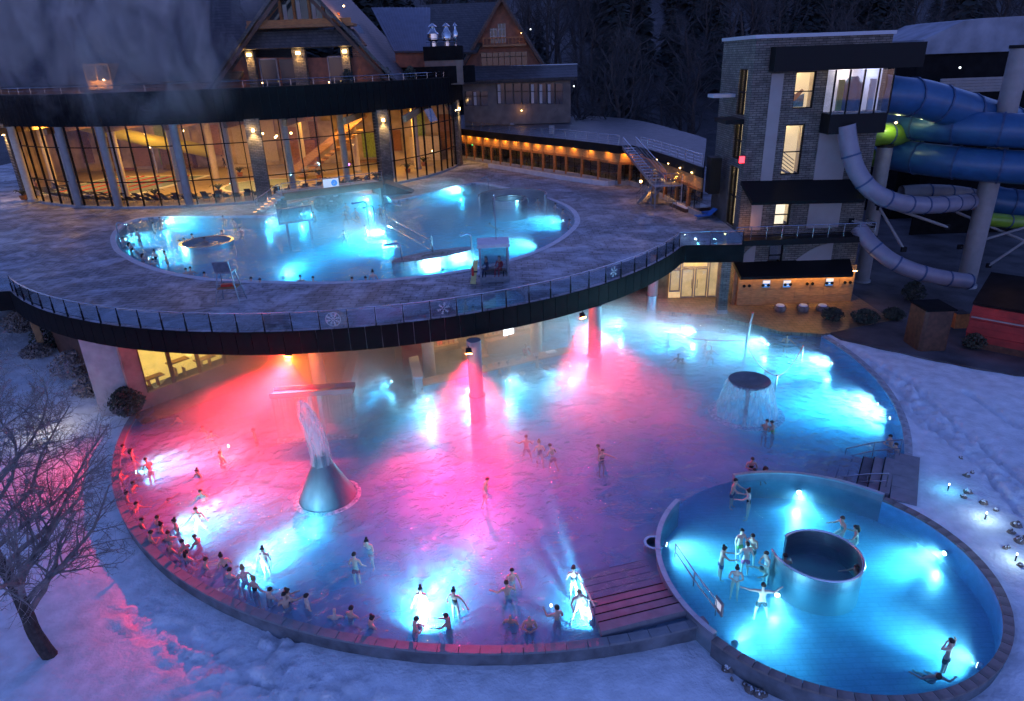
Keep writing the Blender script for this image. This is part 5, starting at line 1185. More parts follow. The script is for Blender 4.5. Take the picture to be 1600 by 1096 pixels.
lamp('yard_light', 'SPOT', tuple(a.lerp(c, .4) - nr * 3.2 + Vector((0, 0, 3.6))), 45, (1, .3, .12), radius=.1, aim=tuple(nr * 1 + Vector((0, 0, -.6))), spot=110)
p = at(1497, 500, 1.1); op = thing('plant_pot', 'square tapered terracotta pot beside the red boarded hut', 'plant pot', (p.x, p.y, .9)); b = MB(); b.prism([(p.x - .5, p.y - .5), (p.x + .5, p.y - .5), (p.x + .5, p.y + .5), (p.x - .5, p.y + .5)], .6, 1.7); b.build('pot', M['orange_pot'], op); b = MB(); b.bx(p.x - .45, p.x + .45, p.y - .45, p.y + .45, 1.68, 1.74); b.build('soil', M['bark'], op)
M['dark_ground'] = mat('dark_ground', (.035, .03, .032), .8, color2=(.12, .11, .12), scale=.35, bump=.5, bscale=3, detail=8)
dk = thing('yard_deck_and_dim_snow', 'dark timber deck under the slides, its front a dark sheet over dim snow', 'deck', (38, 60, 0)); b = MB(); b.prism([(23.4, 50.6), (24.5, 46.6), (26.3, 44.8), (28.6, 42.6), (32.5, 39.6), (60, 35), (60, 90), (29.3, 90), (29.3, 55.2), (29.9, 52.5)], .0, .235); b.build('dark_cover', M['dark_ground'], dk)  # front part covers dim snow, its darkness is put into the colour
for i, (px, py, r, h) in enumerate(((1425, 470, 1.0, 1.7), (1350, 505, 1.1, 1.0), (1395, 500, .9, .9), (1520, 545, .8, 1.0), (1300, 500, .9, 1.0))):
    p = at(px, py, .2); bush('garden_shrub', ('tall dark shrub beside the stone block', 'low dark shrub in front of the yard deck, nearest the tower', 'low dark shrub midway along the yard deck', 'small dark shrub in front of the red boarded hut', 'low frosted shrub right of the timber wall')[i], (p.x, p.y, gz(p.x, p.y)), r, h, 900, M['bush_leaf'])
# ------------------------------------------------------------------ below the terrace
tr = thing('lower_terrace', '', 'terrace'); bpy.data.objects.remove(tr)
M['wet_paving'] = brickmat('wet_paving', (.24, .16, .1), (.3, .2, .13), (.1, .07, .05), 1.0, bw=.7, bh=.5, ms=.03, rough=.35, bump=.5, axis='XY', var=.7)
b = MB(); q = [(10.5, 55.0), (13.5, 53.5), (17, 52.2), (20.6, 48.4), (23.5, 47.6), (30, 50), (30, 64), (4, 64), (4, 57)]; b.prism(q, -1.6, .25); tag(b.build('lower_paving', M['wet_paving']), kind='structure')
M['ochre_wall'] = mat('ochre_wall', (.35, .2, .1), .8, var=.3, scale=1.5)
en = thing('entrance_front', 'glazed entrance doors with timber lintel under the terrace, lit warm', 'entrance', (15.8, 57, .25))
b = MB(); b.bx(12.6, 18.7, 57.2, 57.5, .25, 5.19); b.build('wall', M['ochre_wall'], en)
ex0, ex1 = aty(1046, 440, 57).x, aty(1121, 440, 57).x; ez0, ez1 = .3, 3.9
b = MB(); b.bx(ex0 - .3, ex1 + .3, 56.6, 57.1, 3.95, 5.19); b.build('lintel', M['wood_light'], en)
b = MB(); b.bx(ex0, ex1, 57.05, 57.15, ez0, ez1); b.build('lit_interior', mat('lit_entry', (.7, .55, .3), .8, emit=(1, .68, .3), estr=.4, var=.3, scale=1), en)
for k, (u0, u1, z0, z1, nm) in enumerate(((0, .22, .9, 2.9, 'side_window'), (0, .22, 2.95, 3.9, 'fanlight'), (.24, .5, .3, 2.95, 'door'), (.52, .78, .3, 2.95, 'door'), (.24, .78, 3.0, 3.9, 'fanlight'), (.8, 1, .3, 3.9, 'side_window'))):
    xa, xb = ex0 + (ex1 - ex0) * u0, ex0 + (ex1 - ex0) * u1
    b = MB(); b.bx(xa + .05, xb - .05, 56.9, 56.93, z0 + .05, z1 - .05); w_ = b.build(nm, M['glass'], en)
    b = MB(); b.bx(xa, xa + .09, 56.85, 56.99, z0, z1); b.bx(xb - .09, xb, 56.85, 56.99, z0, z1); b.bx(xa + .09, xb - .09, 56.85, 56.99, z1 - .09, z1); b.bx(xa + .09, xb - .09, 56.85, 56.99, z0, z0 + .12); b.build('frame', M['column_paint'], w_)
    if nm == 'door':
        b = MB(); hx = xb - .2 if u0 < .3 else xa + .2; b.tube([(hx, 56.8, 1.2), (hx, 56.8, 2.0)], .03, 6); b.build('handle', M['steel'], w_)
lamp('entry_light', 'POINT', ((ex0 + ex1) / 2, 56.2, 4.3), 230, (1, .6, .22), radius=.12); bulb('entry_lamp', 'bright warm lamp over the glazed entrance doors', ((ex0 + ex1) / 2, 56.4, 4.4), (1, .6, .2), 0, .1, m=M['warm_lamp'])
b = MB(); px_ = at(1126, 488, .25); ecol = thing('square_pillar', 'square stone pillar right of the glazed entrance doors', 'pillar', (px_.x, px_.y, .25)); b.box((px_.x, px_.y, 2.72), (.75, .75, 4.94)); b.build('shaft', M['stone_wall'], ecol); b = MB(); b.box((px_.x, px_.y, .4), (.85, .85, .3)); b.build('base', M['concrete'], ecol)
# timber wall with hooks and signs, amber strip above
tz0, tz1 = .25, 2.95
tx0, tx1 = X(1150, 450), X(1328, 450)
tm = thing('timber_wall', 'timber clad wall with hook plates under an amber light strip beside the entrance', 'wall', (tx0, 54.6, .25))
nb_ = 8
for r_ in range(4):
    for k in range(nb_):
        x0 = tx0 + (tx1 - tx0) * k / nb_; x1 = tx0 + (tx1 - tx0) * (k + 1) / nb_
        b = MB(); b.bx(x0 + .008, x1 - .008, 54.55 - .01 * ((r_ + k) % 2), 54.8, tz0 + r_ * .675 + .006, tz0 + (r_ + 1) * .675 - .006); b.build('board', M['wood_light'], tm)
for i, px in enumerate((1163, 1192, 1226, 1260, 1290, 1318)):
    x = X(px, 450)
    for s in (-.22, .22):
        b = MB(); b.lathe((0, 0), [(0, 0), (.13, 0), (.13, .08), (0, .08)], 10); me = b.mesh('hook_plate', M['black_metal'])
        o = inst(me, 'hook_plate', tm, (x + s - tx0, -.1, 1.75), rot=(rad(90), 0, 0))
M['blue_sign'] = mat('blue_sign', (.05, .25, .65), .5, emit=(.1, .35, .8), estr=.35); M['white_sign'] = mat('white_sign', (.8, .8, .8), .5, emit=(.8, .85, .9), estr=.3)
for i, (px, py, lab) in enumerate(((1194, 441, 'blue and white notice on the timber wall, leftmost of the notices'), (1226, 441, 'small blue notice on pale board in the middle of the timber wall'), (1292, 438, 'blue notice with white header on the timber wall, rightmost of the notices'))):
    x = X(px, py); z = Zf(px, py); sg = thing('notice_sign', lab, 'sign', (x, 54.5, z)); b = MB(); b.bx(x - .3, x + .3, 54.47, 54.52, z - .3, z + .3); b.build('board', M['blue_sign'], sg); b = MB(); b.bx(x - .3, x + .3, 54.455, 54.468, z + .05, z + .28); b.bx(x - .2, x + .2, 54.455, 54.468, z - .15, z - .1); b.build('printed_band', M['white_sign'], sg)
for k in range(7):
    x = tx0 + (tx1 - tx0) * (k + .5) / 7
    lamp('strip_light', 'SPOT', (x, 54.1, 3.05), 52 if k > 2 else 22, (1, .5, .1), radius=.06, aim=(0, .55, -1), spot=140, blend=.9)
b = MB(); b.bx(tx0 + 2, tx1, 54.3, 54.36, 3.0, 3.04); b.build('light_strip', M['warm_lamp'], tm)
b = MB(); b.bx(tx0 - .3, tx1 + .2, 54.83, 54.98, tz0, 3.4); b.build('backing_wall', M['ochre_wall'], tm)
for i, px in enumerate((1218, 1254, 1284)):
    p = at(px, 486, .25); sn = thing('stone_stool', ('low round stone seat before the timber wall, nearest the entrance', 'low round stone seat in the middle before the timber wall', 'low round stone seat before the right end of the timber wall')[i], 'seat', tuple(p)); b = MB(); b.lathe((p.x, p.y), [(0, .25), (.42, .25), (.5, .5), (.42, .72), (0, .72)], 12); b.build('body', M['rock'], sn, smooth=True); b = MB(); b.lathe((p.x, p.y), [(0, .72), (.36, .72), (.3, .8), (0, .84)], 12); b.build('snow_cap', M['snow'], sn, smooth=True)
# columns of the terrace standing in the pool
for i, (px, py, r, lab) in enumerate(((747, 655, .42, 'tall round column in the pool in front of the bar, red lit'), (928, 590, .42, 'round column in the pool at the right end of the bar, red lit'), (1018, 490, .42, 'round red lit column at the back of the pool near the entrance'), (506, 640, .42, 'round column behind the waterfall trough, washed in red light'))):
    p = at(px, py, 0); t = thing('round_column', lab, 'column', (p.x, p.y, -1.3))
    b = MB(); b.cyl((p.x, p.y), r, 1.6, 5.19, 20); b.build('shaft', M['column_paint'], t, smooth=True)
    b = MB(); b.cyl((p.x, p.y), r + .07, -1.3, 1.6, 20); b.build('steel_sleeve', M['steel'], t, smooth=True)
    b = MB(); b.cyl((p.x, p.y), r + .11, 1.56, 1.66, 20); b.build('collar', M['steel'], t, smooth=True)
def flood(px, py, Y, lab, wide, beams, aim, col=RED):
    """housing with one wide lens; narrow far reaching spots are added without lenses (azimuth, elevation, cone, energy)"""
    p = aty(px, py, Y); p.z = 4.72; t = thing('flood_lamp', lab, 'lamp', tuple(p)); d = Vector(aim).normalized()
    b = MB(); b.tube([p - d * .05, p - d * .35], [.2, .16], 12); b.build('housing', M['black_metal'], t)
    b = MB(); b.tube([p - d * .02, p], .18, 12); b.build('lens', M['red_lamp'], t)
    b = MB(); b.tube([p - d * .3, Vector((p.x, p.y, 5.19))], .03, 6); b.build('bracket', M['black_metal'], t)
    lamp('flood_light', 'SPOT', tuple(p + d * .06), wide * REDG, col, radius=.12, aim=aim, spot=96, blend=1)
    for az, el, cone, en in beams:
        a = (math.cos(rad(az)) * math.cos(rad(el)), math.sin(rad(az)) * math.cos(rad(el)), math.sin(rad(el)))
        lamp('flood_beam', 'SPOT', tuple(p + d * .06), en * REDG, col, radius=.2, aim=a, spot=cone, blend=1)  # spot added for reach over the water, no lens of its own
    return p
p1 = flood(450, 556, 36.2, 'hot orange red floodlight under the terrace above the waterfall trough', 8000, ((-125, -43, 50, 19000), (-163, -36, 50, 24000), (-95, -36, 48, 9000)), (-.1, -.6, -1.1), (1, .012, .03))
lamp('flood_spill', 'POINT', (p1.x - .6, p1.y + .8, p1.z - .3), 450, (1, .035, .02), radius=.15)
lamp('flood_spill', 'POINT', (p1.x, p1.y + .25, p1.z - .35), 330, (1, .3, .015), radius=.15)
p2 = flood(731, 529, 35.7, 'red floodlight under the terrace beside the bar column', 1500, ((-92, -31, 48, 13000), (-122, -38, 42, 9000), (-66, -33, 44, 4500)), (0, -.6, -1.1))
p3 = flood(911, 484, 40.9, 'red floodlight under the terrace beside the column right of the bar', 600, ((-98, -26, 46, 5500), (-60, -28, 46, 4500), (-10, -40, 44, 700)), (.25, -.6, -1.0))
lamp('flood_spill', 'POINT', (p3.x - .4, p3.y + .2, p3.z - .1), 70, (1, .04, .03), radius=.12)
p4 = flood(1016, 440, 52.6, 'red floodlight under the terrace beside the rear column', 400, ((-75, -30, 50, 700),), (.1, -.8, -.9))
lamp('flood_spill', 'POINT', (p4.x - .1, p4.y - .7, p4.z - .3), 110, (1, .03, .03), radius=.12)
# back walls under the terrace, left part
M['under_wall'] = mat('under_wall', (.3, .2, .17), .85, var=.3, scale=1)
uw = thing('under_terrace_wall', 'brownish wall with large lit windows under the left part of the terrace', 'wall', (-20, 44, 0))
wA, wB = Vector((-24.2, 38.9, 0)), Vector((-16.6, 48.6, 0)); d = (wB - wA); rz = math.atan2(d.y, d.x); Lw = d.length; u = d.normalized(); nr = Vector((u.y, -u.x, 0))
holes = []
b = MB(); xs_ = [0, 1.0, 8.4, Lw + 6]
for (s0, s1, z0, z1) in ((0, 1.0, -1.1, 5.19), (8.4, Lw + 6, -1.1, 5.19), (1.0, 8.4, -1.1, 1.1), (1.0, 8.4, 4.1, 5.19)):
    m_ = wA + u * (s0 + s1) / 2; b.box((m_.x, m_.y, (z0 + z1) / 2), (s1 - s0, .3, z1 - z0), rz)
b.build('wall', M['under_wall'], uw)
M['lit_yellow'] = mat('lit_yellow', (.7, .55, .2), .8, emit=(1, .66, .14), estr=.75, var=.35, scale=1.2)
m_ = wA + u * 4.7 - nr * 1.6; b = MB(); b.box((m_.x, m_.y, 2.6), (8, .1, 3.4), rz); b.build('lit_interior', M['lit_yellow'], uw)
for k in range(4):
    s0, s1 = 1.0 + k * 1.85, 1.0 + (k + 1) * 1.85; m_ = wA + u * (s0 + s1) / 2
    b = MB(); b.box((m_.x, m_.y, 2.6), (1.75, .03, 2.95), rz); w_ = b.build('window', M['glass'], uw)
    b = MB()
    for ss in (s0 + .05, s1 - .05): q = wA + u * ss; b.box((q.x, q.y, 2.6), (.12, .16, 3.0), rz)
    b.build('frame', M['wood_dark'], w_)
    q = m_ - nr * .9; b = MB(); b.box((q.x, q.y, 1.6 + .5 * (k % 2)), (1.4, .6, .08), rz); b.box((q.x + .3, q.y, 1.3), (.06, .4, .6), rz); b.box((q.x - .3, q.y, 1.3), (.06, .4, .6), rz); b.build('shelf', M['wood_light'], uw)
lamp('window_light', 'POINT', tuple(wA + u * 4.7 - nr * .8 + Vector((0, 0, 3.9))), 60, (1, .65, .15), radius=.1)
lamp('window_spill', 'POINT', tuple(wA + u * 4.7 + nr * .9 + Vector((0, 0, 2.4))), 18, (1, .6, .2), radius=.3)
pr = thing('concrete_pier', 'broad pale concrete pier under the left end of the terrace', 'pier', (-24.8, 39.2, 0)); b = MB(); b.box((-25.2, 39.5, 2.05), (2.6, .8, 6.28), rad(4)); b.build('body', M['concrete'], pr); b = MB(); b.box((-25.2, 39.5, -.6), (2.8, 1.0, .6), rad(4)); b.build('base', M['concrete'], pr)
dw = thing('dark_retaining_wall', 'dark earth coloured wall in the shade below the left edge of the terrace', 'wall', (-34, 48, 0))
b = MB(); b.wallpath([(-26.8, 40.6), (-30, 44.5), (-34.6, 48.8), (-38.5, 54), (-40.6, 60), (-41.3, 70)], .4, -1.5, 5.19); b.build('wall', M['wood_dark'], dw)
for k, (px, py) in enumerate(((28, 520), (75, 530), (115, 560))):
    pass
b = MB(); b.box((-36.4, 49.3, 2.4), (.4, 1.4, 5.6), rad(40)); b.build('buttress', M['ochre_wall'], dw)
for i, (px, py, r, h, z) in enumerate(((203, 648, 1.1, 1.8, .1), (120, 590, 1.6, 1.9, 0), (90, 545, 1.7, 2.2, .2), (145, 620, 1.3, 1.5, -.2), (40, 520, 1.5, 1.8, .6), (60, 560, 1.2, 1.0, .3))):
    p = at(px, py, z); bush('garden_shrub', ('round dark shrub at the foot of the concrete pier', 'bare dark shrub in the shade left of the pier', 'large bare shrub under the terrace edge', 'thin dark shrub by the left end of the pool wall', 'dark shrub in the shade at the left picture edge', 'low dark shrub above the snow bank by the tree')[i], (p.x, p.y, min(gz(p.x, p.y), z) if i else .05), r, h, 1400 if i else 2400, M['bush_leaf'] if i in (0, 2) else M['twig'])
qb = thing('quay', '', 'x'); bpy.data.objects.remove(qb)
b = MB(); b.prism([(-24.2, 38.6), (-23.0, 37.4), (-21.6, 38.4), (-15.6, 46.2), (-12.2, 47.5), (-12.2, 66), (-40, 66), (-28, 42)], -1.6, .1); tag(b.build('lower_quay', M['wet_paving']), kind='structure')
# channel leading indoors and its walls
chn = thing('channel_wall', 'pale angled wall on the left of the swim channel', 'wall', (-11.6, 44, 0)); b = MB(); b.wallpath([(-10.75, 40.2), (-11.7, 49.5)], .5, -1.2, 1.15); b.build('body', M['concrete'], chn); b = MB(); b.wallpath([(-10.75, 40.1), (-11.7, 49.6)], .66, 1.15, 1.3); b.build('coping', M['pale_coping'], chn)
chn2 = thing('channel_wall', 'pale angled wall on the right of the swim channel beside the bar', 'wall', (-7.2, 44, 0)); b = MB(); b.wallpath([(-6.15, 40.3), (-8.15, 49.5)], .5, -1.2, 1.15); b.build('body', M['concrete'], chn2); b = MB(); b.wallpath([(-6.15, 40.2), (-8.15, 49.6)], .66, 1.15, 1.3); b.build('coping', M['pale_coping'], chn2)
cs = thing('channel_portal', 'dark timber portal over the far end of the swim channel', 'portal', (-10, 49.6, 0)); b = MB(); b.bx(-13.5, -11.9, 49.4, 49.8, -1.2, 5.19); b.bx(-8.0, -5.5, 49.4, 49.8, -1.2, 5.19); b.build('wall', M['wood_light'], cs); b = MB(); b.bx(-11.9, -8.0, 49.4, 49.8, 2.2, 5.19); b.build('lintel', M['wood_dark'], cs)
lamp('channel_light', 'POINT', (-10, 48.8, 2.4), 50, (1, .6, .2), radius=.1)
pl_ = thing('pillar_sign', 'slim pale pillar with round clock like sign left of the swim channel', 'pillar', (-13.3, 45.5, 0)); b = MB(); b.box((-13.2, 45.2, 2.5), (.9, .5, 5.2)); b.build('shaft', M['column_paint'], pl_); b = MB(); b.lathe((0, 0), [(0, 0), (.36, 0), (.36, .06), (0, .06)], 18); o = inst(b.mesh('round_sign', M['blue_roof']), 'round_sign', pl_, (.1, -.5, 4.4), rot=(rad(90), 0, 0))
lamp('pillar_light', 'POINT', (-12.4, 44.0, 4.6), 14, (1, .65, .35), radius=.1)
# ------------------------------------------------------------------ pool bar
bar = thing('pool_bar', 'long timber topped pool bar with lit shelves behind it under the terrace', 'bar', (-1, 42, 0))
K0, K1 = Vector((-6.1, 40.65, 0)), Vector((4.2, 45.45, 0)); d = K1 - K0; rz = math.atan2(d.y, d.x); u = d.normalized(); nr = Vector((-u.y, u.x, 0)); Lb = d.length
def bbx(s0, s1, n0, n1, z0, z1):
    m_ = K0 + u * (s0 + s1) / 2 + nr * (n0 + n1) / 2; b = MB(); b.box((m_.x, m_.y, (z0 + z1) / 2), (s1 - s0, n1 - n0, z1 - z0), rz); return b
bbx(0, Lb, 0, .25, -1.35, .46).build('front', M['tile'], bar)
bbx(-.1, Lb + .1, -.25, .75, .46, .56).build('counter', M['wood_light'], bar)
bbx(0, Lb, .76, 1.3, -.3, .2).build('back_counter', M['wood_dark'], bar)
bbx(0, Lb, .26, 5.0, -1.35, -.45).build('floor', M['wet_paving'], bar)
bbx(-.3, Lb + .3, 4.6, 4.8, -.45, 5.19).build('back_wall', M['wood_dark'], bar)
M['shelf_back'] = mat('shelf_back', (.5, .33, .15), .7, var=.3, scale=2)
for s0, s1 in ((1.8, 4.4), (6.6, 10.4)):
    bbx(s0, s1, 4.45, 4.6, -.4, 4.6).build('shelf_panel', M['shelf_back'], bar)
    for z in (1.1, 1.9, 2.7): bbx(s0, s1, 4.1, 4.45, z, z + .07).build('shelf', M['wood_light'], bar)
bbx(1.8, 4.4, 3.6, 4.2, -.45, .9).build('cabinet', M['steel'], bar); bbx(6.4, 10.6, 3.5, 4.1, -.45, 1.0).build('cabinet', M['wood_light'], bar)
# steps and red panels
for k in range(3): bbx(4.6, 6.3, 3.0 + k * .5, 3.5 + k * .5, -.45, .1 + k * .25).build('step', M['wood_light'], bar)
bbx(-.2, 1.4, 3.0, 3.2, -.45, 3.2).build('side_wall', M['red_wall'], bar)
lamp('bar_light', 'AREA', tuple(K0 + u * 3.1 + nr * 2.6 + Vector((0, 0, 4.9))), 130, (1, .55, .18), size=(2, 1), aim=(0, 0, -1)); lamp('bar_light', 'AREA', tuple(K0 + u * 8.4 + nr * 2.6 + Vector((0, 0, 4.9))), 200, (1, .58, .2), size=(3, 1), aim=(0, 0, -1))
for s in (1.3, 9.6):
    q = K0 + u * s + nr * 1.9; t = thing('bar_column', 'cream round column behind the pool bar, ' + ('left by the menu board' if s < 5 else 'right by the beer taps'), 'column', (q.x, q.y, -.45)); b = MB(); b.cyl((q.x, q.y), .42, -.45, 5.19, 18); b.build('shaft', M['cream_column'], t, smooth=True); b = MB(); b.cyl((q.x, q.y), .5, -.45, -.2, 18); b.build('base', M['concrete'], t, smooth=True)
    lamp('column_light', 'POINT', tuple(q + nr * -.8 + Vector((.5, 0, 4.6))), 30, (1, .6, .2), radius=.1)
# menu board with lettering, screen, pictures
def letters(txt, size, m, parent, loc, rot, name='lettering'):
    cu = bpy.data.curves.new(name, 'FONT'); cu.body = txt; cu.size = size; cu.extrude = .008; cu.align_x = 'CENTER'; cu.align_y = 'CENTER'
    o = bpy.data.objects.new(name, cu); COL.objects.link(o); dg = bpy.context.evaluated_depsgraph_get(); me = bpy.data.meshes.new_from_object(o.evaluated_get(dg)); bpy.data.objects.remove(o)
    me.materials.clear(); me.materials.append(m); o = bpy.data.objects.new(name, me); COL.objects.link(o); o.parent = parent; o.location = Vector(loc) - wloc(parent); o.rotation_euler = rot; return o
M['ink'] = mat('ink', (.02, .02, .02), .6); M['red_sign'] = mat('red_sign', (.6, .03, .03), .5, emit=(1, .06, .05), estr=.25)
q = K0 + u * 2.05 + nr * 4.38; mb_ = thing('menu_board', 'white board with vertical black lettering BAR and bars behind the bar', 'sign', (q.x, q.y, 4.0)); b = MB(); b.box((q.x, q.y, 4.0), (.62, .04, 1.6), rz); b.build('board', M['white_plastic'], mb_)
letters('BAR', .52, M['ink'], mb_, q + Vector((0, -.04, 4.0)), (rad(90), rad(90), rz))
q = K0 + u * 2.65 + nr * 4.38; sb_ = thing('striped_board', 'white board with grey vertical stripes beside the lettered board', 'sign', (q.x, q.y, 4.0)); b = MB(); b.box((q.x, q.y, 4.0), (.5, .04, 1.6), rz); b.build('board', M['white_plastic'], sb_)
b = MB()
for k in range(3): qq = K0 + u * (2.5 + k * .15) + nr * 4.34; b.box((qq.x, qq.y, 4.0), (.05, .03, 1.5), rz)
b.build('stripes', M['ink'], sb_)
q = K0 + u * 3.6 + nr * 4.36; rs = thing('red_poster', 'red poster with dark motif high behind the bar', 'poster', (q.x, q.y, 4.0)); b = MB(); b.box((q.x, q.y, 4.0), (1.2, .04, 1.5), rz); b.build('sheet', M['red_sign'], rs); b = MB(); b.box((q.x + .2, q.y - .06, 4.1), (.4, .03, .4), rz); b.build('motif', M['ink'], rs)
for k, (s, z, w_, h_, m, lab, ct) in enumerate(((.3, 2.9, .8, .9, 'red_sign', 'dim red lit panel left of the bar', 'panel'), (3.0, 1.35, .5, .36, 'red_sign', 'small glowing red display on the bar shelf', 'display'), (7.0, 3.9, .55, .7, 'white_plastic', 'white framed picture above the shelves, first from the steps', 'picture'), (7.7, 3.9, .5, .7, 'white_sign', 'pale framed picture above the shelves, second from the steps', 'picture'), (8.5, 3.9, .6, .7, 'grey_slide', 'grey framed picture above the shelves, third from the steps', 'picture'), (9.2, 3.9, .7, .7, 'red_sign', 'red framed picture above the shelves beside the cream column', 'picture'))):
    q = K0 + u * s + nr * 4.36; t = thing('framed_picture' if ct == 'picture' else 'lit_panel', lab, ct, (q.x, q.y, z)); b = MB(); b.box((q.x, q.y, z), (w_, .05, h_), rz); b.build('frame', M['wood_dark'], t); b = MB(); b.box((q.x, q.y - .05, z), (w_ * .85, .03, h_ * .85), rz); b.build('sheet', M[m], t)
q = K0 + u * 7.9 + nr * 3.0; scn = thing('till_screen', 'bright white till screen on the bar back counter', 'screen', (q.x, q.y, 1.15)); b = MB(); b.box((q.x, q.y, 1.75), (.85, .06, .6), rz + .15); b.build('display', emis('screen_glow', (.8, .9, 1), 4), scn); b = MB(); b.box((q.x, q.y + .08, 1.4), (.1, .1, .5)); b.build('stand', M['black_metal'], scn)
random.seed(21)
def bottle(p, m, h, grp, lab, first=[None]):
    t = thing('bottle', lab, 'bottle', p, grp); b = MB(); b.lathe((p[0], p[1]), [(0, p[2]), (.045, p[2]), (.045, p[2] + h * .6), (.016, p[2] + h * .75), (.016, p[2] + h), (0, p[2] + h)], 7); b.build('glass', m, t, smooth=True); b = MB(); b.cyl((p[0], p[1]), .02, p[2] + h, p[2] + h + .03, 6); b.build('cap', M['black_metal'], t)
BM = [mat('bottle_green', (.04, .15, .05), .15), mat('bottle_amber', (.3, .1, .02), .15), mat('bottle_clear', (.55, .6, .6), .1), mat('bottle_red', (.4, .03, .03), .15)]
for s0, s1 in ((1.95, 4.3), (6.8, 10.2)):
    for z in (1.17, 1.97, 2.77):
        k = 0; s = s0
        while s < s1:
            q = K0 + u * s + nr * 4.27; bottle((q.x, q.y, z), random.choice(BM), random.uniform(.26, .36), 'bottles on the bar shelves', 'small bottle on the shelves behind the bar'); s += random.uniform(.18, .42)
M['glass_cup'] = mat('glass_cup', (.7, .75, .75), .1); 
for i, s in enumerate((4.9, 5.4, 6.6, 7.2, 7.35, 7.5, 7.9, 8.6, 8.75, 8.9)):
    q = K0 + u * s + nr * .35; t = thing('drinking_cup', 'clear cup standing on the pool bar counter', 'cup', (q.x, q.y, .56), 'cups on the pool bar counter'); b = MB(); b.lathe((q.x, q.y), [(0, .56), (.05, .56), (.07, .78), (.055, .78), (.045, .59), (0, .59)], 8); b.build('cup', M['glass_cup'], t); b = MB(); b.cyl((q.x, q.y), .045, .595, .71, 8); b.build('drink', BM[i % 4], t)
for i, (s, w_) in enumerate(((4.0, .9), (10.0, .8))):
    q = K0 + u * s + nr * .4; t = thing('paper_tray', ('white tray on the counter left of the red column', 'white tray at the right end of the counter')[i], 'tray', (q.x, q.y, .56)); b = MB(); b.box((q.x, q.y, .59), (w_, .5, .05), rz); b.build('tray', M['white_plastic'], t); b = MB(); b.box((q.x, q.y, .63), (w_ * .8, .35, .03), rz); b.build('napkins', M['white_sign'], t)
p = at(862, 506, 1.0)
gw = thing('glass_wind_screen', 'short glass screen with post at the right end of the bar', 'screen', tuple(K1)); q = K1 + u * .6 + nr * 1.2; b = MB(); b.tube([(q.x, q.y, .2), (q.x, q.y, 2.0)], .05, 6); b.build('post', M['steel'], gw); b = MB(); b.box((q.x + .1, q.y + 1.2, 1.1), (.03, 2.2, 1.5)); b.build('pane', M['rail_glass'], gw)
# underwater bar stools : round seats just below the surface
stl = None
for i, s in enumerate((8.9, 9.5, 10.1, 10.6, 7.0, 5.7, 2.8)):
    q = K0 + u * s - nr * .95
    if not stl:
        stl = thing('bar_stool', 'white round stool in the water along the pool bar', 'stool', (q.x, q.y, -1.3), 'white stools in the water at the bar'); b = MB(); b.cyl((q.x, q.y), .24, .06, .14, 14); b.build('seat', M['white_plastic'], stl, smooth=True); b = MB(); b.cyl((q.x, q.y), .05, -1.3, .06, 8); b.build('leg', M['steel'], stl)
    else: dup(stl, (q.x, q.y, -1.3), i)
# ------------------------------------------------------------------ fountains and fittings of the big pool
def foam(name, tr, col=(.85, .87, .9), streak=None):
    m = bpy.data.materials.new(name); m.use_nodes = True; n = m.node_tree; n.nodes.clear(); L = n.links.new
    t = n.nodes.new('ShaderNodeBsdfTransparent'); d = n.nodes.new('ShaderNodeBsdfDiffuse'); d.inputs[0].default_value = (*col, 1); s = n.nodes.new('ShaderNodeBsdfTranslucent'); s.inputs[0].default_value = (*col, 1)
    a = n.nodes.new('ShaderNodeMixShader'); a.inputs[0].default_value = .5; L(d.outputs[0], a.inputs[1]); L(s.outputs[0], a.inputs[2])
    x = n.nodes.new('ShaderNodeMixShader'); L(t.outputs[0], x.inputs[1]); L(a.outputs[0], x.inputs[2])
    tc = n.nodes.new('ShaderNodeTexCoord'); mp = n.nodes.new('ShaderNodeMapping'); mp.inputs['Scale'].default_value = streak or (3, 3, .35); ns = n.nodes.new('ShaderNodeTexNoise'); ns.inputs['Scale'].default_value = 3; ns.inputs['Detail'].default_value = 4
    L(tc.outputs['Object'], mp.inputs[0]); L(mp.outputs[0], ns.inputs[0]); mr = n.nodes.new('ShaderNodeMapRange'); mr.inputs[1].default_value = .32; mr.inputs[2].default_value = .7; mr.inputs[3].default_value = max(0, (1 - tr) * .25); mr.inputs[4].default_value = min(1, (1 - tr) * 1.7); L(ns.outputs[0], mr.inputs[0]); L(mr.outputs[0], x.inputs[0])
    o = n.nodes.new('ShaderNodeOutputMaterial'); L(x.outputs[0], o.inputs[0]); return m
M['foam'] = foam('foam', .58, streak=(1.5, 1.5, .6)); M['curtain_water'] = foam('curtain_water', .62); M['foam_ring'] = foam('foam_ring', .4, streak=(2, 2, 2)); M['thin_water'] = foam('thin_water', .68, streak=(1.5, 1.5, .12))
def lumpy(c, prof, n, amp, seed):
    rr = np.random.RandomState(seed); b = MB(); V = []; L = len(prof)
    for k in range(n):
        g = 2 * math.pi * k / n
        for j, (r, z, dx) in enumerate(prof):
            q = r * (1 + amp * (rr.rand() - .5)); V.append((c[0] + dx + q * math.cos(g), c[1] + q * math.sin(g), z + amp * .4 * (rr.rand() - .5)))
    Fs = [(k * L + j, ((k + 1) % n) * L + j, ((k + 1) % n) * L + j + 1, k * L + j + 1) for k in range(n) for j in range(L - 1)]
    return b.add(V, Fs)
M['drip_water'] = foam('drip_water', .9, streak=(4, 4, .15))
CF = at(512, 776, 0); CF = (CF.x, CF.y)
M['cone_steel'] = mat('cone_steel', (.13, .14, .17), .5, metal=.2, var=.2, scale=2, stretch=(1, 1, .2))
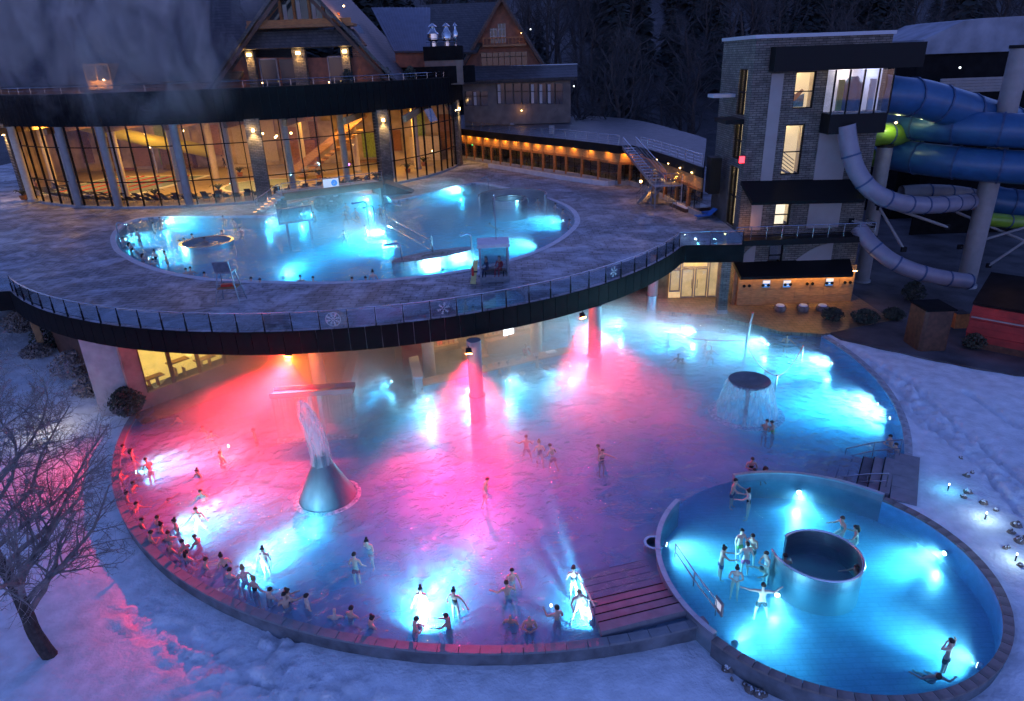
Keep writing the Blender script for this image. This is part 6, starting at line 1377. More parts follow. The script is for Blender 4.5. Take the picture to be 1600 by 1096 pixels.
cf = thing('cone_fountain', 'grey cone fountain standing in the big pool with a tall white water spout', 'fountain', (CF[0], CF[1], -1.2))
b = MB(); b.lathe(CF, [(1.95, -1.2), (1.42, 0), (.98, .95), (.58, 1.8), (.36, 2.3), (.28, 2.45), (0, 2.5)], 40); b.build('cone', M['cone_steel'], cf, smooth=True)
lumpy(CF, [(.2, 2.4, 0), (.25, 2.8, -.03), (.28, 3.3, -.1), (.31, 3.9, -.2), (.33, 4.4, -.32), (.33, 4.8, -.42), (.28, 5.15, -.5), (.16, 5.4, -.54), (.02, 5.48, -.55)], 22, .3, 5).build('water_spout', M['foam'], cf, smooth=True)
lumpy(CF, [(.52, 2.0, .0), (.47, 2.4, 0), (.46, 3.1, -.06), (.46, 3.9, -.18), (.4, 4.7, -.36)], 40, .16, 8).build('falling_water', M['thin_water'], cf, smooth=True)
b = MB(); b.lathe(CF, [(1.38, .02), (1.5, .07), (1.68, .012)], 48); b.build('foam_ring', M['foam_ring'], cf, smooth=True)
MF = (13.95, 36.2)
mf = thing('mushroom_fountain', 'steel dish fountain on a stem with a ring curtain of falling water', 'fountain', (MF[0], MF[1], -1.2))
b = MB(); b.lathe(MF, [(0, 1.9), (.5, 1.95), (1.0, 2.12), (1.18, 2.25), (1.22, 2.2), (1.05, 2.02), (.5, 1.8), (0, 1.75)], 40); b.build('dish', M['cone_steel'], mf, smooth=True)
b = MB(); b.lathe(MF, [(.16, -1.2), (.13, 1.0), (.2, 1.85)], 16); b.build('stem', M['steel'], mf, smooth=True)
b = MB(); b.lathe(MF, [(1.22, 2.22), (1.4, 1.8), (1.58, 1.1), (1.76, .4), (1.84, .02)], 64); b.build('water_curtain', M['thin_water'], mf, smooth=True)
b = MB(); b.lathe(MF, [(1.6, .02), (1.88, .1), (2.2, .02)], 64); b.build('foam_ring', M['foam_ring'], mf, smooth=True)
T0, T1 = at(424, 612, 3.0), at(553, 604, 3.0); tz = 3.0
wt = thing('waterfall_trough', 'long horizontal trough on posts pouring a sheet of water, lit red at its left', 'fountain', (T0.x, T0.y, -1.2))
rz = math.atan2(T1.y - T0.y, T1.x - T0.x); L = (T1 - T0).length; m_ = (T0 + T1) / 2
b = MB(); b.box((m_.x, m_.y, 2.78), (L, .9, .06), rz); b.box((m_.x, m_.y - .43, 2.93), (L, .05, .28), rz); b.box((m_.x, m_.y + .43, 2.93), (L, .05, .28), rz); b.build('trough', M['column_paint'], wt)
for s in (.44, .56): q = T0.lerp(T1, s); b = MB(); b.box((q.x, q.y, .85), (.22, .22, 3.8), rz); b.build('post', M['brushed_steel'], wt)
b = MB(); b.box((m_.x, m_.y - .5, 1.4), (L * .96, .02, 2.75), rz); b.build('water_sheet', M['drip_water'], wt)
b = MB(); b.box((m_.x, m_.y - .55, .03), (L, .5, .05), rz); b.build('foam_line', M['foam_ring'], wt)
# spiral ring in the round pool
JL, JR = at(1217, 858, .55), at(1350, 880, .55); JC = ((JL.x + JR.x) / 2, (JL.y + JR.y) / 2); JRr = (JR - JL).length / 2
jr = thing('whirlpool_ring', 'steel snail shaped ring wall standing in the round pool', 'whirlpool', (JC[0], JC[1], -1.2))
b = MB(); V = []; n = 60; a0, a1 = rad(168), rad(168 + 322)
for k in range(n + 1):
    g = a0 + (a1 - a0) * k / n; r = JRr * (1 + .16 * max(0, 1 - k / n * 4) ** 2 - .05 * (k / n))
    zt = .62 if k < n * .7 else .62
    for rr, z in ((r - .04, -1.2), (r + .04, -1.2), (r + .04, zt), (r - .04, zt)): V.append((JC[0] + rr * math.cos(g), JC[1] + rr * math.sin(g), z))
Fs = [(4 * k + j, 4 * k + 4 + j, 4 * k + 4 + (j + 1) % 4, 4 * k + (j + 1) % 4) for k in range(n) for j in range(4)] + [(0, 1, 2, 3), (4 * n + 3, 4 * n + 2, 4 * n + 1, 4 * n)]
b.add(V, Fs); b.build('ring_wall', M['brushed_steel'], jr, smooth=False)
M['shade_toned_floor'] = mat('shade_toned_floor', (.09, .09, .13), .3)  # dark tone stands in for water the ring walls leave unlit
b = MB(); b.tube([(V[4 * k + 2][0], V[4 * k + 2][1], .64) for k in range(n + 1)], .05, 6); b.build('rim_tube', M['steel'], jr, smooth=True)
b = MB(); b.cyl(JC, JRr * .97, -1.0, -.6, 40); b.build('shade_dark_floor', M['shade_toned_floor'], jr)
# small half ring outside the screen wall
p = at(1022, 850, .25); q = (p.x, p.y); sr_ = thing('jet_niche', 'small half round steel niche outside the red lit screen wall', 'niche', (p.x, p.y, -1.2)); b = MB(); b.arcwall(q, .36, .44, -1.2, .28, rad(60), rad(310), 16); b.build('shell', M['brushed_steel'], sr_); b = MB(); b.arcwall(q, .34, .46, .28, .34, rad(60), rad(310), 16); b.build('rim', M['steel'], sr_)
# handrails
def handrail(name, label, posts, h=.95, bend=True):
    pts = [Vector(p) for p in posts]; t = thing(name, label, 'handrail', tuple(pts[0]))
    for k, hh in enumerate((h, h * .45)):
        b = MB(); b.tube([p + Vector((0, 0, hh)) for p in pts], .032, 7); b.build('rail', M['steel'], t, smooth=True)
    for p in pts: b = MB(); b.tube([p, p + Vector((0, 0, h))], .03, 7); b.build('post', M['steel'], t, smooth=True)
    return t
handrail('handrail', 'short steel handrail on the left side of the front steps', [(2.75, 19.7, .2), (2.62, 20.9, -.2), (2.35, 22.6, -.8)])
handrail('handrail', 'red lit handrail with sign on the round pool screen wall beside the front steps', [(6.55, 23.0, .5), (6.9, 21.3, .5), (7.35, 19.8, .4)], .7)
q = Vector((7.42, 19.7, .95)); sg = thing('notice_sign', 'small grey notice hanging at the end of the red lit handrail', 'sign', tuple(q)); b = MB(); b.box(tuple(q), (.06, .5, .62), rad(15)); b.build('board', M['column_paint'], sg); b = MB(); b.box((q.x - .04, q.y, q.z + .05), (.015, .36, .3), rad(15)); b.build('printed_panel', M['white_sign'], sg)
handrail('handrail', 'steel handrail on the far side of the right hand steps', [tuple(at(1405, 712, .2)), tuple(at(1362, 716, -.2)), tuple(at(1318, 725, -.75))])
handrail('handrail', 'thin steel handrail on the near side of the right hand steps', [tuple(at(1384, 762, .2)), tuple(at(1352, 762, -.3)), tuple(at(1315, 766, -.8))], .8)
# poles with a rope net
def pole(px, py, h, lab, r=.07, lean=0.0):
    p = at(px, py, 0); t = thing('pole', lab, 'pole', (p.x, p.y, -1.2)); b = MB(); b.tube([(p.x, p.y, -1.2), (p.x + lean * .5, p.y, h * .6), (p.x + lean, p.y, h)], [r * 1.2, r, r * .7], 8); b.build('shaft', M['steel'], t, smooth=True); b = MB(); b.cyl((p.x + lean, p.y), r * .9, h, h + .08, 8); b.build('cap', M['red_plastic'], t); return Vector((p.x + lean, p.y, h))
q1 = pole(1161, 558, 3.3, 'tall leaning pole in the pool near the back lights', .09, .35); q2 = pole(1043, 543, 1.1, 'short pole in the steam left of the tall pole'); q3 = pole(1211, 612, 1.1, 'short pole behind the dish fountain'); q4 = pole(1252, 560, .9, 'short post near the right bank of the big pool')
def rope(a, c, sag, lab):
    t = thing('rope', lab, 'rope', tuple(a)); pts = [a.lerp(c, k / 10) - Vector((0, 0, sag * 4 * (k / 10) * (1 - k / 10))) for k in range(11)]; b = MB(); b.tube(pts[:6], .03, 5); b.build('strand', M['red_plastic'], t); b = MB(); b.tube(pts[5:], .03, 5); b.build('strand', M['red_plastic'], t)
rope(q2, Vector((q1.x - .2, q1.y, 1.3)), .25, 'red rope strung from the short pole to the tall pole'); rope(Vector((q1.x - .2, q1.y, 1.0)), q3, .5, 'sagging rope from the tall pole to the pole behind the dish fountain'); rope(q3, q4, .5, 'sagging rope from the dish fountain pole towards the right bank')
# ------------------------------------------------------------------ fittings of the upper pool and terrace
def ringwall(name, label, c, r, z1, th=.16, a0=0, a1=2 * math.pi, n=40):
    t = thing(name, label, 'whirlpool', (c[0], c[1], 5.22)); b = MB(); b.arcwall(c, r - th, r, 5.22, z1, a0, a1, n); b.build('ring_wall', M['brushed_steel'], t); b = MB(); b.arcwall(c, r - th - .03, r + .03, z1, z1 + .06, a0, a1, n); b.build('rim', M['steel'], t); return t
p = at(323, 378, 6.62); ringwall('whirlpool_ring', 'low dark round whirlpool at the left end of the upper pool', (p.x, p.y), 2.15, 6.6); b = MB(); b.cyl((p.x, p.y), 1.95, 5.32, 6.3, 32); dk_ = b.build('shade_dark_disc', M['shade_toned_floor']); dk_.parent = bpy.data.objects['whirlpool_ring.001'] if 'whirlpool_ring.001' in bpy.data.objects else None  # dark disc under the surface paints the unlit inside; no real seat
if dk_.parent: dk_.matrix_parent_inverse = Matrix.Translation(-wloc(dk_.parent))
p = at(797, 322, 6.4); ringwall('whirlpool_ring', 'round steel whirlpool drum inside the curved screen of the upper pool', (p.x, p.y), 1.75, 7.15); ringwall('pool_screen', 'curved steel screen wall around the drum in the upper pool', (p.x + .3, p.y + 1.0), 3.5, 7.35, .14, rad(-20), rad(190))
def gooseneck(px, py, h, reach, dirdeg, lab, z=6.4, r=.07):
    p = at(px, py, z); t = thing('water_jet_pipe', lab, 'pipe', (p.x, p.y, 5.22)); d = Vector((math.cos(rad(dirdeg)), math.sin(rad(dirdeg)), 0)); pts = [p + Vector((0, 0, -1.1)), p + Vector((0, 0, h - .3))]
    pts += [p + Vector((0, 0, h - .3)) + d * (.3 * (1 - math.cos(g))) + Vector((0, 0, .3 * math.sin(g))) for g in (rad(30), rad(60), rad(90))]; e = pts[-1] + d * reach + Vector((0, 0, -.12)); pts.append(e)
    b = MB(); b.tube(pts, r, 8); b.build('pipe', M['steel'], t, smooth=True); b = MB(); b.tube([e, e + d * .15], [r * 1.3, r * 1.5], 8); b.build('nozzle', M['steel'], t)
gooseneck(577, 355, 2.3, .9, 180, 'left tall gooseneck pipe in the middle of the upper pool'); gooseneck(586, 350, 1.7, .5, 200, 'shorter gooseneck pipe right beside the left tall one'); gooseneck(604, 350, 1.9, 1.2, -20, 'gooseneck pipe arching a water jet to the right'); gooseneck(628, 407, 1.3, .8, 175, 'gooseneck pipe at the left end of the flat platform'); gooseneck(737, 391, 1.3, .4, 180, 'gooseneck pipe at the right end of the flat platform')
gooseneck(763, 290, 1.0, .4, 200, 'bent grab pipe at the back rim of the upper pool', 6.5, .04); gooseneck(187, 375, 1.5, .5, 0, 'bent grab pipe at the left tip of the upper pool', 6.5, .05)
hA, hB = at(604, 358, 6.4), at(676, 395, 6.4); t = thing('guide_rail', 'long sloping guide rail in the upper pool between pipe and post', 'railing', tuple(hA))
for z0_, z1_ in ((7.6, 7.3), (6.8, 6.55)): b = MB(); b.tube([(hA.x, hA.y, z0_), (hB.x, hB.y, z1_)], .04, 6); b.build('rail', M['steel'], t)
b = MB(); b.tube([(hB.x, hB.y, 5.22), (hB.x, hB.y, 7.7)], .07, 8); b.build('post', M['steel'], t)
A, B_ = at(612, 410, 6.4), at(740, 387, 6.4); t = thing('submerged_platform', 'flat stone platform just above the water in the upper pool', 'platform', tuple(A)); d = (B_ - A); rz = math.atan2(d.y, d.x); m_ = (A + B_) / 2
b = MB(); pts = []
for k in range(24): g = 2 * math.pi * k / 24; x, y = d.length / 2 * math.cos(g), 1.1 * math.sin(g); pts.append((m_.x + x * math.cos(rz) - y * math.sin(rz), m_.y + x * math.sin(rz) + y * math.cos(rz)))
b.prism(pts, 5.35, 6.43); b.build('slab', M['stone_paving'], t); b = MB(); b.prism([(m_.x + (p[0] - m_.x) * .3, m_.y + (p[1] - m_.y) * .3) for p in pts], 6.43, 6.45); b.build('grate', M['rock'], t)
# cascade frame
A, B_ = at(452, 376, 6.4), at(487, 371, 6.4); t = thing('cascade_frame', 'glass sided cascade box on two steel posts at the back of the upper pool', 'fountain', (A.x, A.y, 5.22)); d = (B_ - A).normalized(); nb = Vector((-d.y, d.x, 0))
for q in (A, B_): b = MB(); b.box((q.x, q.y, 6.6), (.16, .16, 2.6)); b.build('post', M['steel'], t)
c0 = A - d * .6; c1 = B_ + d * .3; m_ = (c0 + c1) / 2; rz = math.atan2(d.y, d.x); Lc = (c1 - c0).length
b = MB(); b.box((m_.x, m_.y, 7.9), (Lc, .14, .14), rz); b.box((m_.x, m_.y, 9.1), (Lc, .14, .1), rz); b.build('frame', M['steel'], t)
b = MB(); b.box((m_.x, m_.y, 8.5), (Lc - .1, .05, 1.1), rz); b.build('pane', M['rail_glass'], t)
for q in (c0, c1): b = MB(); b.box((q.x, q.y, 8.5), (.12, .16, 1.3), rz); b.build('upright', M['steel'], t)
# bridge with warm lit steps
bz = 8.0
G0, G1 = at(443, 316, 7.2), at(598, 296, 7.2); d = (G1 - G0); d.z = 0; rz = math.atan2(d.y, d.x); L = d.length; u = d.normalized(); nr = Vector((-u.y, u.x, 0))
br_ = thing('footbridge', 'timber faced footbridge over the swim passage in front of the glass hall', 'bridge', (G0.x, G0.y, 6.5)); m_ = G0.lerp(G1, .5) + nr * 1.3
b = MB(); b.box((m_.x, m_.y, 7.85), (L, 2.8, .25), rz); b.build('deck', M['concrete'], br_); mm = m_ - nr * 1.45; b = MB(); b.box((mm.x, mm.y, 7.75), (L, .1, .75), rz); b.build('fascia_board', M['wood'], br_)
for k in range(6):
    s0 = G0 - u * (.3 + k * .42) + nr * (.6 - k * .1); b = MB(); b.box((s0.x, s0.y, 7.75 - k * .2), (.42, 2.2, .18), rz + rad(8)); s_ = b.build('step', M['concrete'], br_)
    b = MB(); b.box((s0.x - .2, s0.y - 1.12, 7.72 - k * .2), (.34, .03, .06), rz); b.build('step_light', emis('step_glow', (1, .45, .12), 2.2) if k == 0 else bpy.data.materials['step_glow'], s_)
lamp('step_glow_light', 'POINT', tuple(G0 - u * 1.6 - nr * .8 + Vector((0, 0, .4))), 20, (1, .4, .12), radius=.2)
b = MB(); q = G1 + u * .2; b.prism([(q.x, q.y), (q.x + 3.0, q.y + .6), (q.x + 3.0, q.y + 2.6), (q.x, q.y + 2.4)], 6.45, [7.9, 6.6, 6.6, 7.9]); b.build('ramp', M['wood_dark'], br_)
for s in (.0, 1.0): q = G0.lerp(G1, s) + nr * 1.2; b = MB(); b.box((q.x, q.y, 6.5), (.6, 2.6, 2.4), rz); b.build('abutment', M['stone_wall'], br_)
railing('railing', 'steel railing along the front of the footbridge', [tuple(G0 - nr * .1 + Vector((0, 0, .85))), tuple(G1 - nr * .1 + Vector((0, 0, .85)))], 1.05, 3, 2.0)
railing('railing', 'short steel railing sloping down the warm lit bridge steps', [tuple(G0 - u * .3 + Vector((0, 0, .85))), tuple(G0 - u * 2.8 + Vector((0, 0, -.4)))], 1.0, 2, 1.2)
q = G0.lerp(G1, .47) - nr * .25; sg = thing('pictogram_sign', 'white board with two round bathing pictograms on the bridge railing', 'sign', (q.x, q.y, 8.6)); b = MB(); b.box((q.x, q.y, 8.6), (1.7, .04, .85), rz); b.build('board', M['white_sign'], sg)
for s, m in ((-.42, 'red_sign'), (.42, 'blue_sign')):
    c = q + u * s; b = MB(); b.lathe((0, 0), [(0, 0), (.34, 0), (.34, .02), (0, .02)], 20); o = inst(b.mesh('round_pictogram', M['white_plastic'] if m == 'red_sign' else M['blue_sign']), 'round_pictogram', sg, (c.x - q.x, -.05, 0), rot=(rad(90), 0, rz))
    if m == 'red_sign':
        b = MB(); b.lathe((0, 0), [(.27, .021), (.34, .021), (.34, .03), (.27, .03)], 20); inst(b.mesh('ring', M['ink']), 'ring', sg, (c.x - q.x, -.05, 0), rot=(rad(90), 0, rz)); b = MB(); b.box((0, 0, .03), (.5, .06, .02), rad(45)); inst(b.mesh('slash', M['ink']), 'slash', sg, (c.x - q.x, -.05, 0), rot=(rad(90), 0, rz))
    b = MB(); b.lathe((.02, .08), [(0, .035), (.06, .035), (0, .04)], 8); b.box((0, -.05, .036), (.3, .06, .01), .3); inst(b.mesh('figure_mark', M['ink'] if m == 'red_sign' else M['white_plastic']), 'figure_mark', sg, (c.x - q.x, -.06, 0), rot=(rad(90), 0, rz))
for i, (px, py, r) in enumerate(((505, 318, 1.1), (525, 314, .9), (518, 320, .7))):
    p = at(px, py, 6.4); t = thing('boulder', ('dark boulder under the bridge, left of its neighbours', 'dark boulder under the bridge, right of its neighbours', 'small dark boulder in front under the bridge')[i], 'rock', (p.x, p.y, 6.3)); o = lumpy((p.x, p.y), [(.02, 6.2 + r * .8, 0), (r * .6, 6.2 + r * .7, 0), (r, 6.5, 0), (r * .9, 6.2, 0), (.5 * r, 5.6, 0)], 10, .35, i).build('body', M['rock'], t); 
    b = MB(); b.cyl((p.x, p.y), r * .3, 6.2 + r * .78, 6.2 + r * .84, 8); b.build('snow_cap', M['snow'], t)
# lifeguard chair
p = at(362, 472, 6.5); lc = thing('lifeguard_chair', 'tall steel lifeguard chair on the terrace at the front rim of the upper pool', 'lifeguard chair', tuple(p)); x, y = p.x, p.y
for sx in (-1, 1):
    for sy in (-1, 1): b = MB(); b.tube([(x + sx * .75, y + sy * .6, 6.5), (x + sx * .42, y + sy * .3, 8.5)], .04, 6); b.build('leg', M['stair_steel'], lc)
b = MB(); b.box((x, y, 8.5), (1.0, .8, .07)); b.build('seat', M['stair_steel'], lc); b = MB(); b.slab([(x - .5, y - .42, 8.55), (x + .5, y - .42, 8.55), (x + .5, y - .6, 9.25), (x - .5, y - .6, 9.25)], .06); b.build('backrest', M['stair_steel'], lc)
b = MB(); b.box((x, y, 7.5), (1.15, .9, .06)); b.build('shelf', M['wood'], lc)
for k in range(3): b = MB(); b.tube([(x - .66, y + .5, 6.9 + k * .4), (x + .66, y + .5, 6.9 + k * .4)], .025, 5); b.build('rung', M['stair_steel'], lc)
b = MB(); b.box((x - .1, y + .1, 7.6), (.7, .35, .14), .2); rp = b.build('life_ring_bag', M['red_plastic'], lc)
# guard booth
A, B_ = at(752, 443, 6.5), at(795, 441, 6.5); bw2, bd = (B_ - A).length, 1.7; d = (B_ - A).normalized(); nr = Vector((-d.y, d.x, 0)); rz = math.atan2(d.y, d.x)
gb = thing('guard_booth', 'small glazed lifeguard booth with grey frame and pale roof on the terrace', 'booth', tuple(A))
cs_ = [A, B_, B_ + nr * bd, A + nr * bd]
for q in cs_: b = MB(); b.box((q.x, q.y, 7.7), (.12, .12, 2.4), rz); b.build('corner_post', M['stair_steel'], gb)
mid = (cs_[0] + cs_[2]) / 2
b = MB(); b.box((mid.x, mid.y, 9.0), (bw2 + .3, bd + .3, .22), rz); b.build('roof', M['pale_coping'], gb); b = MB(); b.box((mid.x, mid.y, 6.6), (bw2, bd, .16), rz); b.build('floor', M['stair_steel'], gb)
for a, c in zip(cs_, cs_[1:] + cs_[:1]):
    m_ = (a + c) / 2; e = c - a; r2 = math.atan2(e.y, e.x); b = MB(); b.box((m_.x, m_.y, 7.75), (e.length - .14, .02, 2.1), r2); pn = b.build('pane', M['glass'], gb); b = MB(); b.box((m_.x, m_.y, 6.78), (e.length - .12, .08, .2), r2); b.build('kick_rail', M['stair_steel'], pn)
fp = at(778, 372, 9.1); t = thing('flag_pole', 'thin bare flagpole rising above the guard booth', 'pole', (mid.x + .2, mid.y + .3, 9.1)); b = MB(); b.tube([(mid.x + .2, mid.y + .3, 9.1), (mid.x + .2, mid.y + .3, 12.0)], .03, 6); b.build('shaft', M['steel'], t); b = MB(); b.cyl((mid.x + .2, mid.y + .3), .06, 12.0, 12.08, 8); b.build('knob', M['steel'], t)
p = at(744, 442, 6.5); t = thing('rescue_board', 'worn yellow rescue board leaning on the guard booth', 'rescue board', tuple(p)); b = MB(); b.slab([(p.x - .38, p.y - .35, 6.55), (p.x - .02, p.y - .35, 6.5), (p.x + .2, p.y + .1, 8.0), (p.x - .1, p.y + .1, 8.05)], .07); b.build('board', M['yellow_board'], t); b = MB(); b.box((p.x - .06, p.y - .16, 7.3), (.4, .12, .07)); b.build('strap', M['dark_fabric'], t)
p = at(739, 425, 7.2); t = thing('life_ring', 'red life ring hanging on the side of the guard booth', 'life ring', tuple(p)); b = MB(); R_, r_ = .36, .09; V = []; n1, n2 = 20, 8
for i in range(n1):
    for j in range(n2): g, h = 2 * math.pi * i / n1, 2 * math.pi * j / n2; V.append((p.x + r_ * math.sin(h), p.y + (R_ + r_ * math.cos(h)) * math.cos(g), p.z + (R_ + r_ * math.cos(h)) * math.sin(g)))
b.add(V, [(i * n2 + j, ((i + 1) % n1) * n2 + j, ((i + 1) % n1) * n2 + (j + 1) % n2, i * n2 + (j + 1) % n2) for i in range(n1) for j in range(n2)]); b.build('ring', M['red_plastic'], t, smooth=True); b = MB(); b.box((p.x + .1, p.y, p.z + .36), (.2, .06, .06)); b.build('hook', M['steel'], t)
t = thing('guard_bench', 'bench inside the guard booth', 'bench', (mid.x, mid.y, 6.68)); b = MB(); b.box((mid.x, mid.y + .1, 7.1), (bw2 * .8, .5, .06), rz); b.build('seat', M['wood_dark'], t); 
for s in (-.6, .6): b = MB(); b.box((mid.x + s, mid.y + .1, 6.88), (.06, .4, .4), rz); b.build('leg', M['black_metal'], t)
BOOTH = mid
bulb('corner_lamp', 'tiny reddish lamp on the balustrade where terrace meets tower', tuple(at(1133, 366, 6.9)), (1, .35, .2), 3, .1, m=M['warm_lamp'])

# ------------------------------------------------------------------ underwater lamps
M['pool_lamp'] = emis('pool_lamp', (.75, .93, 1), 10)
def on_bar(s):
    u = (K1 - K0).normalized(); return K0 + u * s - Vector((-u.y, u.x, 0)) * .3 + Vector((0, 0, -.5))
def uw(px, py, wz, target, e, lab, spot=150, depth=.5, col=CYAN, tilt=-.1):
    p = on_bar(px) if py is None else at(px, py, wz - depth)
    if wz: 
        g_ = math.atan2(p.y - UC[1], p.x - UC[0]); e_ = ell(g_, 1, -.25)
        if math.hypot(p.x - UC[0], p.y - UC[1]) > math.hypot(e_[0] - UC[0], e_[1] - UC[1]): p.x, p.y = e_
    else:
        for c_, R_ in ((RC, RR), (MC, MR)):
            dd = math.hypot(p.x - c_[0], p.y - c_[1])
            if (c_ is RC) == (target is RP) and R_ - .25 < dd < R_ + 2: p.x, p.y = c_[0] + (p.x - c_[0]) / dd * (R_ - .25), c_[1] + (p.y - c_[1]) / dd * (R_ - .25)
    d = Vector((target[0] - p.x, target[1] - p.y, 0)).normalized(); d.z = tilt; d.normalize()
    t = thing('underwater_lamp', lab, 'underwater lamp', tuple(p)); b = MB(); b.tube([p - d * .12, p], [.14, .14], 14); b.build('housing', M['steel'], t); b = MB(); b.tube([p, p + d * .02], .1, 14); b.build('lens', M['pool_lamp'], t)
    k_ = .125 if target is RP or e == 500 and wz == 0 else .85 if wz else .62
    lamp('pool_light', 'SPOT', tuple(p + d * .08), e * UWG * k_ * .62, col, radius=.16, aim=tuple(d), spot=spot, blend=.7)
    d.z = .02; lamp('pool_beam', 'SPOT', tuple(p + d * .08), e * UWG * k_ * 4.2, col, radius=.16, aim=tuple(d), spot=58, blend=1)  # second spot added per fixture to fill the far water
BP, RP, UP = MC, RC, UC
for q in (
 (212, 738, 0, BP, 260, 'underwater lamp in the left wall of the big pool by the red bathers'), (268, 838, 0, BP, 520, 'underwater lamp in the front wall left of the bathers in pairs'), (372, 908, 0, BP, 380, 'underwater lamp in the front wall behind the pair lit yellow white'), (402, 880, 0, BP, 260, 'underwater lamp shining on the lone woman left of the wall bathers'),
 (655, 978, 0, BP, 1000, 'underwater lamp in the middle of the front wall'), (925, 972, 0, BP, 1100, 'underwater lamp at the left foot of the front steps'),
 (1408, 655, 0, BP, 950, 'underwater lamp in the right bank near the right hand steps'), (1372, 632, 0, BP, 1100, 'underwater lamp in the right bank, second from the right hand steps'), (1300, 568, 0, BP, 1500, 'underwater lamp in the right bank beyond the dish fountain'), (1200, 538, 0, BP, 1500, 'underwater lamp at the back right near the tall pole'), (1086, 519, 0, BP, 1900, 'underwater lamp at the back before the entrance'), (972, 508, 0, BP, 1900, 'underwater lamp at the back beside the rear red column'),
 (0.3, None, 0, (-6, 30), 800, 'underwater lamp at the left corner of the bar'), (3.2, None, 0, (-1, 30), 520, 'underwater lamp under the bar behind the tall column'), (6.3, None, 0, (2, 32), 600, 'underwater lamp under the middle of the bar'), (9.2, None, 0, (6, 34), 520, 'underwater lamp under the right part of the bar'), (11.2, None, 0, (9, 38), 300, 'underwater lamp at the right end of the bar'),
 (612, 596, 0, (-11, 40), 260, 'underwater lamp in the swim channel'), (915, 512, 0, (8, 40), 500, 'underwater lamp in the water behind the bar end'),
 (1245, 752, 0, RP, 1500, 'underwater lamp in the back wall of the round pool'), (1036, 850, 0, RP, 1000, 'underwater lamp in the left screen wall of the round pool'), (1492, 862, 0, RP, 1500, 'underwater lamp in the right wall of the round pool'), (1528, 1040, 0, RP, 1000, 'underwater lamp in the lower right wall of the round pool'), (1254, 962, 0, (9, 17), 500, 'underwater lamp at the left front of the snail shaped ring'), (1326, 955, 0, (13, 15), 500, 'underwater lamp at the right front of the snail shaped ring'), (1150, 1005, 0, RP, 500, 'underwater lamp in the lower left wall of the round pool'),
 (738, 291, 6.4, UP, 2100, 'underwater lamp at the back of the upper pool beside the curved screen'), (600, 362, 6.4, (-18, 50), 1600, 'underwater lamp at the foot of the gooseneck pipes'), (235, 347, 6.4, UP, 900, 'underwater lamp at the back left of the upper pool'), (196, 374, 6.4, UP, 350, 'underwater lamp at the left tip of the upper pool'), (232, 404, 6.4, UP, 320, 'underwater lamp at the front left of the upper pool'), (318, 392, 6.4, (-22, 44), 450, 'underwater lamp at the foot of the low dark whirlpool'), (444, 434, 6.4, UP, 420, 'underwater lamp in the front rim right of the lifeguard chair'), (690, 421, 6.4, UP, 800, 'underwater lamp below the flat platform of the upper pool'), (797, 331, 6.4, (-4, 58), 350, 'underwater lamp at the foot of the round drum'), (862, 318, 6.4, UP, 260, 'underwater lamp at the right rim of the upper pool, farthest'), (880, 345, 6.4, UP, 500, 'underwater lamp at the right rim of the upper pool, nearer'), (748, 412, 6.4, UP, 500, 'underwater lamp in the front rim by the guard booth'), (575, 312, 6.4, UP, 800, 'underwater lamp under the footbridge'), (470, 335, 6.4, UP, 450, 'underwater lamp under the cascade box'), (620, 385, 6.4, (-22, 56), 500, 'underwater lamp in the middle of the upper pool'), (370, 338, 6.4, UP, 500, 'underwater lamp in the back rim of the upper pool'), (840, 385, 6.4, UP, 500, 'underwater lamp in the right front rim of the upper pool')):
    uw(*q)
# ------------------------------------------------------------------ rocks and snow lamps by the round pool
random.seed(5)
for i in range(34):
    if i < 20: px, py = random.uniform(1135, 1330), 0; py = 1000 + (px - 1135) * .5 + random.uniform(8, 38)
    else: px = random.uniform(1500, 1600); py = 745 + (px - 1500) * 1.25 + random.uniform(-30, 30)
    p = at(px, py, 0); z = gz(p.x, p.y); r = random.uniform(.08, .24); t = thing('rock', 'small brown rock poking out of the snow below the round pool' if i < 20 else 'small brown rock poking out of the snow on the right bank', 'rock', (p.x, p.y, z), 'rocks below the round pool' if i < 20 else 'rocks on the right snow bank')
    lumpy((p.x, p.y), [(.01, z + r * .75, 0), (r * .6, z + r * .6, 0), (r, z + r * .1, 0), (r * .8, z - r * .5, 0)], 9, .4, i).build('body', M['rock'], t)
    lumpy((p.x, p.y), [(.01, z + r * .84, 0), (r * .5, z + r * .72, 0), (r * .62, z + r * .58, 0)], 9, .3, i + 50).build('snow_cap', M['snow'], t)
def spotfit(px, py, e, aim, lab, col=(.55, .82, 1), hh=.3):
    p = at(px, py, 0); z = gz(p.x, p.y); t = thing('garden_lamp', lab, 'garden lamp', (p.x, p.y, z)); b = MB(); b.tube([(p.x, p.y, z - .1), (p.x, p.y, z + hh)], .03, 6); b.build('stake', M['black_metal'], t); b = MB(); b.tube([(p.x, p.y, z + hh), (p.x, p.y, z + hh + .1)], [.03, .035], 8); b.build('head', M['white_lamp'], t)
    lamp('garden_light', 'POINT', (p.x, p.y, z + hh + .2), e, col, radius=.08)
spotfit(1228, 1066, 16, (0, 0, 0), 'small bright lamp in the snow among the rocks below the round pool'); spotfit(1160, 1022, 10, (0, 0, 0), 'small lamp in the snow near the dark end of the pool wall'); spotfit(1538, 815, 16, (0, 0, 0), 'small bright lamp among the rocks on the right bank'); spotfit(1585, 880, 14, (0, 0, 0), 'small lamp among the rocks at the right picture edge'); spotfit(1480, 770, 12, (0, 0, 0), 'small lamp in the snow hollow beside the right hand steps', (.1, .65, 1))
spotfit(70, 672, 60, (0, 0, 0), 'warm lamp on a short stake in the snow behind the bare tree', (1, .85, .6), 1.2)
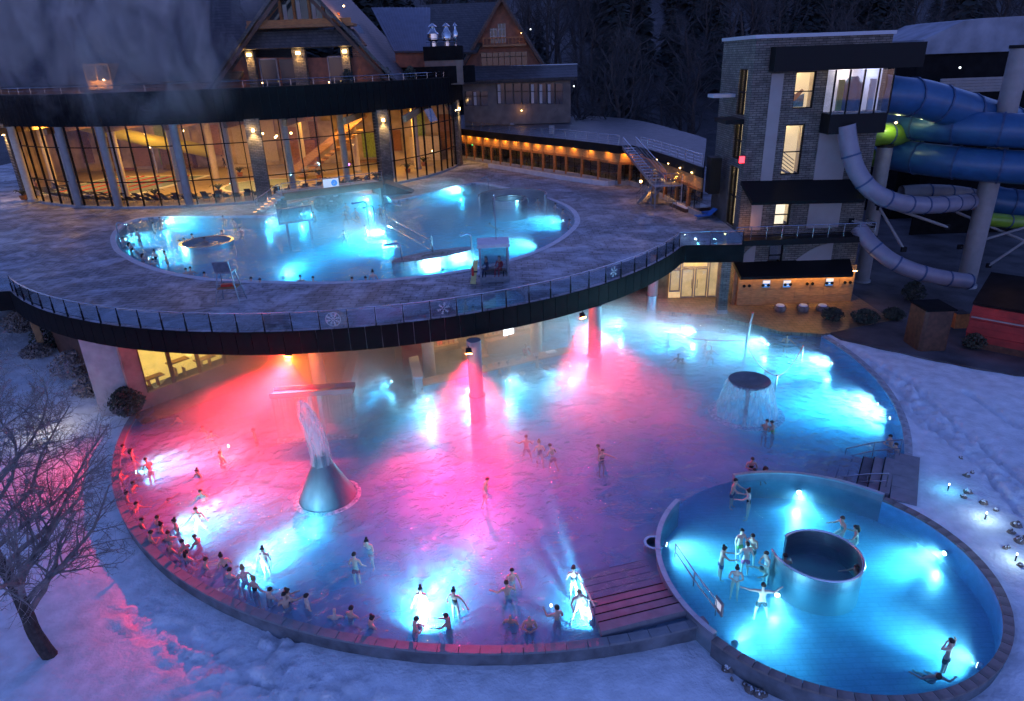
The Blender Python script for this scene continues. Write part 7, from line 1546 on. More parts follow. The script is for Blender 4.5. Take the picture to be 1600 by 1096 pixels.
# ------------------------------------------------------------------ bare tree in the foreground
def bare_tree(seed, H, spread, nlimb, depth, lean=(0, 0), fork=.28, twigs=1.0):
    rr = random.Random(seed); tr = MB(); cr = MB()
    def grow(b, p, d, L, r, lev, sides):
        pts = [p]; rs = [r * (1.75 if lev == 0 else 1)]; n = max(3, int(L / .35)) if lev < 2 else 3; q = p; dd = d
        for i in range(n):
            dd = (dd + Vector((rr.gauss(0, .13), rr.gauss(0, .13), rr.gauss(0, .1) + .05)) * (1 if lev else .45)).normalized(); q = q + dd * (L / n); pts.append(q); rs.append(r * (1 - .8 * (i + 1) / n))
        b.tube(pts, rs, sides, False)
        if lev >= depth: return
        k = int({0: nlimb, 1: 11, 2: 8, 3: 5}.get(lev, 3) * twigs + .5)
        for j in range(k):
            f = fork + (1 - fork) * (j + rr.random()) / k if lev == 0 else .18 + .82 * (j + rr.random()) / k
            i = min(n - 1, int(f * n)); pp = pts[i].lerp(pts[i + 1], f * n - i); base = (pts[i + 1] - pts[i]).normalized()
            side = Vector((rr.gauss(0, 1), rr.gauss(0, 1), rr.gauss(0, .35))); side = (side - base * side.dot(base)).normalized()
            nd = (base * (.42 if lev == 0 else .6) + side * (spread if lev == 0 else .75)).normalized()
            grow(cr, pp, nd, L * (.62 if lev == 0 else .5) * (1.05 - .55 * f) * rr.uniform(.75, 1.2), max(.0075, rs[i] * (.6 if lev == 0 else .52)), lev + 1, 5 if lev == 0 else 3)
    grow(tr, Vector((0, 0, -.35)), Vector((lean[0], lean[1], 1)).normalized(), H, H * .026, 0, 9)
    pass
    return tr, cr
tp = at(85, 1038, -.9); tp.z = gz(tp.x, tp.y)
ft = thing('bare_tree', 'big leafless tree with frosted twigs standing in the snow at lower left', 'tree', tuple(tp))
tb_, cb_ = bare_tree(11, 10.6, .95, 17, 4, (-.16, .04), .2, 1.3)
for nm, bb, mm in (('trunk', tb_, M['bark']), ('crown', cb_, M['twig'])):
    o = bpy.data.objects.new(nm, bb.mesh(nm, mm)); COL.objects.link(o); o.parent = ft
# ------------------------------------------------------------------ forest behind
protos = []
for s in range(5):
    tb_, cb_ = bare_tree(100 + s, 15 + s * 1.5, .55, 16, 3, (0, 0), .38, .85); protos.append((tb_.mesh('trunk', M['bark']), cb_.mesh('crown', M['far_twig'])))
def conifer(seed, H):
    rr = random.Random(seed); b = MB(); n = int(H * 2.4)
    for k in range(n):
        z = H * (.1 + .9 * k / n); R_ = (H - z) * .24 + .25
        for j in range(9):
            a = rr.random() * 6.283; l = R_ * rr.uniform(.6, 1.15); w_ = .34 * l; e = Vector((math.cos(a) * l, math.sin(a) * l, z - l * .45)); c = Vector((0, 0, z)); s_ = Vector((-math.sin(a), math.cos(a), 0)) * w_
            m_ = c.lerp(e, .6); b.add([c, m_ + s_, e, m_ - s_ + Vector((0, 0, -.1))], [(0, 1, 2, 3)])
    t = MB(); t.tube([(0, 0, -.3), (0, 0, H * .95)], [.22, .04], 6); return t.mesh('trunk', M['bark']), b.mesh('crown', M['needles'])
cons = [conifer(300 + s, 15 + 2.5 * s) for s in range(4)]
def plant(pair, x, y, label, group, name, sc_=1.0):
    t = thing(name, label, 'tree', (x, y, gz(x, y) - .2), group, random.random() * 6.28); t.scale = (sc_,) * 3
    for me, nm in zip(pair, ('trunk', 'crown')): o = bpy.data.objects.new(nm, me); COL.objects.link(o); o.parent = t
random.seed(77); cnt = 0
while cnt < 105:
    Y = random.uniform(122, 230); Xp = random.uniform(-.12, .95) * Y
    if Y < 135 and Xp < 14: continue
    plant(random.choice(protos), Xp, Y, 'dark leafless tree in the forest behind the pavilion and tower', 'leafless trees of the forest', 'bare_tree', random.uniform(.85, 1.25)); cnt += 1
cnt = 0
while cnt < 150:
    Y = random.uniform(150, 330); Xp = random.uniform(-.35, .95) * Y
    plant(random.choice(cons), Xp, Y, 'dark conifer in the forest on the hill behind the buildings', 'conifers of the forest', 'conifer_tree', random.uniform(.9, 1.5)); cnt += 1
for i, (px, Y) in enumerate(((882, 118), (905, 120), (935, 124), (958, 118), (1000, 126), (1028, 122), (1058, 128), (1080, 120), (1300, 100), (1420, 104), (1240, 108), (1180, 110))):
    p = aty(px, 180, Y); plant(protos[i % 5], p.x, Y, 'pale leafless trunk in the front row of the forest edge', 'front row of leafless trees at the forest edge', 'bare_tree', 1.1)
lamp('path_light', 'POINT', tuple(aty(905, 60, 125)), 130, (.35, .5, 1), radius=.3); lamp('path_light', 'POINT', tuple(aty(895, 130, 120)), 60, (.3, .5, 1), radius=.3)
bulb('path_lamp', 'distant bluish path lamp glowing beside the smaller chalet', tuple(aty(897, 135, 121)), (.5, .7, 1), 0, .13, m=M['white_lamp'])
bulb('path_lamp', 'distant small white lamp at the right roof edge of the smaller chalet', tuple(aty(829, 46, 119)), (.9, .9, 1), 0, .1, m=M['white_lamp'])
# ------------------------------------------------------------------ people
SK = [mat('skin_' + n, c, .5, var=.08, scale=6) for n, c in (('fair', (.72, .5, .4)), ('mid', (.62, .4, .3)), ('tan', (.5, .3, .22)))]
HAIR = {n: mat('hair_' + n, c, .6) for n, c in (('dark', (.018, .013, .011)), ('brown', (.06, .03, .018)), ('blond', (.3, .18, .08)), ('grey', (.25, .24, .23)))}
CLOTH = {n: mat('cloth_' + n, c, .75) for n, c in (('black', (.015, .015, .02)), ('navy', (.02, .03, .12)), ('red', (.45, .03, .05)), ('blue', (.03, .15, .45)), ('green', (.2, .5, .06)), ('white', (.7, .7, .7)), ('pink', (.55, .06, .2)), ('teal', (.03, .3, .3)))}
def V3(*a): return Vector(a)
def skeleton(lean=0.0, side=0.0, arms=((0, 0), (0, 0)), legs=None, twist=0.0, head=0.0):
    """joint positions; arms given as (upper direction, forearm direction) left then right; legs as (thigh, shin) directions"""
    J = {}; J['pelvis'] = V3(0, 0, 0)
    R_ = Matrix.Rotation(-lean, 3, 'X') @ Matrix.Rotation(side, 3, 'Y')
    up = lambda x, y, z: R_ @ V3(x, y, z)
    J['waist'] = up(0, 0, .17); J['chest'] = up(0, .01, .36); J['neck0'] = up(0, -.015, .5); J['neck1'] = up(0, .0, .575)
    Hh = R_ @ Matrix.Rotation(head, 3, 'X'); n1 = J['neck1']
    J['jaw'] = n1 + Hh @ V3(0, .035, .06); J['skull'] = n1 + Hh @ V3(0, .02, .15); J['top'] = n1 + Hh @ V3(0, .005, .215); J['nose'] = n1 + Hh @ V3(0, .125, .1)
    J['headrot'] = Hh
    for i, s in enumerate((-1, 1)):
        sh = up(s * .185, -.005, .455); J[f'sh{i}'] = sh; a, f = arms[i]
        a = R_ @ V3(*a).normalized(); f = R_ @ V3(*f).normalized()
        e = sh + a * .29; w_ = e + f * .25; J[f'el{i}'] = e; J[f'wr{i}'] = w_; J[f'pa{i}'] = w_ + f * .085
        n = f.cross(V3(0, 0, 1)); n = n.normalized() if n.length > .1 else V3(1, 0, 0); J[f'fdir{i}'] = f; J[f'fn{i}'] = n
        hp = V3(s * .095, 0, -.04); J[f'hip{i}'] = hp
        th, sh_ = (legs[i] if legs else ((s * .05, 0, -1), (s * .02, 0, -1))); th = V3(*th).normalized(); sh_ = V3(*sh_).normalized()
        k = hp + th * .43; an = k + sh_ * .43; J[f'kn{i}'] = k; J[f'an{i}'] = an; J[f'toe{i}'] = an + V3(s * .03, .17, -.05)
    return J
RADII = {'pelvis': (.15, .115), 'waist': (.125, .095), 'chest': (.155, .11), 'neck0': (.075, .07), 'neck1': (.055, .055), 'jaw': (.072, .08), 'skull': (.088, .1), 'top': (.055, .06), 'nose': (.014, .014)}
for i in (0, 1): RADII.update({f'sh{i}': (.068, .066), f'el{i}': (.045, .043), f'wr{i}': (.028, .032), f'pa{i}': (.038, .022), f'hip{i}': (.105, .1), f'kn{i}': (.06, .06), f'an{i}': (.036, .038), f'toe{i}': (.035, .022)})
EDGES = [('pelvis', 'waist'), ('waist', 'chest'), ('chest', 'neck0'), ('neck0', 'neck1'), ('neck1', 'jaw'), ('jaw', 'skull'), ('skull', 'top'), ('jaw', 'nose')]
for i in (0, 1): EDGES += [('chest', f'sh{i}'), (f'sh{i}', f'el{i}'), (f'el{i}', f'wr{i}'), (f'wr{i}', f'pa{i}'), ('pelvis', f'hip{i}'), (f'hip{i}', f'kn{i}'), (f'kn{i}', f'an{i}'), (f'an{i}', f'toe{i}')]
def skin(name, J, edges, grow=0.0, fingers=True, rootname='pelvis', sub=1):
    names = []
    for a, c in edges:
        for n in (a, c):
            if n not in names: names.append(n)
    co = [tuple(J[n]) for n in names]; rd = [tuple(x + grow for x in RADII[n]) for n in names]; ed = [(names.index(a), names.index(c)) for a, c in edges]
    if fingers:
        for i in (0, 1):
            if f'pa{i}' not in names: continue
            p0 = names.index(f'pa{i}'); f, n = J[f'fdir{i}'], J[f'fn{i}']; b2 = f.cross(n).normalized()
            for k, (off, ln) in enumerate(((-.028, .075), (-.009, .09), (.01, .085), (.028, .065))):
                q = J[f'pa{i}'] + n * off * 1.25 + f * ln * .55 + b2 * .006; q2 = J[f'pa{i}'] + n * off * 1.35 + f * ln + b2 * .022
                co += [tuple(q), tuple(q2)]; rd += [(.0085, .0085), (.0075, .0075)]; ed += [(p0, len(co) - 2), (len(co) - 2, len(co) - 1)]
            q = J[f'wr{i}'] + f * .04 + n * -.05 + b2 * .01; q2 = q + f * .045 + n * -.012; co += [tuple(q), tuple(q2)]; rd += [(.011, .011), (.009, .009)]; ed += [(names.index(f'pa{i}'), len(co) - 2), (len(co) - 2, len(co) - 1)]
    me = bpy.data.meshes.new(name); me.from_pydata(co, ed, []); o = bpy.data.objects.new(name, me); COL.objects.link(o)
    md = o.modifiers.new('skin', 'SKIN'); md.use_smooth_shade = True; md.branch_smoothing = .6
    if not me.skin_vertices: 
        pass
    sv = me.skin_vertices[0].data
    for i, r in enumerate(rd): sv[i].radius = r; sv[i].use_root = (i == names.index(rootname))
    if sub: s = o.modifiers.new('sub', 'SUBSURF'); s.levels = sub; s.render_levels = sub
    dg = bpy.context.evaluated_depsgraph_get(); out_ = bpy.data.meshes.new_from_object(o.evaluated_get(dg)); bpy.data.objects.remove(o); bpy.data.meshes.remove(me)
    out_.name = name; out_.polygons.foreach_set('use_smooth', [True] * len(out_.polygons)); return out_
DN, FW = (0, 0, -1), (0, 1, 0)
POSES = {
 'stand': dict(lean=.06, arms=(((-.35, .15, -1), (-.25, .6, -.6)), ((.35, .15, -1), (.25, .6, -.6)))),
 'reach': dict(lean=.12, arms=(((-.25, .8, -.55), (.05, 1, .0)), ((.25, .8, -.5), (-.05, 1, .1)))),
 'phone': dict(lean=.0, arms=(((-.5, .55, -.35), (-.1, .5, 1)), ((.3, .1, -1), (.2, .5, -.7)))),
 'crown': dict(lean=.02, arms=(((-1, .25, .25), (.65, -.1, .75)), ((1, .25, .15), (-.65, -.1, .75)))),
 'spread': dict(lean=.14, arms=(((-.7, .45, -.75), (-.75, .75, .1)), ((.6, .35, -.85), (.2, .95, .05))), legs=(((-.25, -.1, -1), (-.1, -.3, -1)), ((.3, .1, -1), (.2, -.2, -1)))),
 'walk': dict(lean=.28, arms=(((-.3, .5, -.9), (-.1, .9, -.3)), ((.35, -.2, -1), (.3, .4, -.8))), legs=(((-.08, .35, -1), (-.02, -.1, -1)), ((.1, -.2, -1), (.05, -.4, -.9)))),
 'point': dict(lean=.1, arms=(((-1, .35, -.5), (-.8, .6, -.3)), ((.4, .4, -.8), (-.5, .7, .6)))),
 'fold': dict(lean=.12, arms=(((-.35, .45, -.9), (.75, .7, .25)), ((.35, .45, -.9), (-.75, .7, .3))), head=-.25),
 'lounge': dict(lean=-.5, arms=(((-.9, -.3, -.25), (-.7, .5, -.2)), ((.9, -.3, -.25), (.7, .5, -.2))), legs=(((-.12, 1, -.35), (-.05, .8, -.7)), ((.12, 1, -.2), (.05, .8, -.75))), head=.3),
 'crouch': dict(lean=.2, arms=(((-.55, .5, -.6), (-.2, 1, .05)), ((.55, .5, -.6), (.25, 1, .1))), legs=(((-.3, .75, -.75), (-.05, -.55, -.9)), ((.3, .75, -.75), (.05, -.55, -.9)))),
 'wide': dict(lean=.1, arms=(((-1, .2, -.15), (-1, .3, .1)), ((1, .2, -.25), (.9, .4, .6))), legs=(((-.25, -.1, -1), (-.1, -.3, -1)), ((.3, .1, -1), (.2, -.2, -1)))),
 'swim': dict(lean=1.05, arms=(((-.5, .3, .9), (-.1, .2, 1)), ((.6, .3, .7), (.1, .2, 1))), legs=(((-.15, -1, -.3), (-.05, -1, -.15)), ((.2, -.9, -.5), (.05, -1, -.3))), head=.75),
 'sit': dict(lean=.12, arms=(((-.3, .35, -1), (.2, 1, -.2)), ((.3, .35, -1), (-.2, 1, -.2))), legs=(((-.12, 1, -.08), (0, .1, -1)), ((.12, 1, -.08), (0, .1, -1)))),
 'dry': dict(lean=.1, arms=(((-.5, .5, -.5), (.35, .5, .9)), ((.5, .4, -.7), (-.2, .9, .3)))),
}
PM = {}
for nm, kw in POSES.items():
    J = skeleton(**kw); d = dict(J=J)
    lo = min(J['an0'].z, J['an1'].z) - .09; d['lo'] = lo
    d['body'] = skin('person', J, EDGES)
    leg = []
    for i in (0, 1):
        J[f'mt{i}'] = J[f'hip{i}'].lerp(J[f'kn{i}'], .62); RADII[f'mt{i}'] = (.095, .095); leg += [('pelvis', f'hip{i}'), (f'hip{i}', f'mt{i}')]
    J['belt'] = J['pelvis'].lerp(J['waist'], .45); RADII['belt'] = (.138, .105)
    d['trunks'] = skin('swim_trunks', J, [('pelvis', 'belt')] + leg, .014, False)
    J['bust'] = J['chest'].lerp(J['neck0'], .12); RADII['bust'] = (.158, .118)
    sl = []
    for i in (0, 1): J[f'gr{i}'] = J[f'hip{i}'].lerp(J[f'kn{i}'], .05); RADII[f'gr{i}'] = (.105, .1); sl += [('pelvis', f'gr{i}')]
    d['suit'] = skin('swimsuit', J, [('pelvis', 'waist'), ('waist', 'bust')] + sl, .012, False)
    J['ribs'] = J['waist'].lerp(J['chest'], .7); RADII['ribs'] = (.15, .108)
    PM[nm] = d
def hairmesh(kind):
    b = MB(); V = []; n1, n2 = 12, 7
    for j in range(n2):
        ph = math.pi * .5 * (1 - j / (n2 - 1) * (1.35 if kind != 'short' else 1.12))
        for i in range(n1):
            g = 2 * math.pi * i / n1; fr = max(0, math.sin(g)); z = .125 * math.sin(ph); 
            if fr > .2 and j >= n2 - 3: z = max(z, .035 + .02 * fr)
            V.append((.1 * math.cos(ph) * math.cos(g), .118 * math.cos(ph) * math.sin(g) - .008, z))
    b.add(V, [(j * n1 + i, (j + 1) * n1 + i, (j + 1) * n1 + (i + 1) % n1, j * n1 + (i + 1) % n1) for j in range(n2 - 1) for i in range(n1)])
    if kind == 'bun': b.lathe((0, -.07), [(0, .09), (.05, .1), (.065, .14), (.045, .185), (0, .195)], 9)
    if kind == 'long':
        b.tube([(0, -.07, .06), (0, -.115, -.04), (0, -.12, -.17), (0, -.1, -.26)], [.085, .08, .065, .03], 8)
    return b.mesh('hair', HAIR['dark'], smooth=True)
HM = {k: hairmesh(k) for k in ('short', 'bun', 'long')}
def person(px, py, wz, pose, face, hair, hcol, suit, scol, sk, label, depth=None, sc_=1.0, z=None, on=None):
    """stands on the pool floor; wz water level"""
    d = PM[pose]; J = d['J']; foot = ((-1.11 if math.hypot(at(px, py, .4).x - RC[0], at(px, py, .4).y - RC[1]) < RR else POOL_Z + .01) if wz == 0 else 5.23) if z is None else z
    if depth is not None: foot = wz - depth
    hz = foot + (J['skull'].z - d['lo']) * sc_
    rot = Matrix.Rotation(rad(face), 3, 'Z')
    hp = rot @ J['skull'] * sc_; p = at(px, py, hz) if on is None else Vector((on[0] + hp.x, on[1] + hp.y, hz)); base = Vector((p.x - hp.x, p.y - hp.y, foot - d['lo'] * sc_))
    o = bpy.data.objects.new('person', d['body']); COL.objects.link(o); o.location = base; o.rotation_euler.z = rad(face); o.scale = (sc_,) * 3
    tag(o, label, 'person')
    if not d['body'].materials: d['body'].materials.append(SK[0])
    o.material_slots[0].link = 'OBJECT'; o.material_slots[0].material = SK[sk]
    if hair:
        h = bpy.data.objects.new('hair', HM[hair]); COL.objects.link(h); h.parent = o; h.location = J['skull'] + J['headrot'] @ V3(0, -.008, -.005); h.rotation_euler = J['headrot'].to_euler()
        h.material_slots[0].link = 'OBJECT'; h.material_slots[0].material = HAIR[hcol]
    key = {'t': 'trunks', 's': 'suit'}[suit]; me = d[key]
    if not me.materials: me.materials.append(CLOTH['black'])
    c = bpy.data.objects.new('swim_trunks' if suit == 't' else 'swimsuit', me); COL.objects.link(c); c.parent = o; c.material_slots[0].link = 'OBJECT'; c.material_slots[0].material = CLOTH[scol]
    return o
B, R, U = 0, 0, 6.4
PEOPLE = [
 # front wall of the big pool, from the left
 (322, 874, 0, 'crouch', -60, 'short', 'brown', 't', 'black', 1, 'bather reaching towards a companion at the left part of the front wall'),
 (344, 868, 0, 'walk', 60, 'bun', 'dark', 's', 'black', 1, 'woman with bun leaning to her companion at the left part of the front wall'),
 (359, 890, 0, 'crouch', -20, 'short', 'dark', 't', 'navy', 0, 'bather lit yellow from below, left of the bright lamp at the wall'),
 (378, 887, 0, 'fold', 20, 'bun', 'blond', 's', 'white', 0, 'fair bather glowing white over the underwater lamp at the wall'),
 (396, 903, 0, 'stand', -30, 'bun', 'blond', 's', 'black', 1, 'woman in black swimsuit with pale bun at the front wall'),
 (422, 921, 0, 'crouch', -40, 'short', 'dark', 't', 'black', 0, 'dark haired man sunk to the shoulders beside the woman in black'),
 (443, 929, 0, 'fold', 20, 'short', 'dark', 't', 'navy', 1, 'man with folded arms turned from the front wall'),
 (449, 923, 0, 'reach', -50, 'bun', 'brown', 's', 'navy', 1, 'woman reaching behind the man with folded arms at the front wall'),
 (479, 931, 0, 'stand', -60, 'short', 'dark', 't', 'black', 0, 'man with wet back turned sideways, right of the man with folded arms'),
 (522, 953, 0, 'crouch', 0, None, 'grey', 't', 'black', 0, 'bald man sunk to the shoulders at the front wall'),
 (549, 950, 0, 'crouch', -30, 'short', 'dark', 't', 'black', 1, 'dark haired bather right of the bald man'),
 (582, 965, 0, 'crouch', -60, 'bun', 'dark', 's', 'black', 1, 'woman sunk low at the coping left of the bright front lamp'),
 (651, 967, 0, 'fold', -70, 'short', 'dark', 't', 'teal', 1, 'man with hand at his mouth at the wall right under the bright front lamp'),
 (696, 962, 0, 'reach', 75, 'short', 'brown', 't', 'green', 2, 'tanned man gesturing with his hand right of the bright front lamp'),
 (656, 921, 0, 'stand', 170, 'bun', 'dark', 's', 'white', 0, 'woman with bun standing behind the bright front lamp'),
 (708, 924, 0, 'point', 160, 'bun', 'dark', 's', 'black', 1, 'woman in black swimsuit stretching one arm to the bright lamp'),
 (797, 964, 0, 'crouch', 170, None, 'grey', 't', 'black', 2, 'bald tanned bather at the wall, left of two'),
 (827, 966, 0, 'fold', 180, None, 'grey', 't', 'black', 2, 'bald tanned bather with folded arms at the wall, right of two'),
 (870, 949, 0, 'phone', 30, 'short', 'dark', 't', 'black', 1, 'man in black trunks holding up a phone at the front wall'),
 (905, 926, 0, 'spread', 200, 'short', 'blond', 't', 'white', 0, 'bather lit white with arms spread beside the handrail'),
 (896, 889, 0, 'stand', 170, 'long', 'brown', 's', 'black', 0, 'woman with reddish brown hair by the top of the left handrail'),
 (800, 892, 0, 'reach', 195, 'short', 'dark', 't', 'white', 0, 'man facing the camera in a couple left of the handrail'),
 (791, 910, 0, 'spread', 15, 'short', 'brown', 't', 'navy', 1, 'man with his back to the camera in a couple left of the handrail'),
 # middle
 (553, 866, 0, 'stand', -10, 'short', 'dark', 't', 'red', 0, 'man in red trunks seen from behind right of the cone fountain'),
 (572, 846, 0, 'walk', 160, 'bun', 'dark', 's', 'white', 0, 'woman in white with dark bun facing the man in red trunks'),
 (409, 859, 0, 'stand', 175, 'bun', 'brown', 's', 'white', 0, 'lone woman lit white from below, left of the cone fountain'),
 (822, 682, 0, 'spread', 0, 'short', 'brown', 't', 'black', 2, 'broad man on the left of three bathers wading in the pink water'),
 (842, 690, 0, 'walk', 10, 'bun', 'blond', 's', 'navy', 1, 'woman in the middle of three bathers wading in the pink water'),
 (859, 696, 0, 'walk', 50, 'short', 'dark', 't', 'black', 1, 'dark haired man on the right of three bathers wading'),
 (934, 697, 0, 'walk', 90, 'short', 'brown', 't', 'white', 2, 'bather in pale trunks of the close pair right of the three waders'),
 (942, 705, 0, 'point', -160, 'short', 'brown', 's', 'black', 1, 'bather in dark suit of the close pair right of the three waders'),
 (762, 749, 0, 'walk', -70, 'short', 'dark', 't', 'red', 2, 'lone bather wading right through the glittering pink patch'),
 (748, 639, 0, 'spread', 180, 'short', 'brown', 't', 'black', 2, 'bather standing in front of the tall bar column'),
 # bar
 (697, 592, 0, 'lounge', 0, 'short', 'brown', 't', 'pink', 1, 'bather with pink suit at the left end of the bar'),
 (713, 593, 0, 'crouch', 10, 'short', 'dark', 't', 'black', 1, 'bather beside the pink suited one at the left end of the bar'),
 (753, 570, 0, 'reach', -20, 'short', 'dark', 't', 'black', 1, 'bather leaning on the bar just right of the tall column'),
 (780, 568, 0, 'stand', 0, 'short', 'dark', 't', 'navy', 1, 'bather at the middle of the bar, second right of the column'),
 (793, 567, 0, 'fold', 40, 'short', 'brown', 't', 'black', 1, 'bather facing sideways at the middle of the bar'),
 (821, 555, 0, 'reach', 20, 'short', 'dark', 't', 'blue', 1, 'bather in blue trunks standing at the bar before the barman'),
 (839, 559, 0, 'spread', 0, 'short', 'dark', 't', 'teal', 0, 'bather in teal trunks with arms spread near the right bar end'),
 (895, 526, 0, 'stand', 40, 'short', 'brown', 't', 'red', 2, 'bather at the far right bar end by the red column'),
 (660, 608, 0, 'crouch', 0, 'short', 'dark', 't', 'black', 1, 'head in the water at the corner of bar and channel'),
 (549, 600, 0, 'crouch', 30, 'short', 'dark', 't', 'black', 1, 'bather by the left channel wall behind the trough'),
 # far right of the big pool
 (1060, 555, 0, 'spread', 150, 'short', 'brown', 't', 'red', 2, 'left one of two red lit bathers in the mist near the short pole'),
 (1067, 562, 0, 'crouch', 160, 'short', 'dark', 't', 'black', 2, 'right one of two red lit bathers in the mist near the short pole'),
 (1104, 533, 0, 'dry', 180, 'short', 'brown', 't', 'red', 1, 'bather with raised hands in the mist under the rope'),
 (1112, 543, 0, 'spread', 170, 'short', 'blond', 't', 'red', 1, 'bather with arms out in the mist under the rope'),
 (1230, 525, 0, 'point', 150, 'short', 'brown', 't', 'black', 2, 'bather reaching to the bank at the far right of the big pool'),
 (1201, 577, 0, 'swim', -60, 'short', 'dark', 't', 'black', 2, 'swimmer behind the dish fountain near the short pole'),
 (1199, 658, 0, 'fold', -50, 'short', 'brown', 't', 'white', 2, 'left one of a hugging couple in front of the dish fountain'),
 (1206, 660, 0, 'fold', 50, 'short', 'dark', 's', 'green', 2, 'right one of a hugging couple in front of the dish fountain'),
 (1391, 682, 0, 'fold', 90, 'short', 'dark', 't', 'red', 1, 'bather sitting at the right bank above the far steps'),
 (1400, 695, 0, 'crouch', 100, 'short', 'brown', 's', 'black', 1, 'bather crouching beside the one at the right bank'),
 (1176, 718, 0, 'fold', 170, 'short', 'brown', 's', 'black', 2, 'bather in dark suit behind the round pool wall, tallest of three'),
 (1179, 735, 0, 'crouch', 150, 'short', 'dark', 't', 'black', 2, 'bather sunk at the round pool wall below the tallest of three'),
 (1198, 733, 0, 'crouch', -150, 'long', 'brown', 's', 'red', 2, 'reddish haired bather behind the round pool wall, right of three'),
 # round pool
 (1150, 751, 0, 'reach', -130, 'short', 'dark', 't', 'navy', 1, 'man holding a woman by the hands at the opening of the round pool'),
 (1169, 767, 0, 'reach', 60, 'bun', 'dark', 's', 'black', 0, 'woman with dark bun held by the hands at the opening of the round pool'),
 (1160, 830, 0, 'stand', -160, 'short', 'dark', 't', 'green', 0, 'man in bright green trunks at the back of the group in the round pool'),
 (1176, 838, 0, 'fold', 130, 'short', 'dark', 't', 'black', 1, 'dark haired man right of the one in green trunks'),
 (1168, 850, 0, 'stand', -10, 'short', 'brown', 't', 'pink', 0, 'man in pink trunks seen from behind in the round pool group'),
 (1133, 857, 0, 'reach', -90, 'bun', 'dark', 't', 'navy', 1, 'bather in navy trunks at the left of the round pool group'),
 (1197, 865, 0, 'fold', 100, 'short', 'brown', 's', 'white', 0, 'bather hugging herself at the right of the round pool group'),
 (1189, 889, 0, 'swim', 110, 'short', 'brown', 't', 'black', 1, 'swimmer sunk low at the right of the round pool group'),
 (1152, 889, 0, 'fold', 160, 'bun', 'dark', 's', 'white', 0, 'woman with pale back and dark bun in the round pool group'),
 (1193, 914, 0, 'wide', -10, 'short', 'brown', 't', 'black', 0, 'man with both arms stretched wide nearest in the round pool group'),
 (1316, 810, 0, 'crouch', 100, 'short', 'brown', 's', 'teal', 1, 'left bather of the pair behind the snail shaped ring'),
 (1337, 824, 0, 'crouch', 60, 'long', 'dark', 's', 'black', 1, 'long haired bather of the pair behind the snail shaped ring'),
 (1486, 1001, 0, 'crown', 30, 'short', 'dark', 't', 'black', 1, 'man with both hands on his head at the right of the round pool'),
 (1467, 1056, 0, 'lounge', -10, 'short', 'brown', 't', 'black', 2, 'man lying back at the lower right rim of the round pool'),
 (1227, 868, 0, 'crouch', 0, 'short', 'dark', 't', 'black', 2, 'dark head at the left inside of the snail shaped ring'),
 (1338, 886, 0, 'crouch', 100, 'short', 'brown', 't', 'red', 2, 'red lit head at the right inside of the snail shaped ring'),
 # red corner
 (205, 703, 0, 'stand', -60, 'long', 'dark', 's', 'black', 2, 'dark silhouette standing high at the left wall in red light'),
 (227, 718, 0, 'fold', 60, 'short', 'dark', 't', 'black', 2, 'silhouette beside the tallest one at the left wall in red light'),
 (208, 755, 0, 'crouch', -90, 'short', 'brown', 't', 'black', 2, 'bather at the left wall above the whirling white water'),
 (213, 787, 0, 'crouch', -90, 'short', 'dark', 't', 'black', 2, 'bather at the left wall below the whirling white water'),
 (246, 808, 0, 'crouch', -40, 'short', 'brown', 't', 'red', 2, 'red lit bather at the left wall, first of a close pair'),
 (252, 819, 0, 'crouch', -60, 'bun', 'dark', 's', 'black', 2, 'red lit bather at the left wall, second of a close pair'),
 (271, 814, 0, 'stand', 120, 'bun', 'brown', 's', 'black', 2, 'woman with bun turned to the pair at the left wall'),
 (303, 838, 0, 'crouch', 80, 'short', 'brown', 't', 'black', 2, 'bather sunk in dim red water before the left front wall'),
 (267, 849, 0, 'crouch', -40, 'short', 'grey', 't', 'pink', 2, 'bather sunk low at the left front wall over the pink light'),
 (305, 796, 0, 'spread', 180, 'short', 'brown', 't', 'red', 1, 'bather with arms out in the middle of the white glare'),
 (307, 736, 0, 'crouch', 150, 'bun', 'dark', 's', 'black', 2, 'dark bather alone in the red water above the white glare'),
 (313, 768, 0, 'crouch', 180, 'short', 'brown', 't', 'red', 2, 'faint bather in the red mist just behind the white glare'),
 (264, 781, 0, 'swim', -60, 'short', 'dark', 't', 'black', 2, 'low swimmer in the red water right of the whirling white water'),
 (344, 707, 0, 'phone', -30, 'short', 'brown', 't', 'black', 2, 'bather holding up a glowing phone in the red mist'),
 (316, 668, 0, 'crouch', 160, 'short', 'brown', 't', 'red', 2, 'bather far back in the red mist, left of two'),
 (330, 676, 0, 'crouch', -150, 'short', 'dark', 't', 'black', 2, 'bather far back in the red mist, right of two'),
 (395, 672, 0, 'stand', 120, 'short', 'dark', 't', 'black', 2, 'dark bather left of the waterfall trough'),
 (277, 652, 0, 'crouch', 160, 'short', 'dark', 't', 'black', 2, 'dark bather far back under the lit windows'),
 (192, 697, 0, 'crouch', -80, 'short', 'dark', 't', 'black', 2, 'bather tucked at the far left wall above the tall silhouette'),
 (188, 735, 0, 'fold', -70, 'short', 'brown', 't', 'black', 2, 'bather at the left wall between the silhouettes and the white water'),
 (198, 770, 0, 'crouch', -60, 'bun', 'dark', 's', 'black', 2, 'woman with bun at the left wall beside the whirling white water'),
 (222, 812, 0, 'crouch', -50, 'short', 'dark', 't', 'black', 2, 'dark head close to the left wall, left of the red lit pair'),
 (236, 832, 0, 'fold', -50, 'short', 'brown', 't', 'red', 2, 'bather leaning on the left wall below the red lit pair'),
 (284, 846, 0, 'fold', 60, 'short', 'dark', 't', 'black', 2, 'bather between the low sunken one and the dim sunken one'),
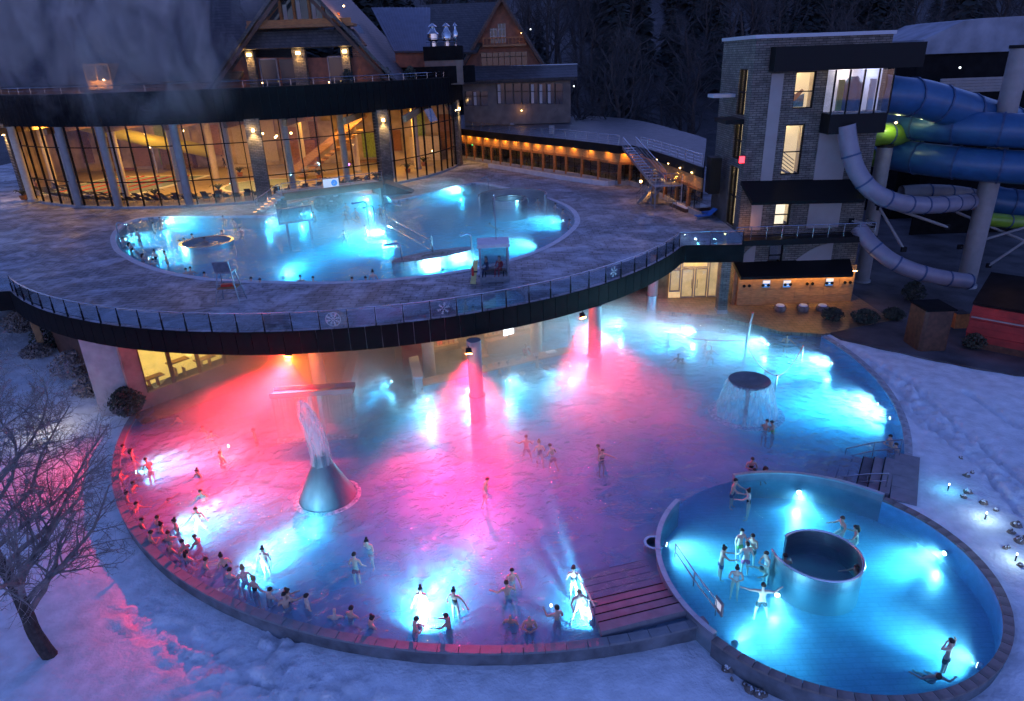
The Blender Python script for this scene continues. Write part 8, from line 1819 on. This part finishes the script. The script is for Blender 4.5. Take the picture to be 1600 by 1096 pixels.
 (292, 862, 0, 'crouch', -30, 'long', 'dark', 's', 'black', 1, 'long haired bather at the wall left of the reaching one'),
 (262, 832, 0, 'crouch', 20, 'short', 'brown', 't', 'black', 2, 'head just above the bather sunk low at the left front wall'),
 # upper pool, left end
 (239, 349, U, 'phone', -60, 'short', 'dark', 't', 'black', 1, 'bather with raised hand before the bright back left lamp of the upper pool'),
 (200, 353, U, 'crouch', -60, 'short', 'dark', 't', 'black', 1, 'bather at the handrail on the left tip of the upper pool'),
 (213, 361, U, 'stand', 150, 'short', 'dark', 't', 'black', 0, 'standing bather near the left tip of the upper pool'),
 (192, 373, U, 'crouch', -90, 'short', 'brown', 't', 'black', 0, 'bather leaning at the very left rim of the upper pool'),
 (202, 381, U, 'phone', -80, 'long', 'dark', 's', 'black', 1, 'long haired woman raising her arm at the left rim of the upper pool'),
 (208, 389, U, 'lounge', -60, 'short', 'dark', 't', 'navy', 1, 'bather lying at the rim below the woman with the raised arm'),
 (223, 398, U, 'crouch', -30, 'long', 'brown', 's', 'black', 1, 'brown haired bather at the front left rim of the upper pool'),
 (240, 393, U, 'stand', 170, 'bun', 'dark', 's', 'black', 0, 'woman with bun standing near the front left rim of the upper pool'),
 (239, 406, U, 'crouch', 20, 'short', 'dark', 't', 'black', 1, 'head right at the rim below the woman with bun'),
 (256, 394, U, 'stand', 110, 'short', 'dark', 't', 'black', 1, 'man turned left beside the woman with bun in the upper pool'),
 (280, 377, U, 'crouch', -80, 'short', 'brown', 't', 'black', 0, 'left one of two heads beside the low dark whirlpool'),
 (287, 374, U, 'crouch', -90, 'short', 'dark', 't', 'black', 0, 'right one of two heads beside the low dark whirlpool'),
 (299, 367, U, 'reach', 90, 'short', 'dark', 't', 'black', 1, 'bather standing behind the low dark whirlpool'),
 (319, 373, U, 'crouch', 180, 'short', 'brown', 't', 'black', 2, 'head inside the low dark whirlpool'),
 (249, 341, U, 'crouch', 180, 'short', 'dark', 't', 'black', 2, 'head at the back left rim of the upper pool'),
 (346, 362, U, 'crouch', 150, 'short', 'brown', 't', 'black', 1, 'head just right of the low dark whirlpool'),
 (364, 344, U, 'stand', 170, 'short', 'dark', 't', 'green', 0, 'bather standing alone right of the whirlpool, farther back'),
 (375, 357, U, 'crouch', 170, 'short', 'brown', 't', 'teal', 0, 'bather sunk to the shoulders right of the whirlpool'),
 (348, 339, U, 'crouch', 180, 'short', 'dark', 't', 'black', 2, 'head in the steam at the back rim above the whirlpool'),
 (290, 421, U, 'crouch', 0, 'short', 'dark', 't', 'black', 1, 'left one of two close heads at the front rim by the lifeguard chair'),
 (297, 419, U, 'crouch', 10, 'short', 'brown', 't', 'black', 1, 'right one of two close heads at the front rim by the lifeguard chair'),
 (319, 427, U, 'crouch', 0, 'short', 'dark', 't', 'black', 1, 'single head at the front rim left of the lifeguard chair'),
 (392, 435, U, 'crouch', 0, 'short', 'dark', 't', 'black', 1, 'head at the front rim just right of the lifeguard chair'),
 (406, 437, U, 'crouch', -20, 'short', 'brown', 't', 'black', 1, 'second head at the front rim right of the lifeguard chair'),
 (469, 432, U, 'crouch', 10, 'short', 'dark', 't', 'black', 1, 'dark head at the front rim, left one of the middle pair'),
 (489, 434, U, 'crouch', 0, 'short', 'brown', 's', 'white', 0, 'bather glowing at the shoulders, right one of the middle pair'),
 (550, 435, U, 'crouch', -20, 'short', 'dark', 't', 'black', 1, 'head at the front rim left of two close bathers'),
 (571, 434, U, 'crouch', 10, 'short', 'dark', 't', 'black', 1, 'head at the front rim beside the woman with lit shoulders'),
 (582, 424, U, 'stand', 10, 'bun', 'dark', 's', 'white', 0, 'woman with lit shoulders standing at the front rim of the upper pool'),
 # upper pool, middle and right
 (472, 317, U, 'stand', 150, 'short', 'brown', 't', 'black', 0, 'bather blurred behind the cascade box, upper one'),
 (468, 332, U, 'crouch', 150, 'short', 'brown', 't', 'black', 0, 'bather blurred behind the cascade box, lower one'),
 (489, 333, U, 'crouch', 90, 'short', 'dark', 't', 'black', 1, 'head beside the right post of the cascade box'),
 (540, 319, U, 'crouch', 170, 'short', 'dark', 't', 'black', 1, 'bather right under the footbridge'),
 (539, 331, U, 'crouch', 180, 'short', 'dark', 't', 'black', 1, 'bather in front of the one under the footbridge'),
 (555, 327, U, 'spread', 160, 'short', 'brown', 't', 'black', 0, 'bather with raised elbows left of the gooseneck pipes'),
 (550, 341, U, 'swim', 150, 'short', 'dark', 't', 'black', 0, 'swimmer coming forward left of the gooseneck pipes'),
 (537, 362, U, 'crouch', 170, 'short', 'dark', 't', 'black', 0, 'lone head in the blue middle of the upper pool'),
 (570, 355, U, 'crouch', 120, 'bun', 'dark', 's', 'black', 0, 'head with bun just left of the bright lamp under the pipes'),
 (593, 322, U, 'stand', 180, 'short', 'brown', 't', 'black', 1, 'bather standing behind the gooseneck pipes'),
 (765, 350, U, 'swim', 80, 'short', 'dark', 't', 'black', 0, 'lone swimmer in the right part of the upper pool'),
 (868, 319, U, 'crouch', -60, 'short', 'dark', 't', 'black', 1, 'head at the right rim of the upper pool, farthest of three'),
 (880, 328, U, 'crouch', -60, 'short', 'brown', 't', 'black', 1, 'head at the right rim of the upper pool, middle of three'),
 (890, 344, U, 'crouch', -80, 'short', 'dark', 't', 'black', 1, 'head at the right rim of the upper pool, nearest of three'),
 (840, 312, U, 'crouch', 170, 'short', 'dark', 't', 'black', 1, 'head beside the curved screen of the upper pool'),
]
for q in PEOPLE: person(*q, depth=(.95 if 'bar' in q[10].replace('barman', 'bar').split() or ' bar,' in q[10] else None) if q[2] == 0 and q[3] != 'crouch' else None)
M['phone_screen'] = emis('phone_screen', (.9, .95, 1), 5)
for px, py, z, lab, e in ((861, 946, .85, 'lit phone held up by the man in black trunks', 2), (357, 697, .75, 'bright phone screen held up in the red mist', 16)):
    p = at(px, py, z); t = thing('mobile_phone', lab, 'phone', tuple(p)); b = MB(); b.box(tuple(p), (.085, .012, .16)); b.build('case', M['black_metal'], t); b = MB(); b.box((p.x, p.y - .01, p.z), (.075, .006, .145)); b.build('display', M['phone_screen'], t)
    if e > 5: lamp('phone_glow', 'POINT', (p.x, p.y - .25, p.z), e, (1, .85, .6), radius=.08)
# dry people
def dressed(on, z, pose, face, hcol, top, label, sc_=1.0):
    o = person(0, 0, 0, pose, face, 'short', hcol, 's', top, 1, label, None, sc_, z, on)
    me = o.data.copy(); J = PM[pose]['J']; me.materials.clear(); me.materials.append(CLOTH[top]); me.materials.append(SK[1]); o.data = me
    me.polygons.foreach_set('material_index', [1 if (p.center - J['jaw']).length < .22 or min((p.center - J['pa0']).length, (p.center - J['pa1']).length) < .12 else 0 for p in me.polygons])
    for sl in o.material_slots: sl.link = 'DATA'
    return o
dressed((BOOTH.x - .45, BOOTH.y + .05), 6.68 + .0, 'sit', 120, 'dark', 'navy', 'lifeguard in dark clothes sitting in the booth, left of two', 1.0)
dressed((BOOTH.x + .4, BOOTH.y + .05), 6.68 + .0, 'sit', 150, 'brown', 'red', 'lifeguard with red top sitting in the booth, right of two', 1.0)
q = K0 + (K1 - K0).normalized() * 8.3 + Vector((-.45, .9, 0)) * 1.0
dressed((q.x, q.y), -.44, 'reach', 200, 'blond', 'red', 'barman in red behind the counter of the pool bar', 1.02)
for i, (px, py, pose, f, top, lab) in enumerate(((535, 243, 'stand', 150, 'red', 'person in red standing inside the glass hall near the violet lamp'), (352, 262, 'walk', 120, 'black', 'person walking past the small indoor pool behind the glass'), (320, 233, 'stand', 60, 'white', 'person standing by the far edge of the indoor pools'), (262, 262, 'walk', -60, 'navy', 'person walking between the two indoor pools'), (140, 258, 'stand', 100, 'red', 'person standing left of the lane pool behind the glass'), (575, 246, 'fold', 180, 'pink', 'person in pink by the loungers right of the violet lamp'))):
    p = at(px, py, 6.75); dressed((p.x, p.y), 6.74, pose, f, 'dark', top, lab)
# ------------------------------------------------------------------ steam
def vol(name, label_, shape, dens, scale, lo, hi, color=(.92, .93, .96), aniso=.25, seedv=0.0, zfade=None, soft=None, stretch=(1, 1, 1)):
    m = bpy.data.materials.new(name); m.use_nodes = True; n = m.node_tree; n.nodes.clear(); L = n.links.new
    pv_ = n.nodes.new('ShaderNodeVolumePrincipled'); pv_.inputs['Color'].default_value = (*color, 1); pv_.inputs['Anisotropy'].default_value = aniso
    tc = n.nodes.new('ShaderNodeTexCoord'); mp = n.nodes.new('ShaderNodeMapping'); mp.inputs['Location'].default_value = (seedv, seedv * .7, 0); mp.inputs['Scale'].default_value = stretch
    ns = n.nodes.new('ShaderNodeTexNoise'); ns.inputs['Scale'].default_value = scale; ns.inputs['Detail'].default_value = 4; ns.inputs['Roughness'].default_value = .62; ns.inputs['Distortion'].default_value = .9; L(tc.outputs['Object'], mp.inputs[0]); L(mp.outputs[0], ns.inputs[0])
    mr = n.nodes.new('ShaderNodeMapRange'); mr.inputs[1].default_value = lo; mr.inputs[2].default_value = hi; mr.inputs[3].default_value = 0; mr.inputs[4].default_value = dens; L(ns.outputs[0], mr.inputs[0])
    last = mr.outputs[0]
    # fades towards the outside of its own shape (generated coordinates: 0..1 in each direction)
    sb = n.nodes.new('ShaderNodeVectorMath'); sb.operation = 'SUBTRACT'; sb.inputs[1].default_value = (.5, .5, soft[2] if soft else .5); L(tc.outputs['Generated'], sb.inputs[0])
    sx = n.nodes.new('ShaderNodeVectorMath'); sx.operation = 'MULTIPLY'; sx.inputs[1].default_value = (2, 2, soft[3] if soft else 2); L(sb.outputs[0], sx.inputs[0]); ln = n.nodes.new('ShaderNodeVectorMath'); ln.operation = 'LENGTH'; L(sx.outputs[0], ln.inputs[0])
    fr = n.nodes.new('ShaderNodeMapRange'); fr.inputs[1].default_value = soft[0] if soft else .3; fr.inputs[2].default_value = soft[1] if soft else 1.0; fr.inputs[3].default_value = 1; fr.inputs[4].default_value = 0; fr.interpolation_type = 'SMOOTHSTEP'; L(ln.outputs['Value'], fr.inputs[0])
    mu = n.nodes.new('ShaderNodeMath'); mu.operation = 'MULTIPLY'; L(last, mu.inputs[0]); L(fr.outputs[0], mu.inputs[1]); L(mu.outputs[0], pv_.inputs['Density'])
    o = n.nodes.new('ShaderNodeOutputMaterial'); L(pv_.outputs[0], o.inputs['Volume'])
    (x0, x1), (y0, y1), (z0, z1) = shape
    b = MB(); nn = 28; cx, cy_ = (x0 + x1) / 2, (y0 + y1) / 2; pts = [(cx + (x1 - x0) / 2 * math.cos(2 * math.pi * k / nn), cy_ + (y1 - y0) / 2 * math.sin(2 * math.pi * k / nn)) for k in range(nn)]
    b.prism(pts, z0, z1); ob = b.build('steam', m, origin=(cx, cy_, z0)); ob['kind'] = 'stuff'; ob['label'] = label_; return ob
if STEAM:
    vol('pool_steam', 'warm steam drifting low over the big pool', ((-25, 22), (27, 58), (.06, 4.8)), .44, .2, .36, .7, soft=(.35, 1.05, .0, .95), stretch=(1, 1, 1.6))
    vol('red_steam', 'dense steam hanging under the left part of the terrace', ((-24, -4), (31, 46), (.3, 5.1)), .32, .3, .25, .7, soft=(.3, 1.0, .4, 1.4), seedv=9)
    vol('upper_steam', 'thin steam over the upper pool', ((-40, 16), (46, 84), (6.46, 9.8)), .06, .14, .35, .75, soft=(.4, 1.05, .0, .95), seedv=4)
    vol('roof_steam', 'grey steam plume rising in front of the hall roof', ((-58, -20), (64, 82), (9, 36)), 1.7, .17, .49, .68, soft=(.2, 1.0, .7, 1.7), seedv=2, stretch=(1, 1, .55), color=(.95, .93, .93))
